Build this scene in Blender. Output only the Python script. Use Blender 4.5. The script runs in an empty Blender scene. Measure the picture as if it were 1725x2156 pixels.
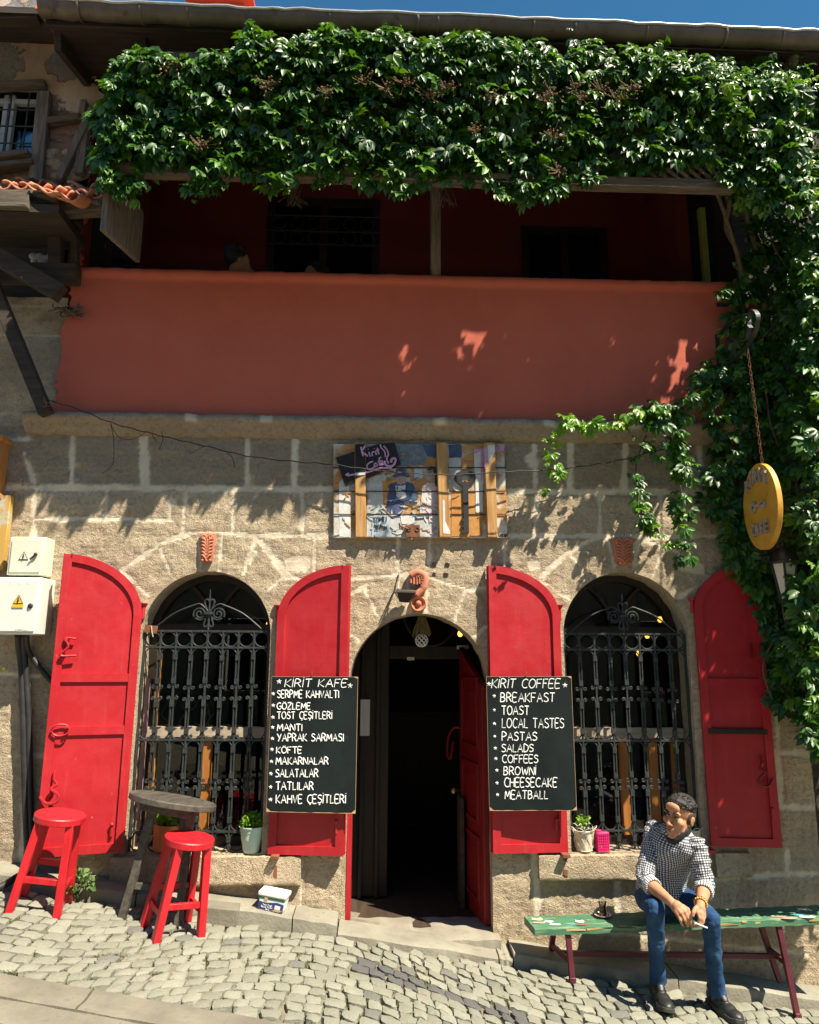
import bpy, bmesh, math, random
import numpy as np
from mathutils import Vector, Matrix, Euler
rad = math.radians
random.seed(7); RNG = np.random.default_rng(7)
scene = bpy.context.scene

# ------------------------------------------------------------------ camera
CAM = Vector((0.0, -5.0, 1.65)); FOC = 1550.0
CR = Matrix.Rotation(rad(-2.0), 3, 'Z') @ Matrix.Rotation(rad(90 + 11.5), 3, 'X') @ Matrix.Rotation(rad(0.3), 3, 'Z')
cd = bpy.data.cameras.new("camera"); cam = bpy.data.objects.new("camera", cd); scene.collection.objects.link(cam)
cam.matrix_world = Matrix.Translation(CAM) @ CR.to_4x4()
cd.sensor_fit = 'HORIZONTAL'; cd.sensor_width = 36.0; cd.lens = 36.0 * FOC / 1725.0; cd.clip_start = 0.05; cd.clip_end = 3000
scene.camera = cam
# ------------------------------------------------------------------ sky, sun, exposure
SUN = Vector((0.49, -0.425, 1.0)).normalized()
w = bpy.data.worlds.new("World"); scene.world = w; w.use_nodes = True
nt = w.node_tree; sky = nt.nodes.new('ShaderNodeTexSky'); sky.sky_type = 'NISHITA'; sky.sun_disc = False
sky.sun_elevation = math.asin(SUN.z); sky.sun_rotation = math.atan2(SUN.x, SUN.y)
sky.air_density = 1.0; sky.dust_density = 0.0; sky.ozone_density = 3.0; sky.altitude = 900
bg = nt.nodes['Background']; bg.inputs['Strength'].default_value = 0.066
hs = nt.nodes.new('ShaderNodeHueSaturation'); hs.inputs['Saturation'].default_value = 1.22; hs.inputs['Hue'].default_value = 0.485; nt.links.new(sky.outputs[0], hs.inputs['Color']); nt.links.new(hs.outputs[0], bg.inputs['Color'])
sd = bpy.data.lights.new("sun", 'SUN'); sd.energy = 5.0; sd.angle = rad(0.5); sd.color = (1.0, 0.90, 0.73)
so = bpy.data.objects.new("sun", sd); scene.collection.objects.link(so); so.rotation_euler = SUN.to_track_quat('Z', 'Y').to_euler(); so.location = (6, -6, 12)
scene.view_settings.view_transform = 'Standard'; scene.view_settings.look = 'None'
scene.view_settings.exposure = 1.2; scene.view_settings.gamma = 1.0
scene.render.engine = 'CYCLES'

# ------------------------------------------------------------------ geometry helpers
def at(px, py, Y):
    """point of the place seen at photo position px,py on the vertical plane y = Y"""
    d = CR @ Vector(((px - 862.5) / FOC, (1078 - py) / FOC, -1.0))
    return CAM + d * ((Y - CAM.y) / d.y)
GB, GC = -0.145, 0.03
def gz(x, y): return 0.0045 + GB * x + GC * (y + 0.2)
GN = Vector((-GB, -GC, 1)).normalized()
def atg(px, py, h=0.0):
    d = CR @ Vector(((px - 862.5) / FOC, (1078 - py) / FOC, -1.0))
    t = (0.0045 + h + GB * CAM.x + GC * (CAM.y + 0.2) - CAM.z) / (d.z - GB * d.x - GC * d.y)
    return CAM + d * t
def V(*a): return Vector(a)
def fbm(P, seed=0, octv=4, f=1.0):
    """cheap smooth noise on an (n,k) array: sum of random sines"""
    r = np.random.default_rng(seed); P = np.asarray(P, float); out = np.zeros(len(P)); a = 1.0; tot = 0
    for o in range(octv):
        for k in range(4):
            d = r.normal(size=P.shape[1]); d /= np.linalg.norm(d)
            out += a * np.sin(P @ d * f * (1 + .35 * r.random()) * 6.283 + r.random() * 6.283); 
        tot += a * 2.0; f *= 1.93; a *= .55
    return out / tot

class MB:
    def __init__(s): s.v = []; s.f = []
    def add(s, vs, fs):
        n = len(s.v); s.v.extend([tuple(p) for p in vs]); s.f.extend([tuple(i + n for i in f) for f in fs]); return s
    def box(s, c, d, R=None):
        c = Vector(c); h = Vector(d) * .5; vs = []
        for x, y, z in ((-1,-1,-1),(1,-1,-1),(1,1,-1),(-1,1,-1),(-1,-1,1),(1,-1,1),(1,1,1),(-1,1,1)):
            p = Vector((x * h.x, y * h.y, z * h.z)); vs.append(c + (R @ p if R else p))
        return s.hexa(vs)
    def hexa(s, v): return s.add(v, [(0,3,2,1),(4,5,6,7),(0,1,5,4),(1,2,6,5),(2,3,7,6),(3,0,4,7)])
    def bar(s, p, q, w, h, up=(0,0,1), w2=None, h2=None):
        p, q = Vector(p), Vector(q); d = (q - p).normalized(); u = Vector(up); a = d.cross(u)
        if a.length < 1e-5: a = d.cross(Vector((1,0,0)))
        a.normalize(); b = a.cross(d).normalized(); w2 = w if w2 is None else w2; h2 = h if h2 is None else h2
        def ring(o, W, H): return [o - a*W/2 - b*H/2, o + a*W/2 - b*H/2, o + a*W/2 + b*H/2, o - a*W/2 + b*H/2]
        return s.hexa(ring(p, w, h) + ring(q, w2, h2))
    def prism(s, poly, d):
        n = len(poly); d = Vector(d); a = [Vector(p) for p in poly]
        return s.add(a + [p + d for p in a], [tuple(range(n - 1, -1, -1)), tuple(range(n, 2 * n))] + [(i, (i+1) % n, n + (i+1) % n, n + i) for i in range(n)])
    def tube(s, path, r, n=8, closed=False, cap=True, sq=1.0, up=None):
        P = [Vector(p) for p in path]; m = len(P)
        if m < 2: return s
        rr = r if hasattr(r, '__len__') else [r] * m
        base = len(s.v); prev = None
        for i in range(m):
            if closed: t = P[(i+1) % m] - P[i-1]
            else: t = P[min(i+1, m-1)] - P[max(i-1, 0)]
            if t.length < 1e-9: t = Vector((0,0,1))
            t.normalize()
            if up is not None: a = t.cross(Vector(up))
            elif prev is None: a = t.cross(Vector((0,0,1)) if abs(t.z) < .9 else Vector((0,1,0)))
            else: a = prev - t * prev.dot(t)
            if a.length < 1e-6: a = t.cross(Vector((.3,.5,.8)))
            a.normalize(); prev = a; b = t.cross(a)
            for k in range(n):
                g = 6.28318 * k / n; s.v.append(tuple(P[i] + a * (math.cos(g) * rr[i]) + b * (math.sin(g) * rr[i] * sq)))
        for i in range(m if closed else m - 1):
            j = (i + 1) % m
            for k in range(n):
                s.f.append((base + i*n + k, base + i*n + (k+1) % n, base + j*n + (k+1) % n, base + j*n + k))
        if cap and not closed:
            s.f.append(tuple(base + k for k in range(n - 1, -1, -1))); s.f.append(tuple(base + (m-1)*n + k for k in range(n)))
        return s
    def lathe(s, prof, o, n=24, R=None, cap=True):
        o = Vector(o); base = len(s.v); m = len(prof)
        for r, z in prof:
            for k in range(n):
                g = 6.28318 * k / n; p = Vector((r * math.cos(g), r * math.sin(g), z)); s.v.append(tuple(o + (R @ p if R else p)))
        for i in range(m - 1):
            for k in range(n): s.f.append((base + i*n + k, base + i*n + (k+1) % n, base + (i+1)*n + (k+1) % n, base + (i+1)*n + k))
        if cap:
            s.f.append(tuple(base + k for k in range(n - 1, -1, -1))); s.f.append(tuple(base + (m-1)*n + k for k in range(n)))
        return s
    def ell(s, c, r, R=None, n=16, m=10):
        prof = []
        c = Vector(c); base = len(s.v); r = Vector(r if hasattr(r, '__len__') else (r, r, r))
        s.v.append(tuple(c + (R @ Vector((0,0,-r.z)) if R else Vector((0,0,-r.z)))))
        for i in range(1, m):
            t = -math.pi/2 + math.pi * i / m
            for k in range(n):
                g = 6.28318 * k / n; p = Vector((r.x*math.cos(t)*math.cos(g), r.y*math.cos(t)*math.sin(g), r.z*math.sin(t)))
                s.v.append(tuple(c + (R @ p if R else p)))
        s.v.append(tuple(c + (R @ Vector((0,0,r.z)) if R else Vector((0,0,r.z))))); top = len(s.v) - 1
        for k in range(n):
            s.f.append((base, base + 1 + (k+1) % n, base + 1 + k)); q = base + 1 + (m-2)*n; s.f.append((top, q + k, q + (k+1) % n))
        for i in range(m - 2):
            for k in range(n):
                a = base + 1 + i*n; s.f.append((a + k, a + (k+1) % n, a + n + (k+1) % n, a + n + k))
        return s
    def grid(s, P, nu, nv, close=False):
        """P: nu*nv points, row by row"""
        base = len(s.v); s.v.extend([tuple(p) for p in P])
        for i in range(nv - 1):
            for k in range(nu if close else nu - 1):
                k2 = (k + 1) % nu; s.f.append((base + i*nu + k, base + i*nu + k2, base + (i+1)*nu + k2, base + (i+1)*nu + k))
        return s
    def build(s, name, mat=None, parent=None, smooth=None, bevel=0, attrs=None, subd=0, fix=True):
        return link_mesh(name, s.v, s.f, mat, parent, smooth, bevel, attrs, subd, fix)

def link_mesh(name, v, f, mat=None, parent=None, smooth=None, bevel=0, attrs=None, subd=0, fix=True):
    me = bpy.data.meshes.new(name)
    if parent is None:                       # a thing of one mesh: origin at its base
        a = np.array(v); org = Vector((float(a[:,0].min()+a[:,0].max())/2, float(a[:,1].min()+a[:,1].max())/2, float(a[:,2].min())))
        v = a - np.array(org)
        v = v.tolist()
    me.from_pydata(v, [], f); me.update()
    if fix:
        bm = bmesh.new(); bm.from_mesh(me); bmesh.ops.recalc_face_normals(bm, faces=bm.faces[:]); bm.to_mesh(me); bm.free()
    if smooth is not None:
        me.polygons.foreach_set('use_smooth', [True] * len(me.polygons))
        if smooth < 180: me.set_sharp_from_angle(angle=rad(smooth))
    for k, arr in (attrs or {}).items():
        at_ = me.attributes.new(k, 'FLOAT', 'POINT'); at_.data.foreach_set('value', np.asarray(arr, np.float32))
    o = bpy.data.objects.new(name, me); scene.collection.objects.link(o)
    if mat: me.materials.append(mat)
    if parent is None: o.location = org
    else: hang(o, parent)
    if bevel:
        b = o.modifiers.new('bevel', 'BEVEL'); b.width = bevel; b.segments = 2; b.limit_method = 'ANGLE'; b.angle_limit = rad(40)
        if smooth is None: me.polygons.foreach_set('use_smooth', [True] * len(me.polygons)); me.set_sharp_from_angle(angle=rad(50))
    if subd:
        m = o.modifiers.new('sub', 'SUBSURF'); m.levels = subd; m.render_levels = subd
    return o
def hang(o, parent):
    o.parent = parent
    if parent.parent is None and not parent.get('_local'): o.matrix_parent_inverse = Matrix.Translation(-parent.location)
def tag(o, label=None, cat=None, group=None, kind=None):
    if label: o['label'] = label
    if cat: o['category'] = cat
    if group: o['group'] = group
    if kind: o['kind'] = kind
    return o
def thing(name, label, cat, loc, group=None, rot=None):
    o = bpy.data.objects.new(name, None); scene.collection.objects.link(o); o.location = loc; o.empty_display_size = .1
    if rot is not None: o.rotation_mode = 'QUATERNION'; o.rotation_quaternion = rot; o['_local'] = 1
    return tag(o, label, cat, group)
def dup(root, loc=None, label=None, rot=None):
    def cp(o, par):
        c = o.copy(); scene.collection.objects.link(c)
        if par is not None: c.parent = par
        for ch in [x for x in scene.objects if x.parent == o]: cp(ch, c)
        return c
    r = cp(root, None)
    if loc is not None: r.location = loc
    if rot is not None: r.rotation_quaternion = rot
    if label: r['label'] = label
    return r
def smoothpath(P, n=6):
    P = [Vector(p) for p in P]; out = []
    for i in range(len(P) - 1):
        a = P[max(i-1, 0)]; b = P[i]; c = P[i+1]; d = P[min(i+2, len(P)-1)]
        for k in range(n):
            t = k / n; out.append(.5 * ((2*b) + (c-a)*t + (2*a-5*b+4*c-d)*t*t + (3*b-a-3*c+d)*t**3))
    return out + [P[-1]]
def remesh(mb, voxel, smooth=4, it=0.5):
    """one continuous skin over overlapping closed shapes"""
    me = bpy.data.meshes.new('tmp'); me.from_pydata(mb.v, [], mb.f); me.update()
    bm = bmesh.new(); bm.from_mesh(me); bmesh.ops.recalc_face_normals(bm, faces=bm.faces[:]); bm.to_mesh(me); bm.free()
    o = bpy.data.objects.new('tmp', me); scene.collection.objects.link(o)
    m = o.modifiers.new('r', 'REMESH'); m.mode = 'VOXEL'; m.voxel_size = voxel; m.adaptivity = 0
    if smooth: q = o.modifiers.new('s', 'SMOOTH'); q.factor = it; q.iterations = smooth
    dg = bpy.context.evaluated_depsgraph_get(); e = o.evaluated_get(dg); em = e.to_mesh()
    n = len(em.vertices); v = np.empty(n * 3); em.vertices.foreach_get('co', v); v = v.reshape(-1, 3)
    f = [tuple(p.vertices) for p in em.polygons]; e.to_mesh_clear(); bpy.data.objects.remove(o)
    return v, f

# ------------------------------------------------------------------ materials
def nodes(name):
    m = bpy.data.materials.new(name); m.use_nodes = True; t = m.node_tree; return m, t, t.nodes['Principled BSDF']
def N(t, kind, **kw):
    n = t.nodes.new(kind)
    for k, v in kw.items():
        if k in n.inputs: n.inputs[k].default_value = v
        else: setattr(n, k, v)
    return n
def noise(t, scale, detail=5, rough=.55, vec=None, dist=0):
    n = N(t, 'ShaderNodeTexNoise', Scale=scale, Detail=detail, Roughness=rough, Distortion=dist)
    if vec is not None: t.links.new(vec, n.inputs['Vector'])
    return n
def ramp(t, fac, stops):
    r = t.nodes.new('ShaderNodeValToRGB'); e = r.color_ramp.elements
    while len(e) < len(stops): e.new(.5)
    for i, (p, c) in enumerate(stops): e[i].position = p; e[i].color = (c[0], c[1], c[2], 1) if hasattr(c, '__len__') else (c, c, c, 1)
    t.links.new(fac, r.inputs[0]); return r.outputs[0]
def mixc(t, fac, a, b, mode='MIX'):
    m = t.nodes.new('ShaderNodeMix'); m.data_type = 'RGBA'; m.blend_type = mode
    for s, x in ((m.inputs[0], fac), (m.inputs[6], a), (m.inputs[7], b)):
        if hasattr(x, 'is_output'): t.links.new(x, s)
        elif hasattr(x, '__len__'): s.default_value = (x[0], x[1], x[2], 1)
        else: s.default_value = x
    return m.outputs[2]
def mth(t, op, a, b=0.0, c=0.0, clamp=False):
    m = t.nodes.new('ShaderNodeMath'); m.operation = op; m.use_clamp = clamp
    for i, x in enumerate((a, b, c)):
        if hasattr(x, 'is_output'): t.links.new(x, m.inputs[i])
        else: m.inputs[i].default_value = x
    return m.outputs[0]
def bump(t, p, h, strength=.5, dist=.01):
    b = N(t, 'ShaderNodeBump', Strength=strength, Distance=dist); t.links.new(h, b.inputs['Height']); t.links.new(b.outputs[0], p.inputs['Normal'])
def obc(t): return t.nodes.new('ShaderNodeTexCoord').outputs['Object']
def stretch(t, sx, sy, sz):
    m = t.nodes.new('ShaderNodeMapping'); m.inputs['Scale'].default_value = (sx, sy, sz); t.links.new(obc(t), m.inputs[0]); return m.outputs[0]
def attr(t, n): a = t.nodes.new('ShaderNodeAttribute'); a.attribute_name = n; return a.outputs['Fac']
def mk(name, c1, c2=None, scale=6, rough=.6, bmp=0, bscale=80, bdist=.004, metal=0, st=None, lo=.35, hi=.65, spec=.5, c3=None, s3=25, t3=(.6,.68), rvar=0, coat=0):
    m, t, p = nodes(name); v = stretch(t, *st) if st else obc(t)
    if c2 is not None:
        col = ramp(t, noise(t, scale, 6, .6, v).outputs[0], [(lo, c1), (hi, c2)])
        if c3 is not None:
            k = ramp(t, noise(t, s3, 8, .65, v).outputs[0], [(t3[0], 0.), (t3[1], 1.)]); col = mixc(t, k, col, c3)
        t.links.new(col, p.inputs['Base Color'])
    else: p.inputs['Base Color'].default_value = (*c1, 1)
    p.inputs['Roughness'].default_value = rough; p.inputs['Metallic'].default_value = metal; p.inputs['Specular IOR Level'].default_value = spec
    if coat: p.inputs['Coat Weight'].default_value = coat; p.inputs['Coat Roughness'].default_value = .2
    if rvar: t.links.new(mth(t, 'ADD', mth(t, 'MULTIPLY', noise(t, scale * 2, 5, .6, v).outputs[0], rvar), rough - rvar / 2), p.inputs['Roughness'])
    if bmp: bump(t, p, noise(t, bscale, 6, .6, v).outputs[0], bmp, bdist)
    return m
M = {}
# red gloss paint, weathered, with chips
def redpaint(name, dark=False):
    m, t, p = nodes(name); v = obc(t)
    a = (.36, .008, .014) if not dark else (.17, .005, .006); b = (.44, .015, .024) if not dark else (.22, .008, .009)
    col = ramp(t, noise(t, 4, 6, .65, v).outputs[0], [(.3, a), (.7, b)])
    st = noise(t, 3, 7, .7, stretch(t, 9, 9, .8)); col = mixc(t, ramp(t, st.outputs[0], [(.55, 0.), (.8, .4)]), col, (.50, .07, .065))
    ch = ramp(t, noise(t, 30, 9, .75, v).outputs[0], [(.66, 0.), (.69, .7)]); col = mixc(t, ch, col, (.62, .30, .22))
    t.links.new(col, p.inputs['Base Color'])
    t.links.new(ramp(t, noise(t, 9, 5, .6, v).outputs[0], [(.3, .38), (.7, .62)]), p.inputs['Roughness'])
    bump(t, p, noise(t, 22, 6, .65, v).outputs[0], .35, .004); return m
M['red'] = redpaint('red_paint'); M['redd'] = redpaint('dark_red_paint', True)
M['iron'] = mk('wrought_iron', (.016, .021, .021), (.035, .042, .04), 30, .55, .4, 120, .002, c3=(.17, .17, .15), s3=60, t3=(.62, .72))
M['darkwood'] = mk('dark_wood', (.010, .006, .004), (.028, .016, .009), 5, .55, .3, 40, .003, st=(6, 6, .7))
M['weath'] = mk('weathered_wood', (.10, .085, .065), (.24, .20, .15), 6, .85, .8, 30, .006, st=(8, 8, .8), c3=(.05, .04, .03), s3=9, t3=(.58, .7))
M['weathx'] = mk('weathered_beam', (.07, .058, .043), (.17, .135, .095), 6, .85, .8, 30, .006, st=(.8, 8, 8), c3=(.035, .028, .02), s3=9, t3=(.58, .7))
M['black'] = mk('black_metal', (.012, .012, .012), (.025, .025, .024), 20, .5)
M['cable'] = mk('black_cable', (.012, .012, .013), (.03, .03, .03), 10, .55)
M['white'] = mk('white_enamel', (.62, .64, .58), (.70, .71, .66), 3, .45, c3=(.38, .35, .28), s3=14, t3=(.68, .8))
M['cream'] = mk('cream_enamel', (.58, .60, .46), (.66, .67, .54), 3, .5, c3=(.40, .34, .2), s3=14, t3=(.68, .8))
M['chalk'] = mk('chalk_paint', (.70, .72, .70), (.85, .86, .83), 60, .8)
# ================================================================== THE CAFE BUILDING
HOUSE = thing('cafe_building', 'old stone cafe with red shutters, red plastered balcony and vine under its eaves', 'building', (0.3, 0.3, -0.4))
def mat_stone():
    m, t, p = nodes('bush_hammered_stone'); v = obc(t)
    mo = attr(t, 'mortar'); to = attr(t, 'tone')
    n1 = noise(t, 3.5, 6, .65, v).outputs[0]; n2 = noise(t, 38, 8, .7, v).outputs[0]; n3 = noise(t, 130, 4, .6, v).outputs[0]
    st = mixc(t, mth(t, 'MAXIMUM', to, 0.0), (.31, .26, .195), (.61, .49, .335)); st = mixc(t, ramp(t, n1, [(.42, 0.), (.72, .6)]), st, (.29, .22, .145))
    st = mixc(t, ramp(t, n2, [(.38, .55), (.5, 0.)]), st, (.22, .165, .11)); st = mixc(t, ramp(t, n2, [(.6, 0.), (.72, .5)]), st, (.62, .51, .36))
    dk = ramp(t, noise(t, 1.1, 5, .6, v).outputs[0], [(.55, 0.), (.75, .45)]); st = mixc(t, dk, st, (.24, .195, .15))
    mc = ramp(t, noise(t, 9, 6, .6, v).outputs[0], [(.3, (.52, .44, .33)), (.7, (.70, .62, .48))])
    t.links.new(mixc(t, mo, st, mc), p.inputs['Base Color']); p.inputs['Roughness'].default_value = .92; p.inputs['Specular IOR Level'].default_value = .2
    vo = N(t, 'ShaderNodeTexVoronoi', Scale=70); t.links.new(mixc(t, .12, v, noise(t, 30, 3, .6, v).outputs[1]), vo.inputs['Vector'])
    h = mth(t, 'ADD', mth(t, 'MULTIPLY', noise(t, 55, 5, .6, v, .8).outputs[0], 1.0), mth(t, 'MULTIPLY', vo.outputs['Distance'], .55))
    h = mth(t, 'MULTIPLY', h, mth(t, 'SUBTRACT', 1.0, mth(t, 'MULTIPLY', mo, .75)))
    bump(t, p, h, .85, .012); return m
M['stone'] = mat_stone()
M['stonep'] = mk('dressed_stone', (.32, .25, .165), (.46, .37, .25), 5, .92, 1.0, 55, .012, c3=(.20, .15, .105), s3=40, t3=(.55, .66), spec=.2)

def opening(xl, xr, apex, bot):
    a = at(xl[0], xl[1], 0); b = at(xr[0], xr[1], 0); hw = (b.x - a.x) / 2; return ((a.x + b.x) / 2, hw, at(*apex, 0).z - hw, bot)
SILL = at(430, 1797, 0).z
WL = opening((298, 1335), (570, 1335), (435, 1203), SILL)
WR = opening((1187, 1335), (1449, 1335), (1318, 1205), SILL)
DO = opening((736, 1450), (1031, 1450), (885, 1292), -0.6)
OPS = [WL, WR, DO]
def opsd(x, z):
    best = np.full(x.shape, 9.); gx = np.zeros_like(x); gz_ = np.zeros_like(x)
    for cx, hw, sp, bo in OPS:
        r = np.hypot(x - cx, z - sp); up = z >= sp
        d1 = r - hw; dx = np.abs(x - cx) - hw; dz = bo - z
        useb = (~up) & (dz > dx); d = np.where(up, d1, np.maximum(dx, dz))
        nx = np.where(up, (x - cx) / np.maximum(r, 1e-6), np.where(useb, 0, np.sign(x - cx))); nz = np.where(up, (z - sp) / np.maximum(r, 1e-6), np.where(useb, -1., 0.))
        k = d < best; best = np.where(k, d, best); gx = np.where(k, nx, gx); gz_ = np.where(k, nz, gz_)
    return best, gx, gz_
MORT = [(20,1027,565,1031,8),(565,1031,700,1030,8),(1070,1035,1530,1037,8),(50,955,76,1028,6),(153,922,150,1026,6),(303,922,304,1026,12),(522,922,520,1029,6),(621,930,620,1030,9),
 (1125,940,1128,1035,5),(1202,932,1200,1035,8),(1317,932,1315,1035,8),(1470,940,1485,1035,6),(75,1092,366,1095,5),(74,1030,70,1210,6),(225,1030,222,1093,5),(362,1030,358,1093,4),(392,1030,386,1122,5),
 (494,1032,490,1122,4),(636,1030,638,1127,5),(500,1124,705,1128,6),(1070,1129,1530,1131,7),(1130,1040,1127,1130,5),(1263,1040,1262,1128,5),(1389,1040,1390,1130,5),(1518,1040,1515,1130,5),
 (258,1199,336,1145,7),(336,1145,400,1122,6),(400,1122,470,1120,5),(470,1120,540,1130,5),(540,1130,575,1170,6),(336,1148,362,1212,4),(258,1202,313,1252,5),(540,1132,513,1209,5),(600,1210,565,1243,5),(416,1124,424,1200,4),(470,1124,462,1200,4),
 (563,1158,607,1212,11),(607,1212,640,1222,6),(526,1185,540,1161,5),(664,1130,662,1200,4),(741,1217,860,1208,5),(768,1238,798,1299,4),(771,1232,741,1249,6),(979,1245,959,1302,4),(905,1215,990,1242,4),(990,1242,1040,1236,5),
 (858,1208,861,1289,4),(902,1208,899,1287,4),(741,1336,757,1346,6),(838,1130,840,1200,5),(905,1130,905,1185,5),(1064,1130,1064,1200,5),(1000,1340,1022,1320,5),
 (1143,1213,1189,1166,7),(1139,1221,1202,1261,4),(1202,1166,1244,1217,4),(1277,1130,1294,1192,6),(1345,1130,1336,1188,7),(1429,1257,1492,1221,6),(1189,1166,1240,1140,6),(1240,1140,1290,1130,5),(1345,1132,1420,1160,6),(1420,1160,1492,1218,6),(1395,1165,1374,1215,4),
 (636,1800,634,1929,4),(1127,1798,1130,1889,9),(1134,1889,1132,1945,7),(70,1210,60,1400,5),(55,1560,40,1880,6),(20,1592,90,1592,5),(0,1420,80,1425,4),
 (1600,1496,1720,1496,8),(1600,1583,1720,1590,9),(1600,1701,1720,1701,7),(1500,1850,1720,1838,6),(1634,1500,1645,1700,7),(1657,1790,1660,1845,5),(1512,1795,1530,1850,4),(1350,1850,1500,1850,5),(1300,1860,1305,1960,8),(1480,1855,1492,2000,5),
 (-60,640,120,650,4),(-60,700,110,705,4),(-60,870,70,878,4),(-60,930,60,925,4),(20,705,14,870,4),(-60,1180,70,1185,6),
 (1130,1945,1700,2010,5),(620,1186,640,1186,20),(1124,1188,1128,1188,14),(1118,968,1122,972,18),(1440,1190,1470,1200,14),(1560,1180,1580,1200,12)]
def build_wall():
    h = .0125; xs = np.arange(-3.75, 2.845, h); zs = np.arange(-.75, at(0, 898, 0).z, h); nx, nz = len(xs), len(zs)
    X, Z = np.meshgrid(xs, zs); X = X.ravel(); Z = Z.ravel()
    d, gx, gz_ = opsd(X, Z); sn = np.abs(d) < .0092; X = np.where(sn, X - gx * d, X); Z = np.where(sn, Z - gz_ * d, Z); d2, _, _ = opsd(X, Z)
    mo = np.zeros(len(X)); jit = fbm(np.c_[X, Z], 3, 4, 4.0) * .010 + fbm(np.c_[X, Z], 5, 2, 22.) * .004
    for a, b, c, e, wd in MORT:
        p = at(a, b, 0); q = at(c, e, 0); p = np.array([p.x, p.z]); q = np.array([q.x, q.z]); u = q - p; L = max(u @ u, 1e-9)
        s = np.clip(((X - p[0]) * u[0] + (Z - p[1]) * u[1]) / L, 0, 1); ds = np.hypot(X - p[0] - s * u[0], Z - p[1] - s * u[1])
        mo = np.maximum(mo, np.clip((wd / 300. * .85 + jit * 1.1 + .005 - ds) / .012, 0, 1))
    # one tone per block: flood fill between the joints
    lab = np.full(nx * nz, -1); blk = (mo < .5).reshape(nz, nx); st = 3; sub = blk[::st, ::st]; L = np.full(sub.shape, -1); cur = 0
    for i in range(sub.shape[0]):
        for j in range(sub.shape[1]):
            if sub[i, j] and L[i, j] < 0:
                stack = [(i, j)]; L[i, j] = cur
                while stack:
                    a, b = stack.pop()
                    for c, e in ((a+1,b),(a-1,b),(a,b+1),(a,b-1)):
                        if 0 <= c < sub.shape[0] and 0 <= e < sub.shape[1] and sub[c, e] and L[c, e] < 0: L[c, e] = cur; stack.append((c, e))
                cur += 1
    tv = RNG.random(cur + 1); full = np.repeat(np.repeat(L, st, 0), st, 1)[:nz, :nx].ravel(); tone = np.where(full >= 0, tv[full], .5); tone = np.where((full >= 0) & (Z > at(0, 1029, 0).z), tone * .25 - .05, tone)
    fade = np.clip(d2 / .03, 0, 1)
    nse = fbm(np.c_[X, Z], 11, 4, 6.0) * .006 + fbm(np.c_[X, Z], 12, 3, 24.0) * .0035
    Y = -(nse * (1 - mo * .6) + (tone - .5) * .008 * (1 - mo) + mo * .001) * fade
    inside = (d2 < -1e-3).reshape(nz, nx)
    bad = inside[:-1, :-1] | inside[1:, :-1] | inside[:-1, 1:] | inside[1:, 1:]
    I, J = np.nonzero(~bad); a = I * nx + J; F = np.c_[a, a + 1, a + nx + 1, a + nx]
    V_ = np.c_[X, Y, Z]; n0 = len(V_); extra = []; ef = []
    for cx, hw, sp, bo in OPS:                                   # stone reveals of the openings
        P = [(cx - hw, bo)] + [(cx - hw, bo + (sp - bo) * k / 12) for k in range(1, 12)] + [(cx - hw * math.cos(math.pi * k / 36), sp + hw * math.sin(math.pi * k / 36)) for k in range(37)] + [(cx + hw, bo + (sp - bo) * k / 12) for k in range(11, 0, -1)] + [(cx + hw, bo)]
        b = n0 + len(extra); ny = 8
        for k, (x, z) in enumerate(P):
            for q in range(ny):
                y = .26 * q / (ny - 1); wv = .004 * math.sin(k * 1.7 + q * 2.1) * (q > 0); extra.append((x + wv, y, z + wv))
        for k in range(len(P) - 1):
            for q in range(ny - 1): i = b + k * ny + q; ef.append((i, i + 1, i + ny + 1, i + ny))
    # inner face and right end of the wall
    b = n0 + len(extra); extra += [(2.845, 0, -.75), (2.845, .6, -.75), (2.845, .6, zs[-1]), (2.845, 0, zs[-1])]; ef.append((b, b + 1, b + 2, b + 3))
    V_ = np.r_[V_, np.array(extra)]; used = np.unique(np.r_[F.ravel(), np.arange(n0, len(V_))]); mp = np.full(len(V_), -1); mp[used] = np.arange(len(used))
    mo = np.r_[mo, np.zeros(len(extra))][used]; tone = np.r_[tone, np.full(len(extra), .6)][used]
    FF = [tuple(x) for x in mp[F].tolist()] + [tuple(int(mp[i]) for i in f) for f in ef]
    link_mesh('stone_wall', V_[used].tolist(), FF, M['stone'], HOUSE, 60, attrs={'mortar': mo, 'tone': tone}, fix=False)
build_wall()
# cornice: a worn moulded string course
def build_cornice():
    x0 = at(58, 900, 0).x; x1 = 2.86; zt = at(600, 880, 0).z; zb = at(600, 923, 0).z; H = zt - zb
    prof = [(.0, 1.02), (-.05, 1.0), (-.085, .93), (-.10, .78), (-.095, .62), (-.075, .5), (-.06, .42), (-.055, .30), (-.035, .14), (-.008, .0), (.01, -.02)]
    n = 260; P = []; mo = []
    for j, (y, k) in enumerate(prof):
        for i in range(n):
            x = x0 + (x1 - x0) * i / (n - 1); P.append([x, y, zb + H * k]); jx = min(abs(x - c) for c in (-1.34, -.83, .38, 1.15, 1.75)); mo.append(max(0, min(1, (.05 - jx) / .02)) if k > .5 else 0)
    A = np.array(P); d = fbm(A, 21, 4, 3.) * .010 + fbm(A, 22, 3, 14.) * .005; A[:, 1] += d * (A[:, 1] < 0); A[:, 2] += fbm(A, 23, 3, 5.) * .007
    mb = MB(); mb.grid(A, n, len(prof)); mb.f.append(tuple(j * n for j in range(len(prof))))
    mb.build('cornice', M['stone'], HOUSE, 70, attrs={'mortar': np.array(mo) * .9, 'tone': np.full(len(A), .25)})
build_cornice()
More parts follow.
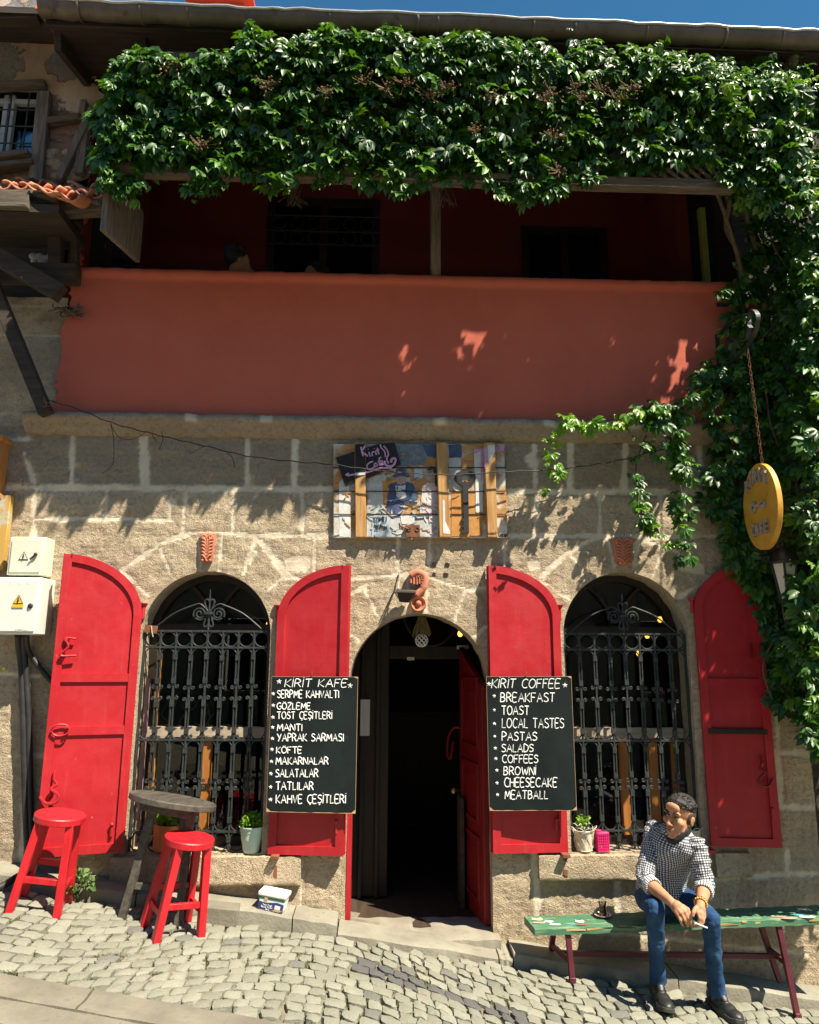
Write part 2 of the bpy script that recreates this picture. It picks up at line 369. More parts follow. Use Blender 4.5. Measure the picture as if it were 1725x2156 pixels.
# red plastered balcony parapet, ragged at its left end
def mat_plaster():
    m, t, p = nodes('red_plaster'); v = obc(t)
    c = ramp(t, noise(t, 1.3, 6, .6, v).outputs[0], [(.3, (.45, .105, .066)), (.7, (.52, .13, .082))])
    c = mixc(t, ramp(t, noise(t, 5, 8, .7, stretch(t, 2, 2, .5)).outputs[0], [(.60, 0.), (.75, .3)]), c, (.36, .08, .045))
    c = mixc(t, ramp(t, noise(t, 50, 5, .7, v).outputs[0], [(.735, 0.), (.75, .6)]), c, (.66, .42, .32))
    t.links.new(c, p.inputs['Base Color']); p.inputs['Roughness'].default_value = .85; p.inputs['Specular IOR Level'].default_value = .25
    bump(t, p, noise(t, 45, 6, .6, v).outputs[0], .25, .005); return m
M['plaster'] = mat_plaster()
def build_parapet():
    z0 = at(600, 881, 0).z; z1 = at(600, 574, 0).z; x1 = 2.86; nx, nz = 240, 60; rows = [0.0] * 0; P = []
    prof = [(-.012, k / 40 * .93) for k in range(41)] + [(-.020, .935), (-.032, .945), (-.036, .96), (-.034, .98), (-.022, .995), (.0, 1.0), (.12, 1.0), (.20, .99), (.20, .5), (.20, .0)]
    for j, (y, k) in enumerate(prof):
        z = z0 + (z1 - z0) * k; xl = -2.335 + .05 * k + (.05 * fbm(np.array([[z]]), 34, 4, 1.3)[0] + .012 * fbm(np.array([[z]]), 35, 2, 12.)[0] if y < .05 else .14)
        for i in range(nx): P.append([xl + (x1 - xl) * (i / (nx - 1)), y, z])
    A = np.array(P); A[:, 1] += fbm(A, 31, 4, 1.5) * .003 + fbm(A, 32, 2, 8) * .0015; A[:, 2] += (A[:, 2] > z1 - .10) * fbm(A[:, :1], 33, 4, 3.) * .004
    mb = MB(); mb.grid(A, nx, len(prof)); mb.build('balcony_parapet', M['plaster'], HOUSE, 60)
    return z0, z1
PZ0, PZ1 = build_parapet()
# ---- balcony room behind it
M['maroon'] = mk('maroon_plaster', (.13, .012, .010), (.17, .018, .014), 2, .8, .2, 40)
M['soffit'] = mk('soffit_boards', (.022, .016, .012), (.055, .038, .026), 4, .85, .4, 30, .005, st=(.8, 8, 8))
M['glassdk'] = None
def mat_glass():
    m, t, p = nodes('window_glass'); p.inputs['Base Color'].default_value = (.75, .8, .78, 1); p.inputs['Roughness'].default_value = .02; p.inputs['IOR'].default_value = 1.45
    tr = N(t, 'ShaderNodeBsdfTransparent', Color=(.72, .75, .74, 1)); gl = N(t, 'ShaderNodeBsdfGlossy', Roughness=.015, Color=(1, 1, 1, 1)); fr = N(t, 'ShaderNodeFresnel', IOR=1.45)
    mx = t.nodes.new('ShaderNodeMixShader'); t.links.new(fr.outputs[0], mx.inputs[0]); t.links.new(tr.outputs[0], mx.inputs[1]); t.links.new(gl.outputs[0], mx.inputs[2])
    t.links.new(mx.outputs[0], t.nodes['Material Output'].inputs['Surface']); return m
M['glass'] = mat_glass()
EZ = at(210, 155, 0).z                      # soffit at the wall
EO = at(110, 55, -.65).z                     # soffit edge
BX0, BX1 = -2.25, 2.80
mb = MB(); mb.box(((BX0 + 2.9) / 2, .75, PZ0 + .03), (2.9 - BX0, 1.3, .06)); mb.build('balcony_floor', M['weath'], HOUSE)
mb = MB()
# rear wall with window and door holes
def wall_rects(mb, y, x0, x1, z0, z1, holes, th=.1):
    xs = sorted({x0, x1, *[h[0] for h in holes], *[h[1] for h in holes]}); zs = sorted({z0, z1, *[h[2] for h in holes], *[h[3] for h in holes]})
    for a, b in zip(xs[:-1], xs[1:]):
        for c, d in zip(zs[:-1], zs[1:]):
            cx, cz = (a + b) / 2, (c + d) / 2
            if not any(h[0] < cx < h[1] and h[2] < cz < h[3] for h in holes): mb.box((cx, y + th / 2, cz), (b - a, th, d - c))
YB = 1.35
def hx(px, py, Y): p = at(px, py, Y); return p.x
H1 = (at(562, 500, YB).x, at(800, 500, YB).x, PZ0 + .35, at(680, 418, YB).z)
H2 = (at(1098, 530, YB).x, at(1280, 530, YB).x, PZ0 + .1, at(1180, 478, YB).z)
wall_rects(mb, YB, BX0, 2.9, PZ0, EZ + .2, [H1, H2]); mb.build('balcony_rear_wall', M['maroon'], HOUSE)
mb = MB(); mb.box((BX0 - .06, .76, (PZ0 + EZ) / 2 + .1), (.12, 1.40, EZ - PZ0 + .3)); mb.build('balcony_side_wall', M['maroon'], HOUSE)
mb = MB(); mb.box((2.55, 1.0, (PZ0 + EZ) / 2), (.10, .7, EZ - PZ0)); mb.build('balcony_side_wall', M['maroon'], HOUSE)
mb = MB(); mb.box((3.0, .95, (PZ0 + EZ) / 2 + .1), (.82, .06, EZ - PZ0 + .4)); mb.build('balcony_end_wall', M['soffit'], HOUSE)
def win_frame(h, y, parent, nv=1, nh=1, t=.06, ringrow=False):
    mb = MB(); x0, x1, z0, z1 = h
    for x in [x0 + t/2, x1 - t/2] + [x0 + (x1 - x0) * k / (nv + 1) for k in range(1, nv + 1)]: mb.box((x, y, (z0 + z1) / 2), (t, .05, z1 - z0))
    for z in [z0 + t/2, z1 - t/2] + [z0 + (z1 - z0) * k / (nh + 1) for k in range(1, nh + 1)]: mb.box(((x0 + x1) / 2, y - .004, z), (x1 - x0, .05, t))
    f = mb.build('balcony_window', M['darkwood'], parent)
    g = MB(); g.box(((x0 + x1) / 2, y + .012, (z0 + z1) / 2), (x1 - x0 - .01, .006, z1 - z0 - .01)); g.build('pane', M['glass'], f)
    if ringrow:
        r = MB()
        for k in range(6):
            for j in range(2):
                c = V(x0 + .12 + (x1 - x0 - .24) * k / 5, y - .04, z1 - .28 - j * .15)
                r.tube([c + V(.06 * math.cos(a), 0, .06 * math.sin(a)) for a in np.linspace(0, 6.28, 17)[:-1]], .006, 5, closed=True)
        for z in (z1 - .2, z1 - .36, z1 - .5): r.tube([V(x0, y - .04, z), V(x1, y - .04, z)], .008, 5)
        r.build('ring_grille', M['iron'], f, 60)
win_frame(H1, YB + .02, HOUSE, 1, 1, .07, True); win_frame(H2, YB + .02, HOUSE, 1, 0, .07)
for h_ in (H1, H2):
    mb = MB(); cx_, cz_ = (h_[0] + h_[1]) / 2, (h_[2] + h_[3]) / 2; wx_, wz_ = h_[1] - h_[0] + .5, h_[3] - h_[2] + .9; mb.box((cx_, YB + .75, cz_), (wx_, .05, wz_))
    for s_ in (-1, 1): mb.box((cx_ + s_ * wx_ / 2, YB + .42, cz_), (.05, .61, wz_)); mb.box((cx_, YB + .42, cz_ + s_ * wz_ / 2), (wx_, .608, .05))
    mb.build('upper_room_wall', M['darkwood'], HOUSE)
# red pier beside the balcony (left)
mb = MB(); z0, z1 = PZ1 + .0, EZ + .1; n = 70; P = []
for j in range(n):
    z = z0 + (z1 - z0) * j / (n - 1); xl = at(176, 500, 0).x + .07 * fbm(np.array([[z]]), 36, 4, 1.2)[0] + .015 * fbm(np.array([[z]]), 37, 2, 14.)[0]
    for k, x in enumerate(np.linspace(0, 1, 12)): P.append((xl + (BX0 + .0 - xl) * x - .0 + x * .0, -.012 + .003 * math.sin(z * 20 + k), z))
mb.grid(P, 12, n); mb.build('red_pier', M['plaster'], HOUSE, 60)
mb = MB(); mb.bar(at(917, 395, .05), (at(917, 574, .05).x, .05, PZ1 - .05), .075, .075, (0, 1, 0)); mb.build('balcony_post', M['weath'], HOUSE, bevel=.006)
M['yellow'] = mk('yellow_green_paint', (.20, .19, .02), (.25, .24, .03), 8, .6)
mb = MB(); mb.bar((at(1486, 570, .35).x, .35, PZ1 - .1), at(1476, 440, .35), .05, .05, (0, 1, 0)); mb.build('yellow_post', M['yellow'], HOUSE, bevel=.004)
# ---- trellis beam, end board, lattice
TY = -.72
bz = at(900, 377, TY).z
mb = MB(); mb.bar((at(228, 375, TY).x, TY, bz + .0), (at(1545, 405, TY).x, TY, bz), .075, .07, (0, 0, 1)); mb.build('trellis_beam', M['weathx'], HOUSE, bevel=.006)
tz = at(300, 108, -.64).z; mb = MB(); mb.bar(V(-1.72, -.635, tz - .17), V(1.25, -.635, tz - .17), .03, .34, (0, 0, 1)); mb.build('trellis_top_board', M['weathx'], HOUSE, bevel=.004)  # board made taller and longer to block sun flecks on the parapet
mb = MB()
lx0, lx1, lz0, lz1 = at(1360, 395, TY).x, at(1525, 395, TY).x, bz + .03, bz + .42
for k in range(-8, 12):
    for sg in (1, -1):
        x = lx0 + k * .075; t0 = 0.0; t1 = lz1 - lz0; s0 = [(lx0 - x) * sg, (lx1 - x) * sg]; t0 = max(t0, min(s0)); t1 = min(t1, max(s0))
        if t1 - t0 > .03: mb.bar(V(x + sg * t0, TY + .02 * sg, lz0 + t0), V(x + sg * t1, TY + .02 * sg, lz0 + t1), .022, .008, (0, 1, 0))
mb.build('trellis_lattice', M['weath'], HOUSE)
ex = at(214, 440, TY).x; za, zb2 = at(208, 485, TY).z, at(245, 556, 0).z
mb = MB(); mb.hexa([V(ex, TY, za), V(ex + .035, TY, za), V(ex + .02, -.03, zb2), V(ex - .015, -.03, zb2), V(ex, TY, bz + .1), V(ex + .035, TY, bz + .1), V(ex + .02, -.03, bz + .15), V(ex - .015, -.03, bz + .15)])
mb.build('trellis_end_board', M['weath'], HOUSE, bevel=.004)
# ---- eaves, gutter, roof
GX0, GX1 = -2.45, 3.5
mb = MB(); n = 18
mb.hexa([V(GX0 + .12, -.65, EO), V(GX1, -.65, EO - .03), V(GX1, 1.6, EZ + .35), V(GX0 + .12, 1.6, EZ + .35), V(GX0 + .12, -.65, EO + .03), V(GX1, -.65, EO), V(GX1, 1.6, EZ + .38), V(GX0 + .12, 1.6, EZ + .38)])
mb.build('soffit', M['soffit'], HOUSE)
mb = MB(); mb.bar(V(GX0 + .11, -.668, EO + .06), V(GX1, -.668, EO + .04), .035, .17, (0, 0, 1)); mb.build('fascia_board', M['soffit'], HOUSE, bevel=.004)
mb = MB(); mb.bar(V(GX0 + .14, -.56, EO - .02), V(GX0 + .14, .05, EZ - .06), .05, .14, (0, 0, 1)); mb.build('verge_rafter', M['soffit'], HOUSE, bevel=.004)
for k in range(1, 10):
    mb = MB(); x = GX0 + .14 + k * .58; mb.bar(V(x, -.56, EO - .03), V(x, 1.3, EZ + .25), .05, .09, (0, 0, 1)); mb.build('rafter', M['soffit'], HOUSE)
M['tile'] = mk('clay_tile', (.42, .12, .055), (.56, .20, .10), 7, .85, .4, 40, .004, c3=(.25, .11, .07), s3=20)
mb = MB(); mb.hexa([V(GX0, -.63, EO + .16), V(GX1, -.63, EO + .16), V(GX1, 4.5, EO + 1.5), V(GX0, 4.5, EO + 1.5), V(GX0, -.63, EO + .19), V(GX1, -.63, EO + .19), V(GX1, 4.5, EO + 1.53), V(GX0, 4.5, EO + 1.53)]); mb.build('roof', M['tile'], HOUSE)
mb = MB(); cx = at(455, 20, 1.2).x; cz = at(455, 4, 1.2).z; mb.box((cx, 1.4, cz - .35), (.55, .4, .7)); mb.box((cx + .03, 1.4, cz + .02), (.68, .5, .05)); mb.build('chimney', M['plaster'], HOUSE, bevel=.01)
M['zinc'] = mk('weathered_gutter', (.105, .082, .062), (.17, .135, .105), 4, .55, .3, 25, .004, metal=.25, c3=(.07, .055, .045), s3=12, t3=(.55, .7))
M['rim'] = mk('gutter_rim', (.45, .45, .45), (.6, .6, .6), 20, .4, metal=.5)  # paler than the gutter: sunlight on its top edge put into the colour
GP = [(86, 20), (170, 25), (300, 31), (460, 38), (560, 43), (640, 45), (800, 50), (1000, 57), (1150, 64), (1290, 70), (1400, 75), (1500, 79), (1620, 84), (1725, 90), (1850, 97)]
GYC = -.745
def build_gutter():
    pts = smoothpath([at(x, y, GYC) for x, y in GP], 5); mb = MB(); n = 11; P = []; R_ = .066
    for i, p in enumerate(pts):
        wv = .004 * math.sin(i * 1.3) + .003 * math.sin(i * .61); r = R_ + .0035 * math.sin(i * 2.1)
        for k in range(n): a = math.pi + math.pi * k / (n - 1); P.append((p.x, p.y + r * math.cos(a), p.z + wv + .022 + r * math.sin(a) * 1.1))
    mb.grid(P, n, len(pts)); nn = len(pts)
    e = [P[k] for k in range(n)]; b = len(mb.v); mb.v += e; mb.f.append(tuple(range(b, b + n)))
    g = mb.build('gutter', M['zinc'], HOUSE, 60, fix=False)
    rim = MB(); rim.tube([V(*P[i * n]) + V(0, -.004, .004) for i in range(nn)], .010, 6); rim.build('gutter_rim', M['rim'], g, 80)
    for px in (178, 295, 410, 530, 690, 860, 940, 1130, 1220, 1350, 1520, 1640):
        i = min(range(nn), key=lambda q: abs(pts[q].x - at(px, 40, GYC).x)); p = pts[i]; s = MB()
        s.tube([V(p.x, p.y + (R_ + .005) * math.cos(a), p.z + .022 + (R_ + .005) * 1.1 * math.sin(a)) for a in np.linspace(math.pi, 2 * math.pi, 12)], .009, 5, sq=.4); s.build('gutter_strap', M['zinc'], g, 60)
build_gutter()
mb = MB(); mb.tube(smoothpath([at(1670, 84, -.68), at(1672, 105, -.66), at(1668, 130, -.60), at(1655, 160, -.50), at(1640, 200, -.36), at(1630, 240, -.2)], 5), .042, 12)
mb.tube([at(1671, 100, -.665), at(1671.5, 108, -.655)], .049, 12); mb.tube([at(1666, 134, -.59), at(1664, 141, -.57)], .048, 12); mb.build('downpipe', M['zinc'], HOUSE, 50)
# ---- windows: frames, panes, grilles, sills
M['winwood'] = mk('stained_window_wood', (.30, .115, .025), (.42, .17, .04), 5, .45, .3, 40, .003, st=(7, 7, .7))
M['palewood'] = mk('bleached_wood', (.33, .26, .19), (.46, .38, .29), 6, .8, .5, 40, .004, st=(.9, 9, 9), c3=(.2, .14, .1), s3=12)
M['purple'] = mk('faded_purple_paint', (.22, .13, .15), (.30, .19, .20), 8, .8)
def arch_band(cx, hw, sp, y, t, d, n=28, a0=0, a1=math.pi):
    mb = MB(); P = []
    for k in range(n + 1):
        a = a0 + (a1 - a0) * k / n; c, s = math.cos(a), math.sin(a)
        for r, yy in ((hw, y), (hw, y + d), (hw - t, y + d), (hw - t, y)): P.append((cx - r * c, yy, sp + r * s))
    b = len(mb.v); mb.v += P
    for k in range(n):
        for q in range(4): mb.f.append((b + 4*k + q, b + 4*k + (q+1) % 4, b + 4*k + 4 + (q+1) % 4, b + 4*k + 4 + q))
    mb.f.append((b, b+1, b+2, b+3)); mb.f.append((b+4*n+3, b+4*n+2, b+4*n+1, b+4*n)); return mb
def make_window(op, right):
    cx, hw, sp, bo = op; y = .19; zt = at(435, 1323, y).z; zm = at(435, 1541, y).z
    mb = arch_band(cx, hw + .01, sp, y, .055, .06)
    for s in (-1, 1): mb.box((cx + s * (hw - .022), y + .03, (bo + sp) / 2), (.055, .058, sp - bo))
    mb.box((cx, y + .03, bo + .03), (2 * hw, .056, .06))
    f = mb.build('window', M['darkwood'], HOUSE, 40)
    t = MB(); t.box((cx, y + .02, zt), (2 * hw - .01, .07, .06)); t.build('transom', M['darkwood'], f, bevel=.004)
    r = MB(); n = 24; P = []
    for j in range(6):
        for i in range(n): P.append((cx - hw + .012 + (2 * hw - .024) * i / (n - 1), y - .035 + (.0 if 0 < j < 5 else .03) + .004 * math.sin(i * 2.3 + j), zm + (-.034, -.034, -.012, .012, .034, .034)[j] + .004 * math.sin(i * 1.1 + j)))
    r.grid(P, n, 6); r.build('middle_rail', M['palewood'], f, 60)
    for sx in ((-.98, .02) if not right else (.02, .55, .98)):
        m_ = MB(); xx = cx + sx * (hw - .055); top = zm - .03
        m_.box((xx, y + .012 + (.03 if abs(sx) > .9 else 0), (bo + .06 + top) / 2), (.062 if abs(sx) < .9 else .05, .045, top - bo - .06)); m_.build('mullion', M['winwood'], f, bevel=.004)
    if not right:
        m_ = MB(); m_.box((cx - hw + .065, y + .03, (zm + zt) / 2 - .07), (.03, .03, zt - zm - .2)); m_.build('mullion', M['winwood'], f, bevel=.004)
        m_ = MB(); m_.box((cx - hw + .028, y - .06, bo + .62), (.025, .03, .9)); m_.build('side_batten', M['purple'], f, bevel=.003)
    fan = MB()
    for s in (-1, 1):
        fan.tube([V(cx + s * (hw * .08 + hw * .9 * (1 - math.cos(a)) ), y + .02, zt + .03 + (hw * .82) * math.sin(a)) for a in np.linspace(.05, 1.35, 14)], .016, 6)
    fan.build('fanlight_tracery', M['darkwood'], f, 60)
    g = MB(); n = 24; P = [(cx - hw + .02, y + .04, bo + .04), (cx + hw - .02, y + .04, bo + .04)] + [(cx + (hw - .02) * math.cos(a), y + .04, sp + (hw - .02) * math.sin(a)) for a in np.linspace(0, math.pi, n)]
    g.prism(P, (0, .004, 0)); g.build('pane', M['glass'], f)
    return f
make_window(WL, False); make_window(WR, True)

def spiral(c, r0, turns, a0, sgn=1, n=14, y=0):
    out = []
    for k in range(n + 1):
        t = k / n; a = a0 + sgn * turns * 6.2832 * t; r = r0 * (1 - .82 * t); out.append(V(c[0] + r * math.cos(a), y, c[1] + r * math.sin(a)))
    return out
def make_grille(op, right):
    cx, hw, sp, bo = op; Y = .045; x0, x1 = cx - hw + .012, cx + hw - .012; nb = 8; dx = (x1 - x0) / nb
    zz = lambda py: at(432, py, Y).z
    r1, r2, r3, r4 = zz(1329), zz(1363), zz(1558), zz(1751); rb = zz(1792)
    fr = MB()
    for z in (r1, r2, r3, r4): fr.bar((x0, Y, z), (x1, Y, z), .016, .013)
    for x in (x0, x1): fr.bar((x, Y, rb), (x, Y, r1), .014, .014, (0, 1, 0))
    g = fr.build('window_grille', M['iron'], HOUSE)
    rg = MB(); ar = {}
    for k in range(nb):
        c = V(x0 + dx * (k + .5), Y, (r1 + r2) / 2); rr = min((r1 - r2) / 2 - .004, dx / 2 - .004)
        rg.tube([c + V(rr * math.cos(a), 0, rr * math.sin(a)) for a in np.linspace(0, 6.2832, 25)[:-1]], .0048, 5, closed=True)
        for zt, sg, hh in ((r2 - .004, -1, .055), (r3 + .004, 1, .055), (r3 - .004, -1, .055), (r4 + .004, 1, .055), (r4 - .004, -1, .05), (rb, 1, .05)):
            xc = x0 + dx * (k + .5); w_ = dx / 2 - .006
            ar.setdefault(int(zt < r2 - .1) + int(zt < r4 + .2), MB()).tube([V(xc + w_ * math.cos(a), Y, zt + sg * hh * (1 - math.sin(a))) for a in np.linspace(.02, 3.12, 13)], .0045, 5)
    rg.build('ring_row', M['iron'], g, 60)
    for m_ in ar.values(): m_.build('arch_row', M['iron'], g, 60)
    def one_bar(x, jit):
        b = MB(); col = lambda py, w_=.026: b.box((x, Y, zz(py + jit)), (w_, .026, .036))
        def tier(za, zs1, zs2, zb, top, bot):
            b.tube([V(x, Y, zz(top)), V(x, Y, zz(za))], .0085, 6); col(za)
            for s in (-1, 1): b.tube([V(x + s * .0085, Y - .002, zz(za)), V(x + s * .0085, Y - .002, zz(zs1 - 12))], .0058, 6)
            b.tube([V(x, Y + .004, zz(za)), V(x, Y + .004, zz(zs1 - 12))], .005, 4); col(zs1 - 12)
            b.tube([V(x, Y, zz(zs1 - 12)), V(x, Y, zz(zs2 + 12))], .0085, 6); col(zs2 + 12)
            for s in (-1, 1):
                b.tube([V(x + s * .0085, Y - .002, zz(zs2 + 12)), V(x + s * .0085, Y - .002, zz(zb))], .0058, 6)
                for zc, up in ((zs1, -1), (zs2, 1)):
                    c = (x + s * .026, zz(zc + jit)); b.tube([V(x + s * .008, Y - .003, zz(zc + (-10 if up < 0 else 10) + jit))] + spiral(c, .0135, 1.35, math.pi if s > 0 else 0, s * up * -1, 13, Y - .003), .0042, 5)
            b.tube([V(x, Y + .004, zz(zs2 + 12)), V(x, Y + .004, zz(zb))], .005, 4); col(zb); b.tube([V(x, Y, zz(zb)), V(x, Y, zz(bot))], .0085, 6)
        tier(1385, 1447, 1472, 1538, 1331, 1556); tier(1579, 1645, 1661, 1727, 1560, 1749)
        b.tube([V(x, Y, zz(1752)), V(x, Y, rb)], .0085, 6); b.box((x, Y, zz(1768)), (.024, .024, .03)); return b
    for k in range(1, nb): one_bar(x0 + dx * k, random.uniform(-3, 3)).build('bar', M['iron'], g, 50)
    if right: pass
    s = MB(); zc = zz(1291); c = V(cx, Y, zc)
    for sg in (-1, 1):
        s.tube(smoothpath([V(cx + sg * (hw - .06), Y, r1 + .01), V(cx + sg * hw * .55, Y, zc - .005), V(cx + sg * .11, Y, zc + .05), V(cx + sg * .06, Y, zc + .06), V(cx + sg * .012, Y, zc + .02)], 6), .006, 6)
        s.tube(spiral((cx + sg * .062, zc - .005), .044, 1.7, -.5 if sg > 0 else math.pi + .5, -sg if False else sg, 26, Y) , .0062, 6)
        s.tube([V(cx + sg * .010, Y, zc), V(cx + sg * .02, Y, zc - .03), V(cx + sg * .055, Y, zc - .045), V(cx + sg * .09, Y, zc - .035)], .006, 6)
        s.tube(smoothpath([V(cx + sg * .010, Y, zc + .01), V(cx + sg * .03, Y, zc + .06), V(cx + sg * .03, Y, zc + .085), V(cx + sg * .014, Y, zc + .092), V(cx + sg * .006, Y, zc + .078)], 6), .0062, 6)
        s.tube(smoothpath([V(cx + sg * .010, Y, zc - .01), V(cx + sg * .028, Y, zc - .06), V(cx + sg * .03, Y, zc - .085), V(cx + sg * .012, Y, zc - .09), V(cx + sg * .008, Y, zc - .075)], 6), .006, 6)
        s.tube(spiral((cx + sg * (hw - .03), r1 + .018), .016, 1.2, -1.57, sg, 12, Y), .0045, 5)
    s.box((cx, Y - .002, zc), (.05, .03, .018)); s.tube([V(cx, Y, r1), V(cx, Y, zc + .05), V(cx, Y, zc + .16)], [.008, .007, .003], 6); s.build('scroll_crest', M['iron'], g, 60)
    return g
make_grille(WL, False); make_grille(WR, True)
M['rust'] = mk('rusty_iron', (.13, .045, .022), (.22, .085, .04), 20, .8, .5, 80, .003)
mb = MB(); c = at(318, 1325, .02); mb.box(c, (.085, .006, .05), Matrix.Rotation(.12, 3, 'Y')); rp = mb.build('rusty_plate', M['rust'], HOUSE, bevel=.001)
mb = MB(); mb.tube([c + V(.0, -.005, .025), c + V(.01, -.006, -.02), c + V(.018, -.004, -.05)], .004, 6); mb.build('wire_tie', M['palewood'], rp)
def sill_block(pa, pb, zt, zb, yo, seed):
    a, b = at(*pa, 0), at(*pb, 0); x0, x1 = a.x, b.x; n, m_ = 60, 18; P = []
    prof = [(.25, zt)] + [(.25 - (.25 + yo) * k / 6, zt - .002 * k) for k in range(1, 6)] + [(-yo, zt - .012)] + [(-yo, zt - .012 - (zt - zb - .02) * k / 8) for k in range(1, 9)] + [(-yo + .01, zb), (-.0, zb)]
    for j, (y, z) in enumerate(prof):
        for i in range(n): P.append([x0 + (x1 - x0) * i / (n - 1), y, z])
    A = np.array(P); dd = fbm(A, seed, 4, 5) * .006 + fbm(A, seed + 1, 3, 20) * .003; A[:, 1] -= np.where(A[:, 1] < .02, dd, 0); A[:, 2] += dd * .6
    mb = MB(); mb.grid(A, n, len(prof)); nn = len(prof); mb.f.append(tuple(j * n for j in range(nn))); mb.f.append(tuple((nn - 1 - j) * n + n - 1 for j in range(nn)))
    mb.build('window_sill', M['stone'], HOUSE, 60, attrs={'mortar': np.zeros(len(A)), 'tone': np.full(len(A), .75)})
sill_block((240, 1800), (636, 1800), SILL, at(500, 1862, 0).z, .05, 41); sill_block((1132, 1800), (1478, 1800), SILL, at(1230, 1851, 0).z, .05, 45); sill_block((1502, 1800), (1575, 1800), SILL + .01, at(1530, 1846, 0).z, .04, 49)

# ---- keystone carvings of terracotta
M['terra'] = mk('terracotta_carving', (.44, .15, .085), (.56, .21, .125), 10, .9, .5, 60, .004, c3=(.28, .1, .07), s3=24)
def keystone(px, py, w_, h_):
    o = at(px, py, 0); mb = MB(); a = .46
    mb.hexa([V(o.x - w_ * .36, -.0, o.z - h_/2), V(o.x + w_ * .36, -.0, o.z - h_/2), V(o.x + w_ * .36, .02, o.z - h_/2), V(o.x - w_ * .36, .02, o.z - h_/2), V(o.x - w_/2, 0, o.z + h_/2), V(o.x + w_/2, 0, o.z + h_/2), V(o.x + w_/2, .02, o.z + h_/2), V(o.x - w_/2, .02, o.z + h_/2)])
    for i, v in enumerate(mb.v): mb.v[i] = (v[0], -.028 if v[1] < .01 else .0, v[2])
    k = mb.build('carved_keystone', M['terra'], HOUSE, bevel=.004); r = MB()
    r.tube([V(o.x, -.03, o.z - h_ * .44), V(o.x, -.036, o.z + h_ * .3)], .006, 6)
    for s in (-1, 1):
        r.tube(spiral((o.x + s * w_ * .2, o.z + h_ * .36), w_ * .17, 1.4, -1.2 if s > 0 else 4.3, s, 16, -.03), .008, 6)
        for q in range(6):
            z = o.z - h_ * .34 + q * h_ * .115; r.tube(smoothpath([V(o.x + s * .004, -.032, z - .012), V(o.x + s * w_ * .2, -.036, z + .012), V(o.x + s * w_ * (.33 + .01 * q), -.031, z + .014)], 3), [.007] * 4 + [.006, .0055, .004], 6)
    for x in (-.6, .0, .6): r.ell((o.x + x * w_ * .4, -.03, o.z - h_ * .45), .010, None, 8, 6)
    r.build('carved_leaf', M['terra'], k, 60)
keystone(438, 1154, .105, .195); keystone(1311, 1161, .145, .185)
mb = MB(); Yk = -.03                                              # curled carving above the door
pt = lambda x, y, Y=Yk: at(526 + x / 2.979, 1158 + y / 2.979, Y)
mb.tube(smoothpath([pt(1010, 160), pt(1050, 142), pt(1092, 160), pt(1100, 200), pt(1085, 245), pt(1055, 275), pt(1040, 300)], 5), [.03] * 8 + [.030] * 12 + [.027] * 8 + [.02] * 3, 10, sq=.9)
for k, (x, y) in enumerate(((1010, 185), (1028, 192), (1046, 194), (1064, 190), (1078, 178))): mb.tube([pt(x, 150, -.045), pt(x + 2, y + 22, -.04)], .008, 6)
for k in range(7):
    a = -.9 + k * .42; c = pt(1062, 205, -.05); mb.tube([c + V(.018 * math.cos(-a + .9), 0, .045 * math.sin(-a + 1.2) ) , c + V(.045 * math.cos(-a + .9), .008, .062 * math.sin(-a + 1.2))], .006, 5)
mb.lathe([(.052, 0), (.055, .02), (.048, .034), (.036, .028), (.03, .018), (.022, .02), (.018, .036), (.008, .044)], pt(1057, 338, 0), 22, Matrix.Rotation(rad(90), 3, 'X'))
mb.build('carved_scroll', M['terra'], HOUSE, 60)
for x, y, s in ((1155, 93, .03), (1240, 92, .028), (1152, 152, .03), (1230, 155, .03)): mb = MB(); mb.box(pt(x, y, .0), (s * 1.1, .012, s * .8), Matrix.Rotation(.2, 3, 'Y')); mb.build('fixing_socket', M['darkwood'], HOUSE)

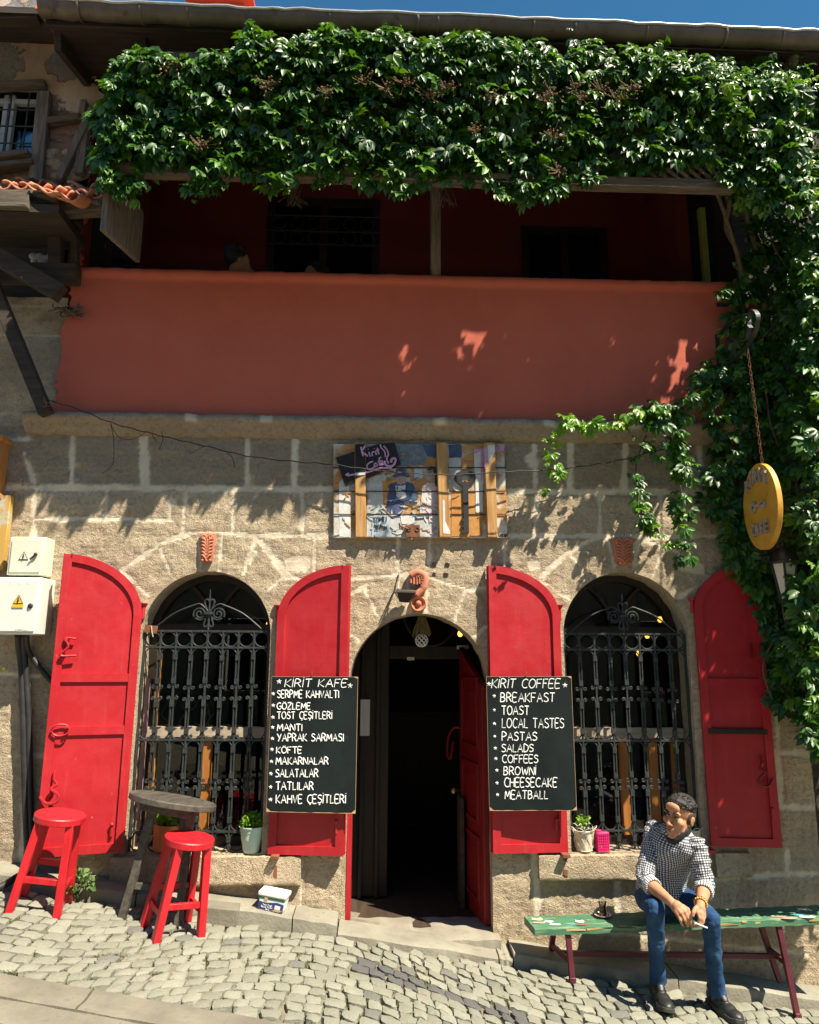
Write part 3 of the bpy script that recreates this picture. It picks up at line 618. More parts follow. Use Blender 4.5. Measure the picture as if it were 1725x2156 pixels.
# ---- shutters: iron leaves with quarter-round heads
def shutter(hinge_px, free_px, top_py, spring_py, bot_py, yh, yf, mat, name_side, rails, hooks=(), band=None, label=None):
    """hinge_px/free_px: x position (px,py) of the hinge edge on y=yh and of the free edge on y=yf"""
    H = at(*hinge_px, yh); Fq = at(*free_px, yf); ux = V(Fq.x - H.x, yf - yh, 0); W = ux.length; ux.normalize(); n = V(ux.y, -ux.x, 0)
    if n.y > 0: n = -n
    zt = at(free_px[0], top_py, yf).z; zs = at(hinge_px[0], spring_py, yh).z; zb = at(free_px[0], bot_py, yf).z
    P = lambda a, z, d=0: V(H.x, yh, 0) + ux * (a * W) + n * d + V(0, 0, z)
    rise = zt - zs; arc = [(1 - math.cos(t) if True else 0, math.sin(t)) for t in np.linspace(0, math.pi / 2, 18)]
    outer = [(0, zb), (1, zb), (1, zt)] + [(a, zs + rise * s) for a, s in reversed(arc)][1:] 
    mb = MB(); poly = [P(a, z) for a, z in outer]; mb.prism(poly, n * -.012 if True else 0)
    sh = mb.build('shutter', mat, HOUSE)
    if label: sh['label'] = label
    fw = .052; fr = MB(); a1 = fw / W; d = .016
    def strip(pts_o, pts_i, d=d):
        for k in range(len(pts_o) - 1):
            q = [pts_o[k], pts_o[k+1], pts_i[k+1], pts_i[k]]; lo = [P(a, z, .0005) for a, z in q]; hi = [P(a, z, d) for a, z in q]; fr.hexa(lo + hi)
    strip([(0, zb + fw), (0, zs)], [(a1, zb + fw), (a1, zs)]); strip([(1, zb + fw), (1, zt)], [(1 - a1, zb + fw), (1 - a1, zt - fw * .6)])
    strip([(0, zb), (1, zb)], [(0, zb + fw), (1, zb + fw)])
    ao = [(a, zs + rise * s) for a, s in arc]; ai = [(a1 + (1 - a1) * a, zs + (rise - fw) * s) for a, s in arc]
    ai = [(min(a, 1 - a1), z) for a, z in ai]; strip(ao[:-1] + [(1 - a1, zt)], ai[:-1] + [(1 - a1, zt - fw)])
    for ry in rails: z = at((hinge_px[0] + free_px[0]) / 2, ry, (yh + yf) / 2).z; strip([(a1, z - .026), (1 - a1, z - .026)], [(a1, z + .026), (1 - a1, z + .026)], .014)
    fr.build('shutter_frame', mat, sh, bevel=.002)
    ed = MB(); ed.hexa([P(1, zb, -.012), P(1.008, zb, -.012), P(1.008, zb, -.045), P(1, zb, -.045), P(1, zt, -.012), P(1.008, zt, -.012), P(1.008, zt, -.045), P(1, zt, -.045)])
    ed.build('shutter_flange', mat, sh)
    if band: z = at((hinge_px[0] + free_px[0]) / 2, band, (yh + yf) / 2).z; b_ = MB(); b_.hexa([P(a1 * .6, z - .016, .001), P(1 - a1 * .6, z - .016, .001), P(1 - a1 * .6, z + .016, .001), P(a1 * .6, z + .016, .001), P(a1 * .6, z - .016, .02), P(1 - a1 * .6, z - .016, .02), P(1 - a1 * .6, z + .016, .02), P(a1 * .6, z + .016, .02)]); b_.build('iron_band', M['darkwood'], sh)
    hp = MB(); zc = at(hinge_px[0], spring_py - 22, yh).z; hp.tube([P(-.012, zc - .09, -.01), P(-.012, zc + .0, -.01)], .013, 8); hp.lathe([(.012, -.012), (.026, 0), (.028, .008), (.0, .01)], P(-.012, zc + .005, -.01), 10)
    hp.build('hinge_pin', mat, sh, 50)
    return sh, P, n
S1, P1, n1 = shutter((283, 1500), (104, 1480), 1165, 1296, 1806, -.02, -.17, M['red'], 'l', (1427, 1538), label=None)
S2, P2, n2 = shutter((577, 1500), (730, 1500), 1190, 1300, 1802, -.02, -.075, M['red'], 'l', ())
S3, P3, n3 = shutter((1185, 1500), (1033, 1500), 1191, 1300, 1797, -.02, -.055, M['red'], 'r', ())
S4, P4, n4 = shutter((1477, 1500), (1619, 1480), 1184, 1285, 1785, -.02, -.07, M['red'], 'r', (1437,), band=1540)
def hookpath(P, pts): return smoothpath([P(a, z, d) for a, z, d in pts], 5)
def zpy(py): return at(180, py, -.1).z
for (S, P, a0, fl, hp) in ((S1, P1, .86, 1, ((1352, 'z'), (1655, 's'))), (S4, P4, .80, -1, ((1355, 'i'), (1625, 's')))):
    for py, kd in hp:
        h = MB(); z = zpy(py)
        if kd == 's': h.tube(hookpath(P, [(a0, z + .10, .015), (a0, z + .05, .03), (a0 - .04, z + .02, .04), (a0 + .02, z - .0, .05), (a0 - .07, z - .04, .05), (a0 - .05, z - .08, .05), (a0 + .06, z - .085, .04), (a0 + .14, z - .045, .03)]), .0085, 6)
        elif kd == 'z': h.tube(hookpath(P, [(a0 - .10, z + .02, .03), (a0 + .03, z + .02, .03), (a0 - .02, z - .03, .04), (a0 + .06, z - .085, .04), (a0 - .12, z - .085, .035)]), .008, 6); h.ell(P(a0, z + .015, .02), (.012, .02, .018), None, 8, 6)
        else: h.tube([P(a0, z + .03, .02), P(a0 - .01, z - .07, .02)], .007, 6)
        h.build('shutter_hook', M['redd'] if S is S4 else M['red'], S, 60)
h = MB(); z = zpy(1535); h.tube([P1(.84 + .10 * math.cos(a) * 1.0, z + .036 * math.sin(a), .035 + .004 * math.sin(a * 2)) for a in np.linspace(0, 6.28, 15)[:-1]], .006, 6, closed=True); h.tube([P1(.76, z + .01, .0), P1(.76, z + .02, .05)], .008, 6); h.build('ring_pull', M['red'], S1, 60)
for S, P, a0, py in ((S1, P1, .16, 1752), (S2, P2, .90, 1745), (S3, P3, .14, 1745), (S4, P4, .9, 1720)):
    h = MB(); z = zpy(py); h.tube([P(a0, z + .03, .012), P(a0, z - .035, .012)], .011, 6); h.ell(P(a0, z + .035, .02), .012, None, 8, 6); h.build('shutter_bolt', M['red'], S, 60)
for px, py in ((580, 1803), (1190, 1800), (1494, 1790)):
    mb = MB(); c = at(px, py, -.05); mb.box(c, (.05, .09, .022)); mb.hexa([c + V(-.012, .0, -.02), c + V(.014, .0, -.02), c + V(.014, .05, -.02), c + V(-.012, .05, -.02), c + V(-.018, -.0, -.12), c + V(.014, -.0, -.13), c + V(.014, .045, -.13), c + V(-.018, .045, -.12)]) if px < 1400 else None
    mb.build('shutter_stay', M['rust'] if px < 1400 else M['red'], HOUSE, bevel=.003)

# ---- doorway: frame, red leaf standing open, glazed inner screen, dark room
cx, hw, sp, bo = DO; TH = at(885, 1966, 0).z
mb = MB(); mb.box((cx - hw + .016, .10, (TH + 1.15) / 2), (.03, .16, 1.15 - TH)); mb.build('door_post', M['red'], HOUSE, bevel=.003)
mb = MB(); x = at(1008, 1700, .12).x; xd = cx + hw - .02
mb.hexa([V(xd - .035, .16, TH + .01), V(xd, .16, TH + .01), V(xd - .11, .72, TH + .01), V(xd - .145, .72, TH + .01), V(xd - .035, .16, sp + .1), V(xd, .16, sp + .1), V(xd - .11, .72, sp + .1), V(xd - .145, .72, sp + .1)]) if False else None
LZ = sp + hw * .55
q0, q1 = V(xd - .02, .10, 0), V(xd - .115, .66, 0)
for k in range(1): pass
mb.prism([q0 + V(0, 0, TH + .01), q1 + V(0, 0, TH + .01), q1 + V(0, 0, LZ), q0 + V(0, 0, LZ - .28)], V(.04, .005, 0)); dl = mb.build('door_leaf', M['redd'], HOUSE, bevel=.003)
def dp(a, z, d): return q0.lerp(q1, a) + V(0, 0, z) + V(-d, -d * .17, 0)
for za, zb in ((.12, .52), (.60, .98), (1.08, 1.55)):
    m_ = MB()
    for (a, b_, c, e) in ((.14, .86, zb - .02, zb), (.14, .86, za, za + .02), (.14, .2, za + .02, zb - .02), (.8, .86, za + .02, zb - .02)):
        m_.hexa([dp(a, c + TH, 0), dp(b_, c + TH, 0), dp(b_, e + TH, 0), dp(a, e + TH, 0), dp(a, c + TH, .014), dp(b_, c + TH, .014), dp(b_, e + TH, .014), dp(a, e + TH, .014)])
    m_.box(dp(.5, (za + zb) / 2 + TH, -.003), (.012, .28, (zb - za) * .6), Matrix.Rotation(rad(9.6), 3, 'Z')); m_.build('door_panel', M['redd'], dl, bevel=.002)
M['brass'] = mk('brass', (.35, .24, .08), (.5, .36, .14), 20, .35, metal=1)
mb = MB(); mb.lathe([(.01, 0), (.012, .03), (.028, .045), (.03, .06), (.016, .078), (0, .082)], dp(.94, .74 + TH, 0), 14, Matrix.Rotation(rad(-90), 3, 'Y')); mb.build('door_knob', M['brass'], dl, 50)
mb = MB(); mb.tube(smoothpath([dp(.93, 1.18 + TH, 0), dp(.95, 1.18 + TH, .05), dp(1.0, 1.12 + TH, .08), dp(1.02, 1.0 + TH, .09), dp(1.0, .96 + TH, .07), dp(.98, 1.08 + TH, .05)], 5), .009, 6); mb.build('pull_handle', M['redd'], dl, 60)
YS = .72
mb = MB(); X0 = cx - hw - .05; X1 = cx + hw + .05
xa, xb = at(818, 1600, YS).x, at(1000, 1600, YS).x; zt = at(900, 1388, YS).z
mb.box(((X0 + xa) / 2, YS + .03, 1.2), (xa - X0, .07, 2.4)); mb.box(((xa + xb) / 2, YS + .028, zt + .05), (xb - xa, .066, .1)); mb.box(((xb + X1) / 2, YS + .03, 1.2), (X1 - xb, .068, 2.4))
mb.box(((xa + xb) / 2, YS + .031, zt + .62), (xb - xa, .06, .2))
for xx in (at(762, 1600, YS - .05).x, at(795, 1600, YS - .05).x): mb.box((xx, YS - .02, 1.0), (.03, .04, 2.0))
for s in (-1, 1): mb.tube([V((xa + xb) / 2 + s * .25 * math.sin(a) * 1.0, YS, zt + .1 + .42 * (1 - math.cos(a))) for a in np.linspace(0, 1.5, 9)], .014, 6)
sc = mb.build('door_screen', M['darkwood'], HOUSE, bevel=.004)
mb = MB(); mb.box((at(865, 1387, YS - .02).x, YS - .012, at(865, 1387, YS).z), (.055, .006, .025)); mb.build('small_notice', M['white'], sc); mb = MB(); mb.box((at(975, 1363, YS - .03).x, YS - .02, at(975, 1363, YS).z), (.09, .03, .03)); mb.build('door_closer', M['white'], sc, bevel=.003)
mb = MB(); mb.box((at(769, 1510, YS - .03).x, YS - .045, at(769, 1510, YS).z), (.07, .004, .26)); mb.build('paper_notice', M['white'], sc)
mb = MB(); mb.box((cx - hw - .02, .49, 1.2), (.05, .46, 2.4)); mb.box((cx + hw + .02, .49, 1.2), (.05, .46, 2.4)); mb.build('door_reveal_lining', M['darkwood'], HOUSE)
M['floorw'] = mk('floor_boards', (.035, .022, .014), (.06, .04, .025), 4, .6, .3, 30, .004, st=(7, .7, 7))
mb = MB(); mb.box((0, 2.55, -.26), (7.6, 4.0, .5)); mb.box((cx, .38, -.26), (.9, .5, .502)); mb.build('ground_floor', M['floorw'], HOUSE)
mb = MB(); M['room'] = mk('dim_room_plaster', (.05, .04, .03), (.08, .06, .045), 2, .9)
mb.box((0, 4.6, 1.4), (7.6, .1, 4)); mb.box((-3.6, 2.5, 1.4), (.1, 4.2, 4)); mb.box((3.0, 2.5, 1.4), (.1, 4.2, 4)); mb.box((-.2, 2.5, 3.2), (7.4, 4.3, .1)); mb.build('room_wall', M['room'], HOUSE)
mb = MB(); zl, zh = -.75, 3.25
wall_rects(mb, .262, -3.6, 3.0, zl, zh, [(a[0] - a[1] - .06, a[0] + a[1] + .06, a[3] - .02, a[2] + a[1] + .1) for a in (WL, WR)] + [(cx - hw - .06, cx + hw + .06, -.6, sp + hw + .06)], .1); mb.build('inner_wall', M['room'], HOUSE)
mb = MB(); mb.box((.62, 3.2, .55), (2.0, .5, 1.1)); mb.box((.62, 3.18, 1.12), (2.1, .6, .05)); mb.build('counter', M['darkwood'], HOUSE, bevel=.01)
# threshold step
M['conc'] = mk('concrete', (.20, .175, .135), (.27, .245, .195), 6, .9, .6, 60, .004, c3=(.20, .18, .145), s3=12)
mb = MB(); n = 40; a, b = at(728, 1966, -.03), at(1042, 1980, -.03); P = []
prof = [(.3, TH), (-.06, TH), (-.085, TH - .012), (-.09, TH - .045), (-.09, TH - .3)]
for j, (y, z) in enumerate(prof):
    for i in range(n):
        x = a.x - .0 + (b.x - a.x + .03) * i / (n - 1); nz_ = -.03 if (18 <= i <= 22 and j in (1, 2)) else 0; P.append((x, y + .004 * math.sin(i * 1.7) * (y < 0), z + nz_ * .5 + .003 * math.sin(i * .9)))
mb.grid(P, n, 5); mb.build('threshold', M['conc'], HOUSE, 50)
# ================================================================== STREET
def mat_cobble():
    m, t, p = nodes('granite_setts'); v = obc(t); to = attr(t, 'tone'); dk = attr(t, 'dark')
    c = mixc(t, to, (.19, .19, .145), (.265, .265, .21)); c = mixc(t, ramp(t, noise(t, 9, 6, .65, v).outputs[0], [(.4, 0.), (.7, .55)]), c, (.18, .175, .145))
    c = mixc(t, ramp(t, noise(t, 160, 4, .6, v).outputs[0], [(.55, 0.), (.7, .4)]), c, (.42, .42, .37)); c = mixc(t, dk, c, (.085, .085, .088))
    t.links.new(c, p.inputs['Base Color']); p.inputs['Roughness'].default_value = .75; p.inputs['Specular IOR Level'].default_value = .35
    h = mth(t, 'ADD', noise(t, 45, 7, .65, v).outputs[0], mth(t, 'MULTIPLY', noise(t, 140, 3, .6, v).outputs[0], .4)); bump(t, p, h, .8, .008); return m
M['cobble'] = mat_cobble()
M['dirt'] = mk('joint_dirt', (.13, .115, .08), (.20, .175, .125), 14, .95, .8, 60, .006, c3=(.075, .07, .035), s3=6)
JOINTS = []
def build_street():
    """granite setts laid in shallow arcs down the hill"""
    V_ = []; F = []; tone = []; dark = []; ncell = 7; r = np.random.default_rng(5)
    P_, A_ = 3.0, .60; xm = 1.15
    def arc(x):
        return A_ * .5 * (1 - math.cos(6.2832 * (x - xm) / P_))
    def arcd(x): e = .01; return (arc(x + e) - arc(x - e)) / (2 * e)
    row = .092; y_ = -3.9
    yk = lambda x: -.205
    prof = np.array([-1, -.93, -.55, 0, .55, .93, 1.])
    rows = int(5.4 / row)
    for j in range(rows):
        y0 = -4.2 + j * row; x = -4.3 + r.random() * .1
        while x < 4.3:
            sl = arcd(x); ds = r.uniform(.076, .120); dxx = ds / math.sqrt(1 + sl * sl); xc = x + dxx / 2
            g = .0016 + .0016 * r.random()
            c0 = []
            for (a, b_) in ((x, 0), (x + dxx, 0), (x + dxx, 1), (x, 1)):
                yy = y0 + arc(a) + b_ * row; c0.append((a + r.normal() * .006, yy + r.normal() * .006))
            yc = y0 + arc(xc) + row / 2
            x += dxx
            if yc > yk(xc) - .03 or yc < -2.6 or abs(xc) > 4.0 or (yc > -.43 and False): continue
            if CH(xc, yc): continue
            h = .018 + .005 * r.random(); tn = r.random(); dkk = 0
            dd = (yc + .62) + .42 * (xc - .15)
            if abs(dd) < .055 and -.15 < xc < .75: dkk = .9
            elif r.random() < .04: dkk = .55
            tl = (r.normal() * .03, r.normal() * .03); b0 = len(V_); cx_ = sum(p[0] for p in c0) / 4; cy_ = sum(p[1] for p in c0) / 4; sh = 1 - g / .05
            for q in range(ncell):
                for i in range(ncell):
                    u, v = prof[i], prof[q]; k = 1 - .07 * (u * v) ** 2; uu, vv = (u * k + 1) / 2, (v * k + 1) / 2
                    px = (c0[0][0] * (1 - uu) + c0[1][0] * uu) * (1 - vv) + (c0[3][0] * (1 - uu) + c0[2][0] * uu) * vv
                    py = (c0[0][1] * (1 - uu) + c0[1][1] * uu) * (1 - vv) + (c0[3][1] * (1 - uu) + c0[2][1] * uu) * vv
                    edge = max(abs(u), abs(v)); px = cx_ + (px - cx_) * sh; py = cy_ + (py - cy_) * sh
                    hz = -.03 if edge > .99 else h * (1 - .26 * edge ** 7 - .07 * (u * u + v * v) * edge)
                    V_.append((px, py, gz(px, py) + hz + tl[0] * (px - cx_) + tl[1] * (py - cy_) - .014)); tone.append(tn); dark.append(dkk)
            for q in range(ncell - 1):
                for i in range(ncell - 1): a = b0 + q * ncell + i; F.append((a, a + 1, a + ncell + 1, a + ncell))
            JOINTS.append((c0[0], c0[1], c0[3]))
    VA = np.array(V_); VA[:, 0] += fbm(VA[:, :2], 201, 2, 13.) * .006; VA[:, 1] += fbm(VA[:, :2], 202, 2, 13.) * .006; VA[:, 2] += fbm(VA[:, :2], 203, 3, 17.) * .0035 + fbm(VA[:, :2], 204, 2, .8) * .008; V_ = VA.tolist()
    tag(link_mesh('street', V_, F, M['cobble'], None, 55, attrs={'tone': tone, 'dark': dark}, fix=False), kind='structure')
    mb = MB(); n = 40; Pg = []
    for j in range(n):
        for i in range(n):
            x = -5 + 10 * i / (n - 1); y = -4.4 + 4.6 * j / (n - 1); Pg.append((x, y, gz(x, y) - .019))
    mb.grid(Pg, n, n); tag(mb.build('street_bed', M['dirt'], None, 60, fix=False), kind='structure')
# drain channel, bottom left: two courses of long kerb stones
CA, CB = atg(-30, 2058), atg(575, 2165)
cd_ = (CB - CA); cd_.z = 0; cdn = cd_.normalized(); cnn = V(-cdn.y, cdn.x, 0)
def chs(x, y): q = V(x - CA.x, y - CA.y, 0); return q.dot(cdn), q.dot(cnn)
def CH(x, y): s, d = chs(x, y); return -.36 < d < .045
M['kerb'] = mk('kerb_concrete', (.145, .13, .10), (.205, .19, .145), 5, .9, .7, 50, .006, c3=(.14, .13, .10), s3=10)
def build_channel():
    mb = MB()
    for (d0, d1, h0, h1, off) in ((-.155, .03, .02, .026, 0), (-.345, -.175, .018, .026, .45)):
        s = -3.2 + off
        while s < 5.5:
            L = random.uniform(.85, 1.0); n = 12; P = []
            for k, (dd, hh) in enumerate(((d0, -.05), (d0 + .004, h0 - .004), (d0 + .015, h0), ((d0 + d1) / 2, (h0 + h1) / 2 - .008), (d1 - .015, h1), (d1 - .004, h1 - .004), (d1, -.05))):
                for i in range(n):
                    q = CA + cdn * (s + .006 + (L - .012) * i / (n - 1)) + cnn * dd; P.append((q.x, q.y, gz(q.x, q.y) + hh - .006 + .002 * math.sin(i * 1.9 + k + s)))
            b = len(mb.v); mb.grid(P, n, 7); mb.f.append(tuple(b + j * n for j in range(7))); mb.f.append(tuple(b + (6 - j) * n + n - 1 for j in range(7))); s += L
    tag(mb.build('drain_channel', M['kerb'], None, 50, fix=True), kind='structure')
build_channel(); build_street()
# kerb ledge along the wall
M['kerbtop'] = mk('kerb_ledge', (.19, .175, .135), (.275, .26, .205), 5, .9, .7, 50, .006, c3=(.15, .135, .10), s3=10)
def build_kerb():
    mb = MB(); s = at(300, 1900, -.2).x - .95
    while s < 3.6:
        L = random.uniform(.9, 1.05); n = 16; P = []
        if s < -.25 < s + L: L = -.25 - s
        if s < .80 < s + L: L = .80 - s
        if L < .02: s += L; continue
        top = .075 if s < -.26 else (.030 if s < .79 else .062)
        for k, (y, hh) in enumerate(((.0, top + .008), (-.19, top), (-.2, top - .008), (-.203, .02), (-.205, -.1))):
            for i in range(n):
                x = s + .004 + (L - .008) * i / (n - 1); P.append((x, y + .003 * math.sin(i + k), gz(x, -.2) + hh + .003 * math.sin(i * .8 + s)))
        b = len(mb.v); mb.grid(P, n, 5); mb.f.append(tuple(b + j * n for j in range(5))); mb.f.append(tuple(b + (4 - j) * n + n - 1 for j in range(5))); s += L
    tag(mb.build('kerb', M['kerbtop'], None, 25), kind='structure')
build_kerb()
# open ground beyond the lane, to the horizon
M['ground'] = mk('open_ground', (.16, .15, .12), (.24, .22, .18), .4, .95)
mb = MB(); e = 600
mb.add([(-e, -e, gz(0, 0) - 22), (e, -e, gz(0, 0) - 22), (e, e, -22), (-e, e, -22)], [(0, 1, 2, 3)]); tag(mb.build('ground', M['ground']), kind='structure')
mb = MB(); n = 24; P = []
for j in range(n):
    for i in range(n):
        x = -14 + 28 * i / (n - 1); y = -11 + 11.4 * j / (n - 1); P.append((x, y, gz(x, y) - .05))
mb.grid(P, n, n); tag(mb.build('lane', M['dirt'], None, 60, fix=False), kind='structure')
# grass in the joints
M['grass'] = mk('joint_grass', (.045, .065, .015), (.13, .125, .045), 12, .7)
def build_grass():
    r = np.random.default_rng(9); vs = []; fs = []
    J = [j for j in JOINTS if -2.6 < j[0][0] < 3 and j[0][1] > -2.2]
    for k in range(900):
        a, b_, c = J[r.integers(len(J))]; e = b_ if r.random() < .35 else c; t = r.random(); x = a[0] * (1 - t) + e[0] * t; y = a[1] * (1 - t) + e[1] * t
        if fbm(np.array([[x, y]]), 77, 3, .7)[0] < -.02: continue
        ex, ey = e[0] - a[0], e[1] - a[1]
        for q in range(r.integers(14, 34)):
            k_ = r.normal() * .28; bx, by = x + ex * k_ + r.normal() * .005, y + ey * k_ + r.normal() * .005; h = r.uniform(.006, .022); an = r.random() * 6.28; w_ = .0026; ln = r.normal() * .016, r.normal() * .016; z = gz(bx, by) - .012; i = len(vs)
            vs += [(bx - w_ * math.cos(an), by - w_ * math.sin(an), z), (bx + w_ * math.cos(an), by + w_ * math.sin(an), z), (bx + ln[0] * .5 + w_ * .8, by + ln[1] * .5, z + h * .65), (bx + ln[0], by + ln[1], z + h)]; fs.append((i, i + 1, i + 2)); fs.append((i, i + 2, i + 3))
    tag(link_mesh('grass', vs, fs, M['grass'], fix=False), kind='stuff')
build_grass()

# ================================================================== THINGS BY THE WALL
# stools
def wood_leg(mb, p, q, w_=.042): mb.bar(p, q, w_, w_, (0, 1, 0))
def edge_disc(mb, r, z0, z1, n=40, wob=.004, ax=1.0):
    P = [(r - .004, z0), (r, z0 + .004), (r, z1 - .005), (r - .005, z1), (r * .5, z1 + .0005)]; b = len(mb.v)
    for rr, z in P:
        for k in range(n): a = 6.2832 * k / n; q = rr * (1 + wob * math.sin(3 * a + 1) / r * .5); mb.v.append((q * math.cos(a) * ax, q * math.sin(a), z))
    for i in range(len(P) - 1):
        for k in range(n): mb.f.append((b + i*n + k, b + i*n + (k+1) % n, b + (i+1)*n + (k+1) % n, b + (i+1)*n + k))
    mb.f.append(tuple(b + k for k in range(n - 1, -1, -1))); mb.f.append(tuple(b + (len(P) - 1) * n + k for k in range(n)))
M['stoolred'] = mk('stool_red_paint', (.44, .008, .016), (.56, .018, .026), 5, .38, .5, 60, .002, st=(6, 6, 1), c3=(.55, .25, .13), s3=22, t3=(.70, .74))
GQ = V(0, 0, 1).rotation_difference(GN)
def make_stool(px_seat, H, loc, yaw, label):
    root = thing('bar_stool', label, 'stool', loc, 'red stools on the cobbles', GQ @ V(0, 0, 1).rotation_difference(V(0, 0, 1)) @ Euler((0, 0, yaw)).to_quaternion())
    mb = MB(); edge_disc(mb, .140, H - .038, H); mb.build('seat', M['stoolred'], root, 28)
    T, B = .082, .127
    for sx in (-1, 1):
        for sy in (-1, 1):
            m_ = MB(); wood_leg(m_, (sx * B, sy * B * .9, -.012), (sx * T, sy * T * .9, H - .030)); m_.build('leg', M['stoolred'], root, bevel=.003)
    f = lambda z: T + (B - T) * (1 - z / H)
    for (z, s, ax) in ((.17, -1, 'x'), (.21, 1, 'x'), (.13, -1, 'y'), (.13, 1, 'y')):
        a = f(z); m_ = MB()
        if ax == 'x': m_.bar((-a, s * a * .9, z), (a, s * a * .9, z), .022, .032)
        else: m_.bar((s * a, -a * .9, z), (s * a, a * .9, z), .022, .032)
        m_.build('rung', M['stoolred'], root, bevel=.002)
    for sx in (-1, 1): m_ = MB(); m_.bar((sx * T, -T * .9, H - .05), (sx * T, T * .9, H - .05), .02, .035); m_.build('apron', M['stoolred'], root, bevel=.002)
    return root
def gpt(px, py): p = atg(px, py); return p
a = (atg(55, 1917) + atg(126, 1919) + atg(42, 1900) + atg(112, 1903)) / 4
st1 = make_stool(None, .505, a, rad(8), 'red round stool with a chipped seat standing furthest up the lane, against the open shutter')
b = (atg(307, 1960) + atg(377, 1975) + atg(413, 1963) + atg(350, 1949)) / 4
st2 = dup(st1, b, 'red round stool drawn up to the dark round table', GQ @ Euler((0, 0, rad(34))).to_quaternion())
# tall round table
M['tabw'] = mk('grey_table_wood', (.045, .040, .032), (.105, .092, .072), 6, .6, .6, 30, .004, st=(7, .8, 7), c3=(.04, .032, .025), s3=9)
ft = atg(256, 1934); top_l, top_r = at(277, 1664, ft.y + .12), at(454, 1697, ft.y + .12)
ct = (top_l + top_r) / 2; axs = (top_r - top_l).normalized(); R_ = (top_r - top_l).length / 2
tn = V(0, 0, 1) - axs * axs.z; tn.y += .10; tn.normalize(); tq = V(0, 0, 1).rotation_difference(tn)
Ht = .7
for _ in range(8): base = ct - tn * Ht; Ht += (base.z - gz(base.x, base.y)) / tn.z
base = ct - tn * Ht
tab = thing('bar_table', 'tall dark grey round wooden table with a tilted top on the slope', 'table', base, None, tq)
mb = MB(); edge_disc(mb, R_, Ht - .035, Ht - .0, 48); mb.build('tabletop', M['tabw'], tab, 28)
mb = MB(); mb.box((0, 0, Ht - .06), (.30, .26, .05)); mb.build('apron', M['tabw'], tab, bevel=.003)
legs = [(-.235, -.16), (.15, -.13), (-.12, .20), (.18, .20)]
qi = tq.inverted()
for fp, tp, dy in (((256, 1934), (328, 1692), -.09), ((375, 1948), (404, 1703), -.07), ((270, 1898), (324, 1690), .12), ((350, 1906), (394, 1702), .12)):
    foot = atg(*fp); foot.z -= .004; tp = at(*tp, ct.y + dy); d_ = (tp - foot).normalized(); lp = qi @ (foot - base); tl_ = qi @ (tp - base); k_ = (Ht - .035 - lp.z) / (tl_.z - lp.z)
    m_ = MB(); m_.bar(lp, lp.lerp(tl_, k_), .044, .044, (0, 1, 0)); m_.build('leg', M['tabw'], tab, bevel=.003)
pf = lambda a, b, t: qi @ (atg(*a).lerp(at(*b[0], ct.y + b[1]), t) - base)
for A_, B_, t1, t2 in ((((256, 1934), ((328, 1692), -.09)), ((375, 1948), ((404, 1703), -.07)), .28, .30), (((256, 1934), ((328, 1692), -.09)), ((270, 1898), ((324, 1690), .12)), .2, .2)):
    m_ = MB(); m_.bar(pf(A_[0], A_[1], t1), pf(B_[0], B_[1], t2), .03, .034); m_.build('rung', M['tabw'], tab, bevel=.002)

# leaves helper: n compound leaves -> one mesh
LT = np.array([(0,0,0),(-.42,.34,.10),(0,.36,-.02),(.42,.34,.10),(-.36,.68,.05),(0,.70,-.05),(.36,.68,.05),(0,1,-.16)], float)
LF = [(0,2,1),(0,3,2),(1,2,5,4),(2,3,6,5),(4,5,7),(5,6,7)]
def leaf_mesh(B, D, Nn, L, W, tone):
    """B bases, D tip directions, Nn normals (n,3); L lengths, W widths"""
    D = D / np.linalg.norm(D, axis=1, keepdims=True); S = np.cross(D, Nn); S /= np.maximum(np.linalg.norm(S, axis=1, keepdims=True), 1e-6); Nn = np.cross(S, D)
    v = B[:, None, :] + S[:, None, :] * (LT[None, :, 0:1] * W[:, None, None]) + D[:, None, :] * (LT[None, :, 1:2] * L[:, None, None]) + Nn[:, None, :] * (LT[None, :, 2:3] * L[:, None, None])
    n = len(B); V_ = v.reshape(-1, 3); F = []
    for i in range(n):
        o = i * 8; F += [tuple(o + k for k in f) for f in LF]
    return V_, F, np.repeat(tone, 8)
def mat_leaf(name, a, b, c, rough=.32, trans=.25, tc=(.25, .45, .03)):
    m, t, p = nodes(name); to = attr(t, 'tone')
    col = ramp(t, to, [(0., a), (.55, b), (1., c)]); col = mixc(t, ramp(t, noise(t, 30, 4, .6, obc(t)).outputs[0], [(.45, 0.), (.7, .35)]), col, a)
    t.links.new(col, p.inputs['Base Color']); p.inputs['Roughness'].default_value = rough; p.inputs['Specular IOR Level'].default_value = .6
    tr = N(t, 'ShaderNodeBsdfTranslucent'); t.links.new(mixc(t, 1.0, col, tc, 'MULTIPLY') if False else mixc(t, .5, col, tc), tr.inputs['Color']); mx = t.nodes.new('ShaderNodeMixShader'); mx.inputs[0].default_value = trans
    t.links.new(p.outputs[0], mx.inputs[1]); t.links.new(tr.outputs[0], mx.inputs[2]); t.links.new(mx.outputs[0], t.nodes['Material Output'].inputs['Surface']); return m
M['basil'] = mat_leaf('basil_leaf', (.14, .30, .02), (.24, .44, .04), (.36, .54, .07), .5, .4)
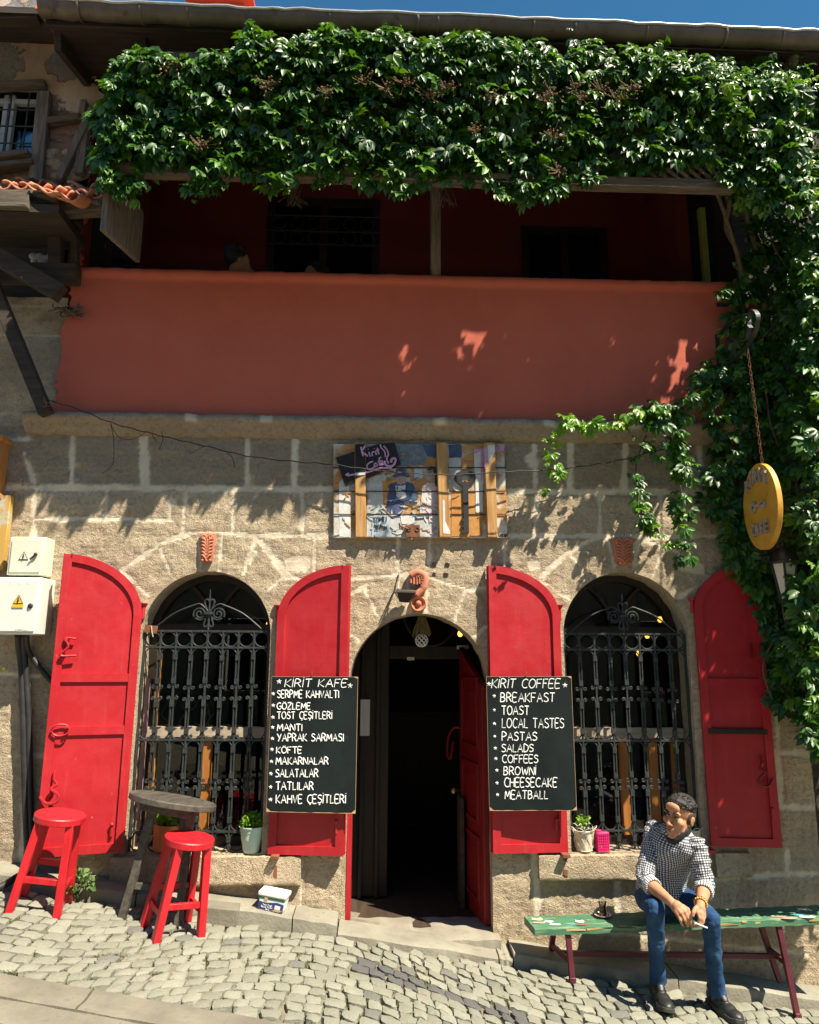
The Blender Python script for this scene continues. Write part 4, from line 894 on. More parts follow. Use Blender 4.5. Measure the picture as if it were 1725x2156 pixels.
def bushy(name, c, r, n, L, parent, mat, seed=1, flat=1.0):
    q = np.random.default_rng(seed); d = q.normal(size=(n, 3)); d /= np.linalg.norm(d, axis=1, keepdims=True); d[:, 2] = np.abs(d[:, 2]) * 1.0 - .15
    rr = q.random(n) ** .35; B = np.array(c) + d * np.array([r, r, r * flat]) * rr[:, None]; D = d + q.normal(size=(n, 3)) * .5; Nn = np.array([0, -.3, 1.]) + q.normal(size=(n, 3)) * .5
    l = L * q.uniform(.7, 1.2, n); V_, F, T = leaf_mesh(B, D, Nn, l, l * .8, np.clip(q.random(n) * .8 + .1, 0, 1)); return link_mesh(name, V_.tolist(), F, mat, parent, 80, attrs={'tone': T}, fix=False)
def pot(label, base, r0, r1, h, mat, tilt=None, plant_r=.06, seed=1, band=None):
    root = thing('potted_plant', label, 'potted plant', base, None, tilt if tilt else Euler((0, 0, 0)).to_quaternion())
    mb = MB(); prof = [(0.001, 0), (r0 * .96, 0), (r0, .006)]
    for k in range(1, 13):
        t = k / 12; r = r0 + (r1 - r0) * t; z = .006 + (h - .006) * t; prof.append((r + (.0025 if band and abs(t - band) < .045 else 0), z))
    prof += [(r1 + .005, h - .002), (r1 + .005, h + .004), (r1 - .001, h + .004), (r1 - .004, h - .03), (.001, h - .03)]
    mb.lathe(prof, (0, 0, 0), 36, cap=False); p = mb.build('pot', mat, root, 45)
    m_ = MB(); m_.lathe([(.001, h - .022), (r1 - .006, h - .024)], (0, 0, 0), 24, cap=False); m_.build('soil', M['soil'], root, 60)
    bushy('foliage', (0, 0, h + plant_r * .42), plant_r, 420, .030, root, M['basil'], seed, 1.0); return root
M['soil'] = mk('soil', (.05, .035, .025), (.09, .065, .045), 30, .95, .8, 60, .006)
M['potorange'] = mk('orange_plastic', (.58, .155, .035), (.64, .18, .045), 4, .45, .1, 30); M['potmint'] = mk('mint_enamel', (.44, .62, .52), (.50, .67, .57), 4, .35, c3=(.36, .5, .42), s3=12, t3=(.7, .8))
pb = at(334, 1793, -.005); pb.z = SILL + .003; s_ = (at(360, 1740, 0).x - at(308, 1740, 0).x) / 2
po = pot('orange plastic pot with a small green bush on the left sill behind the table', V(at(336, 1793, -.03).x, .045, SILL + .006), .062, .082, .155, M['potorange'], Euler((rad(-2), rad(5), 0)).to_quaternion(), .062, 3, .55)
pm = pot('mint green enamel bucket with a small bright bush on the left window sill', V(at(525, 1797, -.03).x, .035, SILL + .002), .052, .078, .150, M['potmint'], None, .060, 5, .5)
M['creamp'] = mk('cream_wire_pot', (.62, .58, .45), (.70, .66, .53), 8, .5, c3=(.5, .36, .36), s3=14, t3=(.66, .74))
def wire_pot(label, base, seed):
    root = thing('wire_basket_pot', label, 'flower pot', base, 'cream pots in wire baskets', Euler((0, 0, 0)).to_quaternion()); h = .125; r0, r1 = .048, .066
    mb = MB(); mb.lathe([(.001, 0), (r0, 0), (r1, h), (r1 - .004, h), (r1 - .006, h - .02), (.001, h - .022)], (0, 0, 0), 28, cap=False); mb.build('pot', M['creamp'], root, 45)
    w_ = MB()
    for k in range(9):
        for s in (1, -1):
            w_.tube([V((r0 + .004 + (r1 - r0 + .002) * t) * math.cos(6.283 * (k + s * t * 1.3) / 9), (r0 + .004 + (r1 - r0 + .002) * t) * math.sin(6.283 * (k + s * t * 1.3) / 9), h * t) for t in np.linspace(0, 1, 7)], .002, 4)
        a = 6.283 * k / 9; w_.tube([V((r1 + .006 + .016 * math.sin(t)) * math.cos(a + .5 * (t - 1.57) / 1.57 * .7), (r1 + .006 + .016 * math.sin(t)) * math.sin(a + .5 * (t - 1.57) / 1.57 * .7), h + .022 * math.sin(t)) for t in np.linspace(0, 3.14, 9)], .002, 4)
    for z in (.004, h): w_.tube([V((r0 + .005 + (r1 - r0) * z / h) * math.cos(a), (r0 + .005 + (r1 - r0) * z / h) * math.sin(a), z) for a in np.linspace(0, 6.283, 29)[:-1]], .0022, 4, closed=True)
    w_.build('wire_basket', M['creamp'], root, 60); s_ = MB(); s_.tube([(0, 0, h - .03), (.004, 0, h + .04)], .003, 5); s_.build('stem', M['basil'], root)
    bushy('foliage', (.004, 0, h + .045), .032, 60, .03, root, M['basil'], seed); return root
wire_pot('cream pot in a looped wire basket with a seedling beside the pink crate', V(at(1236, 1790, -.03).x, .04, SILL + .002), 8)
wire_pot('cream pot in a looped wire basket with a seedling behind the seated man', V(at(1462, 1785, 0).x, .05, SILL + .002), 9)
M['pink'] = mk('pink_plastic', (.62, .02, .14), (.70, .03, .18), 8, .4)
c = V(at(1273, 1790, -.03).x, .03, SILL + .002); root = thing('pink_crate', 'small pink openwork plastic crate next to the cream pot', 'crate', c, None, Euler((0, 0, .1)).to_quaternion())
mb = MB()
for z in np.linspace(.004, .10, 7): 
    for s in (-1, 1): mb.box((s * .036, 0, z), (.004, .072, .006)); mb.box((0, s * .036, z), (.072, .004, .006))
for k in np.linspace(-.034, .034, 6):
    for s in (-1, 1): mb.box((s * .0365, k, .05), (.005, .006, .1)); mb.box((k, s * .0365, .05), (.006, .005, .1))
mb.box((0, 0, .004), (.066, .066, .004)); mb.build('basket', M['pink'], root)
mb = MB(); mb.box((0, 0, .108), (.08, .08, .014)); mb.lathe([(.02, 0), (.022, .012), (.0, .014)], (-.02, 0, .113), 10); mb.build('lid', M['pink'], root, bevel=.003)
# concrete block by the stool, cheese tub, weed
c = atg(448, 1955); mb = MB(); mb.box((c.x + .03, c.y + .10, c.z + .045), (.19, .13, .10), Matrix.Rotation(.12, 3, 'Y') @ Matrix.Rotation(.1, 3, 'Z')); o = mb.build('concrete_block', M['kerb'], None, bevel=.006); tag(o, 'grey concrete block on the cobbles behind the nearer red stool', 'block')
kz = lambda x: gz(x, -.2) + .077
c = at(573, 1925, -.12); c.z = kz(c.x); root = thing('cheese_tub', 'white and blue plastic cheese tub with lettering on the kerb', 'tub', c, None, Matrix.Rotation(rad(8), 3, 'Y').to_quaternion() @ Matrix.Rotation(rad(-8), 3, 'Z').to_quaternion())
M['tubw'] = mk('white_plastic', (.72, .74, .72), (.78, .80, .78), 8, .35); M['tubb'] = mk('blue_label', (.03, .035, .16), (.045, .05, .2), 12, .4); M['tubg'] = mk('green_stripe', (.03, .16, .10), None, 8, .4); M['tubo'] = mk('ochre_print', (.55, .38, .16), None, 8, .5)
mb = MB(); a, b_, h = .082, .055, .085
mb.hexa([V(-a*.93, -b_*.93, 0), V(a*.93, -b_*.93, 0), V(a*.93, b_*.93, 0), V(-a*.93, b_*.93, 0), V(-a, -b_, h), V(a, -b_, h), V(a, b_, h), V(-a, b_, h)]); mb.build('tub', M['tubw'], root, bevel=.008)
mb = MB(); mb.box((0, 0, h + .008), (.176, .122, .022)); mb.box((0, 0, h + .02), (.150, .098, .008)); mb.build('lid', M['tubw'], root, bevel=.006)
fy = lambda z, d=0, b_=b_, h=h: -b_ * (.93 + .07 * z / h) - d
def fpl(mb, pts, d): mb.prism([V(x, fy(z, d), z) for x, z in pts], V(0, .002, 0))
mb = MB(); fpl(mb, [(-.076, .006), (.076, .006), (.079, .05), (.035, .056), (-.03, .046), (-.079, .05)], .0012); lb = mb.build('printed_label', M['tubb'], root)
mb = MB(); fpl(mb, [(-.080, .064), (.080, .064), (.081, .076), (-.081, .076)], .0012); mb.build('stripe', M['tubg'], lb)
mb = MB(); fpl(mb, [(.008, .008), (.05, .006), (.074, .014), (.04, .02)], .0025); mb.build('board_picture', M['tubo'], lb); mb = MB(); fpl(mb, [(-.045, .058), (-.025, .058), (-.025, .078), (-.045, .078)], .0026); mb.build('emblem', M['tubo'], lb)
mb = MB(); fpl(mb, [(.024, .018), (.058, .018), (.060, .038), (.026, .04)], .0032); mb.build('cheese_picture', M['tubw'], lb)
TUB = (root, lb, fy)
c = atg(150, 1905); root = thing('weed', 'small green weed growing at the foot of the wall by the farther stool', 'plant', V(c.x, c.y + .08, c.z), None, Euler((0, 0, 0)).to_quaternion())
M['weed'] = mat_leaf('weed_leaf', (.06, .11, .03), (.10, .17, .05), (.16, .24, .07), .6, .25)
bushy('foliage', (0, 0, .07), .09, 120, .04, root, M['weed'], 12, 1.2)
mb = MB()
for k in range(7): a = k * .9; mb.tube([(0, 0, 0), (.04 * math.cos(a), .04 * math.sin(a), .07), (.08 * math.cos(a), .08 * math.sin(a), .12)], .003, 5)
mb.build('stem', M['weed'], root)
# electrical cabinets
def cabinet(label, tl, br, Y, mat, depth):
    a, b_ = at(*tl, -Y), at(*br, -Y); root = thing('electrical_cabinet', label, 'electrical box', V((a.x + b_.x) / 2, -Y / 2, b_.z))
    mb = MB(); mb.box(((a.x + b_.x) / 2, -Y / 2, (a.z + b_.z) / 2), (b_.x - a.x, Y, a.z - b_.z)); body = mb.build('cabinet_body', mat, root, bevel=.006)
    m_ = MB(); i = .018; m_.box(((a.x + b_.x) / 2, -Y - .004, (a.z + b_.z) / 2), (b_.x - a.x - 2 * i, .010, a.z - b_.z - 2 * i)); d = m_.build('cabinet_door', mat, root, bevel=.003); return root, a, b_, d
M['yelsign'] = mk('warning_yellow', (.72, .42, .02), (.76, .46, .03), 9, .5); M['sticker'] = mk('yellow_sticker', (.70, .55, .02), None, 9, .5); M['ink'] = mk('black_print', (.01, .01, .01), None, 9, .5); M['greyprint'] = mk('grey_embossing', (.42, .43, .40), None, 9, .5)
def warn(parent, c, w_, fillm, Y, plate=False):
    h = w_ * .9; tri = lambda k, d: [V(c.x - w_/2 * k, Y - d, c.z - h/2 * k - (0 if k == 1 else -.0)), V(c.x + w_/2 * k, Y - d, c.z - h/2 * k), V(c.x, Y - d, c.z + h/2 * k)]
    mb = MB(); mb.prism(tri(1, .002), V(0, .002, 0)); s = mb.build('warning_triangle', M['ink'], parent)
    mb = MB(); mb.prism([p + V(0, 0, -h * .02) for p in tri(.78, .0035)], V(0, .002, 0)); mb.build('triangle_field', fillm, s if False else parent)
    mb = MB(); q = lambda x, z: V(c.x + x * w_, Y - .006, c.z - h * .12 + z * h); mb.tube([q(.05, .3), q(-.04, .02), q(.05, .04), q(-.03, -.24)], .0035, 5); mb.build('bolt_symbol', M['ink'], parent)
    if plate: mb = MB(); mb.box((c.x, Y - .001, c.z - h * .5 - .012), (w_ * 1.05, .003, .020)); mb.build('warning_plate', M['yelsign'], parent)
c1, a, b_, d = cabinet('upper small pale green electrical cabinet with a warning triangle and padlock', (22, 1130), (89, 1211), .14, M['cream'], .14)
warn(c1, at(50, 1170, -.15), .062, M['cream'], -.15)
mb = MB(); p = at(72, 1172, -.15); mb.tube([p + V(.012, -.01, .012), p + V(-.02, -.012, -.02)], .006, 6); mb.ell(p + V(.012, -.01, .014), .012, None, 10, 7); mb.build('lock_handle', M['black'], c1, 50)
c2, a, b_, d = cabinet('lower large white electrical cabinet with a yellow warning triangle', (-14, 1215), (77, 1336), .20, M['white'], .2)
warn(c2, at(39, 1262, -.212), .066, M['yelsign'], -.212, True)
mb = MB(); mb.lathe([(.016, 0), (.016, .01), (.008, .016), (.0, .016)], at(65, 1276, -.205), 12, Matrix.Rotation(rad(90), 3, 'X')); mb.build('lock', M['black'], c2, 50)
for k in range(3):
    mb = MB(); mb.lathe([(.012, 0), (.012, .004), (.0, .005)], at(24 + k * 18, 1228, -.205), 14, Matrix.Rotation(rad(90), 3, 'X')); mb.build('knockout', M['white'], c2, 50)
ADER = c2
for pts, r, lb in (([(38, 1338, -.12), (40, 1365, -.06), (46, 1420, -.045), (50, 1550, -.045), (54, 1700, -.045), (58, 1800, -.06), (50, 1835, -.12), (30, 1850, -.2), (0, 1868, -.3), (-60, 1890, -.4)], .021, 'thick black cable running down from the white cabinet, left one'), ([(48, 1338, -.1), (52, 1380, -.05), (60, 1500, -.042), (64, 1660, -.042), (66, 1790, -.05), (60, 1832, -.1), (40, 1858, -.18)], .019, 'thick black cable running down from the white cabinet, right one by the shutter'), ([(56, 1338, -.1), (60, 1370, -.05), (78, 1398, -.035), (104, 1430, -.035), (140, 1470, -.035)], .017, 'black cable slanting from the white cabinet behind the open shutter')):
    mb = MB(); mb.tube(smoothpath([at(*p) for p in pts], 6), r, 10); tag(mb.build('power_cable', M['cable'], None, 80), lb, 'cable', 'cables below the electrical cabinets')
mb = MB(); mb.lathe([(.011, 0), (.011, .003), (0, .003)], at(8, 1408, -.012), 16, Matrix.Rotation(rad(90), 3, 'X')); tag(mb.build('round_sticker', M['sticker'], None, 60), 'tiny round yellow sticker on the dark stone at the left edge', 'sticker')
# ochre wooden box at the left edge
M['ochre'] = mk('orange_brown_paint', (.42, .15, .03), (.52, .22, .055), 5, .6, .4, 40, c3=(.25, .09, .03), s3=10)
M['ochre2'] = mk('ochre_and_grey_paint', (.50, .30, .07), (.45, .42, .33), 3, .7, .4, 40, lo=.48, hi=.52)
a, b_ = at(-60, 925, -.13), at(-12, 1036, -.13); root = thing('sign_cabinet', 'orange brown wooden cabinet mounted on the wall at the left edge', 'cabinet', V(-2.9, -.16, b_.z))
mb = MB(); mb.box(((a.x + b_.x) / 2, -.065, (a.z + b_.z) / 2), (b_.x - a.x, .13, a.z - b_.z)); mb.build('cabinet_body', M['ochre'], root, bevel=.006)
for z in (a.z + .015, b_.z - .015): m_ = MB(); m_.box(((a.x + b_.x) / 2 + .006, -.07, z), (b_.x - a.x + .02, .15, .04)); m_.build('moulding', M['ochre'], root, bevel=.006)
a, b_ = at(-60, 1042, -.06), at(5, 1200, -.06); mb = MB(); mb.box(((a.x + b_.x) / 2, -.035, (a.z + b_.z) / 2), (b_.x - a.x, .05, a.z - b_.z)); mb.build('back_board', M['ochre2'], root, bevel=.004)
# ================================================================== OLD NEIGHBOUR HOUSE (left)
OLD = thing('old_house', 'derelict neighbouring house with peeling plaster, barred window and clay tiled canopy', 'building', (-3.0, .2, 0.3))
def mat_oldwall():
    m, t, p = nodes('peeling_plaster'); v = obc(t); sep = t.nodes.new('ShaderNodeSeparateXYZ'); t.links.new(v, sep.inputs[0])
    pl = mixc(t, ramp(t, noise(t, 1.7, 6, .6, v).outputs[0], [(.35, 0.), (.65, 1.)]), (.52, .44, .36), (.44, .31, .21)); st = ramp(t, noise(t, 2.5, 6, .6, stretch(t, 5, 5, .6)).outputs[0], [(.5, 0.), (.75, .6)]); pl = mixc(t, st, pl, (.30, .19, .09))
    gy = ramp(t, noise(t, 40, 5, .7, v).outputs[0], [(.4, (.20, .19, .18)), (.7, (.30, .285, .27))])
    n = noise(t, 2.1, 9, .62, v, .3).outputs[0]; base = mixc(t, ramp(t, n, [(.492, 0.), (.503, 1.)]), gy, pl)
    zz = mth(t, 'ADD', sep.outputs['Z'], mth(t, 'MULTIPLY', noise(t, 4, 5, .6, v).outputs[0], .35))
    rb = ramp(t, noise(t, 3, 7, .7, stretch(t, 1.5, 1.5, 9)).outputs[0], [(.35, (.12, .075, .045)), (.5, (.28, .19, .12)), (.62, (.33, .17, .10)), (.75, (.42, .34, .24))])
    k = ramp(t, mth(t, 'SUBTRACT', zz, RUBZ - .5), [(.66, 1.), (.68, 0.)]); t.links.new(mixc(t, k, base, rb), p.inputs['Base Color']); p.inputs['Roughness'].default_value = .95
    h = mth(t, 'ADD', mth(t, 'MULTIPLY', ramp(t, n, [(.488, 0.), (.508, 1.)]), .6), mth(t, 'MULTIPLY', noise(t, 26, 7, .65, v).outputs[0], mth(t, 'ADD', mth(t, 'MULTIPLY', k, 1.6), .25))); bump(t, p, h, 1.0, .02); return m
YO = -.05
RUBZ = at(130, 232, YO).z
M['oldwall'] = mat_oldwall()
wx0, wx1, wz0, wz1 = at(-70, 330, YO).x, at(86, 260, YO).x, at(40, 338, YO).z, at(40, 192, YO).z
xr = at(188, 300, YO).x
mb = MB(); n = 50; zt = at(90, -60, YO).z; zb = at(90, 400, YO).z; P = []
def oldpatch(x0, x1, z0, z1, nx, nz, rag=False):
    P = []
    for j in range(nz):
        for i in range(nx):
            z = z0 + (z1 - z0) * j / (nz - 1); xe = x1 + (.045 * math.sin(z * 11) + .03 * math.sin(z * 29 + 1) + .02 * math.sin(z * 71) if rag else 0); x = x0 + (xe - x0) * i / (nx - 1); P.append((x, YO + .008 * math.sin(z * 9 + x * 7), z))
    mb.grid(P, nx, nz)
oldpatch(wx1, xr, zb, zt, 12, 90, True); oldpatch(-3.9, wx1, wz1, zt, 14, 20); oldpatch(-3.9, wx1, zb, wz0, 14, 10)
mb.build('upper_wall', M['oldwall'], OLD, 60)
mb = MB(); mb.box((-3.3, .45, (wz0 + wz1) / 2 + .3), (2.4, .05, wz1 - wz0 + 1.6)); mb.box((-3.3, .25, wz1 + .5), (2.4, .38, .05)); mb.box((wx1 + .15, .25, (wz0 + wz1) / 2), (.05, .38, 2.0)); mb.build('dark_room', M['darkwood'], OLD)
M['blueframe'] = mk('pale_blue_frame', (.30, .34, .36), (.45, .48, .48), 8, .7, c3=(.2, .16, .12), s3=16)
mb = MB(); t_ = .035; yw = YO + .06
for x in (at(10, 260, yw).x, at(24, 260, yw).x, wx1 - .05): mb.box((x, yw, (wz0 + wz1) / 2), (t_, .04, wz1 - wz0))
mb.box(((-3.8 + wx1) / 2, yw + .002, wz1 - .05), (wx1 + 3.8, .04, .04)); mb.box(((-3.8 + wx1) / 2, yw + .002, wz0 + .02), (wx1 + 3.8, .04, .04))
f = mb.build('window', M['blueframe'], OLD, bevel=.003)
mb = MB(); mb.box(((-3.8 + wx1) / 2, yw + .03, (wz0 + wz1) / 2), (wx1 + 3.8, .004, wz1 - wz0)); mb.build('pane', M['glass'], f)
for px in (17, 55): m_ = MB(); x = at(px, 260, YO - .01).x; m_.tube([V(x, YO - .01, wz0), V(x, YO - .01, wz1 - .02)], .007, 6); m_.build('bar', M['iron'], f)
for py in (237, 272, 308): m_ = MB(); z = at(40, py, YO - .01).z; m_.tube([V(-3.8, YO - .02, z), V(wx1, YO - .02, z + .02)], .006, 6); m_.build('bar', M['iron'], f)
def timber(name, p, q, w_, Y=YO - .03, mat='weath', d=.06, up=(0, 1, 0)):
    m_ = MB(); m_.bar(at(*p, Y), at(*q, Y), w_, d, up); return m_.build(name, M[mat], OLD, bevel=.006)
timber('lintel', (-70, 186), (97, 178), .055, mat='weathx'); timber('window_post', (90, 196), (72, 380), .06); timber('window_post', (101, 196), (84, 385), .05)
timber('sill_board', (-70, 345), (66, 328), .045, YO - .06, 'weathx', .12); timber('sill_board', (-70, 362), (74, 345), .04, YO - .04, 'weathx', .1)
timber('brace', (102, 257), (176, 248), .05, mat='weathx'); timber('brace', (124, 382), (196, 232), .055, YO - .05); timber('stud', (172, 255), (178, 214), .05); timber('stud', (168, 368), (180, 272), .07)
m_ = MB()
for k in range(26):
    px, py = random.uniform(95, 172), random.uniform(318, 378); r = random.uniform(.02, .05); m_.ell(at(px, py, YO - .005), (r * 1.3, .022, r * .7), None, 8, 6)
m_.build('rubble_infill', M['stonep'], OLD, 60)
# tiled canopy
M['oldtile'] = mk('sunlit_clay_tile', (.50, .17, .09), (.62, .28, .16), 8, .8, .4, 50, .004, c3=(.30, .14, .09), s3=18)
def s_tile(p, dx, dy, L):
    m_ = MB(); n = 12; P = []
    for j in range(2):
        for i in range(n):
            u = i / (n - 1); P.append(Vector(p) + Vector(dx) * u + Vector(dy) * j + V(0, 0, .028 * math.sin(u * 6.283 + .6) + .02 * (u > .82)))
    m_.grid(P, n, 2); b = [v for v in m_.v]; o = m_.build('roof_tile', M['oldtile'], OLD, 60, fix=False); md = o.modifiers.new('th', 'SOLIDIFY'); md.thickness = .016; return o
for (px, py, ln, Yf) in ((-35, 384, .30, -.42), (2, 384, .30, -.42), (38, 388, .30, -.42), (62, 392, .34, -.50), (88, 402, .30, -.46), (108, 408, .34, -.52), (132, 398, .28, -.40), (160, 402, .26, -.36)):
    p = at(px, py, Yf); s_tile(p, (.20, 0, -.02), (.0, ln, .13), ln)
for (px, py) in ((95, 388), (140, 386), (30, 378)): p = at(px, py, -.18); s_tile(p, (.20, 0, -.02), (.02, .2, .09), .2)
timber('canopy_fascia', (-60, 418), (62, 418), .12, -.46, 'weathx', .03, (0, 1, 0)); timber('canopy_fascia', (-60, 432), (60, 436), .03, -.48, 'weathx', .05)
timber('canopy_beam', (40, 447), (222, 437), .09, -.30, 'weathx', .1); timber('canopy_rafter', (60, 405), (120, 425), .03, -.40, 'weathx', .05); timber('canopy_rafter', (120, 404), (215, 432), .03, -.34, 'weath', .05); timber('canopy_rafter', (150, 398), (222, 420), .025, -.30, 'weath', .05)
m_ = MB(); a = at(80, 452, -.45); m_.box((-3.1, -.22, a.z + .05), (1.75, .46, .06)); m_.build('canopy_deck', M['soffit'], OLD)
timber('jetty_post', (119, 455), (119, 560), .09, -.12, 'soffit', .09); timber('jetty_post', (158, 455), (158, 560), .05, -.08, 'soffit', .06); timber('jetty_beam', (-60, 575), (165, 578), .12, -.1, 'soffit', .12); timber('jetty_beam', (-60, 470), (170, 462), .1, -.14, 'soffit', .1)
timber('jetty_strut', (-40, 520), (128, 618), .12, -.24, 'soffit', .09); timber('jetty_strut', (-30, 560), (98, 872), .085, -.16, 'soffit', .075)
m_ = MB(); z0, z1 = at(60, 628, 0).z, at(60, 395, 0).z; m_.box((-3.1, .42, (z0 + z1) / 2), (1.8, .06, z1 - z0)); m_.build('jetty_back_wall', M['soffit'], OLD)
m_ = MB()
for k in range(60): px, py = random.choice(((85, 545), (105, 548), (150, 538), (152, 550), (140, 541))); r = random.uniform(.012, .03); m_.ell(at(px + random.uniform(-16, 16), py + random.uniform(-9, 9), .3), (r * 1.4, .02, r), None, 7, 5)
m_.build('pale_sunlit_rubble', M['palewood'], OLD, 60)  # pale colour stands in for sunlight on the far rubble
mb = MB(); n = 50; zt = at(60, 624, 0).z; zb = at(60, 925, 0).z - .02; P = []; A = []
for j in range(60):
    for i in range(n): P.append([-3.75 + (1.44 + .0) * i / (n - 1), 0, zb + (zt - zb) * j / 59])
A = np.array(P); A[:, 1] = .012 - fbm(A[:, [0, 2]], 61, 4, 5) * .007; mo = np.zeros(len(A))
for z, w_ in ((at(60, 705, 0).z, .012), (at(60, 645, 0).z, .012), (at(60, 870, 0).z, .012)): mo = np.maximum(mo, np.clip((w_ - abs(A[:, 2] - z) + .006 * fbm(A[:, [0, 2]], 8, 3, 6)) / .008, 0, 1) * .5)
mb.grid(A, n, 60); mb.build('lower_stone_wall', M['stone'], OLD, 60, attrs={'mortar': mo, 'tone': np.clip(.4 + .4 * fbm(A[:, [0, 2]], 19, 3, 1.2), 0, 1)}, fix=False)
mb = MB(); mb.box((-3.2, .0, at(30, 60, -.5).z), (1.9, 1.4, .05)) if False else None
ew, eo = at(60, 66, YO).z, at(60, 30, -.55).z; mb.hexa([V(-4.4, -.56, eo), V(-2.42, -.56, eo), V(-2.42, .4, ew + .1), V(-4.4, .4, ew + .1), V(-4.4, -.56, eo + .05), V(-2.42, -.56, eo + .05), V(-2.42, .4, ew + .15), V(-4.4, .4, ew + .15)]); mb.build('eaves_soffit', M['soffit'], OLD); timber('eaves_beam', (-60, 40), (84, 36), .08, -.5, 'soffit', .08)

# ================================================================== VINES
M['leaf'] = mat_leaf('vine_leaf', (.012, .055, .006), (.036, .13, .010), (.14, .30, .016), .44, .26, (.20, .44, .01))
M['young'] = mat_leaf('young_vine_leaf', (.08, .20, .01), (.14, .30, .012), (.28, .42, .02), .35, .35, (.35, .6, .03))
M['bark'] = mk('vine_bark', (.07, .05, .035), (.15, .11, .075), 14, .9, .8, 40, .006, st=(3, 3, 1))
M['berry'] = mk('dry_berries', (.10, .05, .02), (.22, .13, .06), 60, .7)
def poly_y(pts, x): xs = [p[0] for p in pts]; ys = [p[1] for p in pts]; return np.interp(x, xs, ys)
TOPB = [(205,210),(235,150),(262,112),(300,102),(340,108),(400,128),(440,112),(480,114),(512,78),(535,60),(560,78),(590,95),(640,75),(690,62),(760,72),(830,60),(870,80),(905,92),(960,72),(1010,72),(1060,90),(1120,76),(1180,104),(1230,82),(1290,98),(1330,90),(1400,92),(1450,112),(1500,125),(1560,140),(1620,150),(1700,170)]
BOTB = [(205,300),(222,395),(252,408),(285,400),(300,365),(330,352),(400,356),(410,390),(425,402),(440,372),(480,362),(540,378),(600,388),(650,372),(700,372),(740,380),(800,388),(850,404),(900,385),(960,378),(1010,378),(1050,398),(1120,418),(1180,402),(1240,388),(1290,372),(1350,362),(1420,352),(1500,348),(1560,420),(1700,450)]
def leafcloud(pts, out, L0, r, droop=.8, seedn=0, palm=5):
    """pts: (n,3) node points; compound leaves of five leaflets hanging off them"""
    n = len(pts); Bs = []; Ds = []; Ns = []; Ls = []; Ts = []
    out = np.asarray(out, float)
    for i in range(n):
        nn = out + r.normal(size=3) * .42 + np.array([0, 0, .25]); nn /= np.linalg.norm(nn); dd = np.array([0, 0, -droop]) + r.normal(size=3) * .40 + out * .25; dd -= nn * (dd @ nn); dd /= np.linalg.norm(dd); ss = np.cross(dd, nn)
        L = L0 * r.uniform(.5, 1.35); tn = np.clip(r.normal() * .24 + .40, 0, 1)
        if r.random() < .06: tn = r.uniform(.8, 1.)
        for k in range(palm):
            a = (k - (palm - 1) / 2) * (2.15 / (palm - 1)) + r.normal() * .08; d = dd * math.cos(a) + ss * math.sin(a) - nn * .12; l = L * (1 - .22 * abs(k - (palm - 1) / 2) / 2)
            Bs.append(pts[i] + d * L * .10); Ds.append(d + r.normal(size=3) * .08); Ns.append(nn + ss * math.sin(a) * .35); Ls.append(l); Ts.append(np.clip(tn + r.normal() * .06, 0, 1))
    return [np.array(a) for a in (Bs, Ds, Ns, Ls, Ts)]
def cloud_obj(name, sets, mat, parent):
    B, D, Nn, L, T = [np.concatenate([s[k] for s in sets]) for k in range(5)]
    V_, F, TT = leaf_mesh(B, D, Nn, L, L * .56, T); return link_mesh(name, V_.tolist(), F, mat, parent, 80, attrs={'tone': TT}, fix=False)
def sample_top(n, r, y0, y1, edge=0):
    out = []
    while len(out) < n:
        x = r.uniform(208, 1700); a, b = poly_y(TOPB, x), poly_y(BOTB, x); y = a + (b - 13 - a) * r.random()
        t = (y - 80) / 310.; cl = fbm(np.array([[x / 90., y / 90.]]), 101, 2, 1.)[0]
        if r.random() < .5 - .5 * cl - .15: continue
        if x > 1120 and r.random() < edge: continue
        Y = y0 + (y1 - y0) * t + .055 * cl + r.normal() * .02
        out.append(at(x, y + 8, Y))
    return np.array([tuple(p) for p in out])
VINE = thing('climbing_vine', 'thick dark green vine hanging like a curtain from the eaves over the balcony', 'vine', (0.3, -.8, at(900, 390, -.75).z))
r = np.random.default_rng(21)
s1 = leafcloud(sample_top(1900, r, -.93, -.76), (0.15, -.85, .3), .082, r); s2 = leafcloud(sample_top(1000, r, -.84, -.72, .2), (0, -.9, .2), .088, r); s3 = leafcloud(sample_top(750, r, -.78, -.70, .35), (0, -.9, .1), .10, r)
px = []
for k in range(900):
    x = r.uniform(240, 1690); y = poly_y(TOPB, x) + r.uniform(2, 70)
    if x > 1080 and r.random() < .55: continue
    px.append(tuple(at(x, y, r.uniform(-.95, -.76))))
for k in range(420): px.append(tuple(at(r.uniform(245, 900), r.uniform(120, 230), r.uniform(-.74, -.66))))
for k in range(160): px.append(tuple(at(r.uniform(900, 1660), r.uniform(110, 230), r.uniform(-.78, -.68))))
for k in range(240): px.append(tuple(at(r.uniform(1330, 1700), r.uniform(125, 235), r.uniform(-.76, -.64))))
for k in range(700):
    x = r.uniform(225, 1100); y = poly_y(TOPB, x) + r.uniform(-4, 30); px.append(tuple(at(x, y, r.uniform(-.97, -.80))))
for x, y, n in [(262, 394, 14), (430, 392, 14), (700, 368, 10), (1170, 394, 14), (535, 70, 8), (690, 68, 8), (830, 66, 7), (1000, 78, 7), (1230, 88, 8), (1350, 95, 6), (250, 395, 9), (420, 395, 10), (850, 400, 8), (1120, 412, 9), (1050, 395, 6), (600, 385, 7), (1480, 118, 6), (300, 110, 6), (225, 230, 7), (215, 330, 7)]:
    for q in range(n): px.append(tuple(at(x + r.normal() * 18, y + r.normal() * 11, -.90 if y < 200 else -.78)))
s4 = leafcloud(np.array(px), (0, -.85, .3), .072, r)
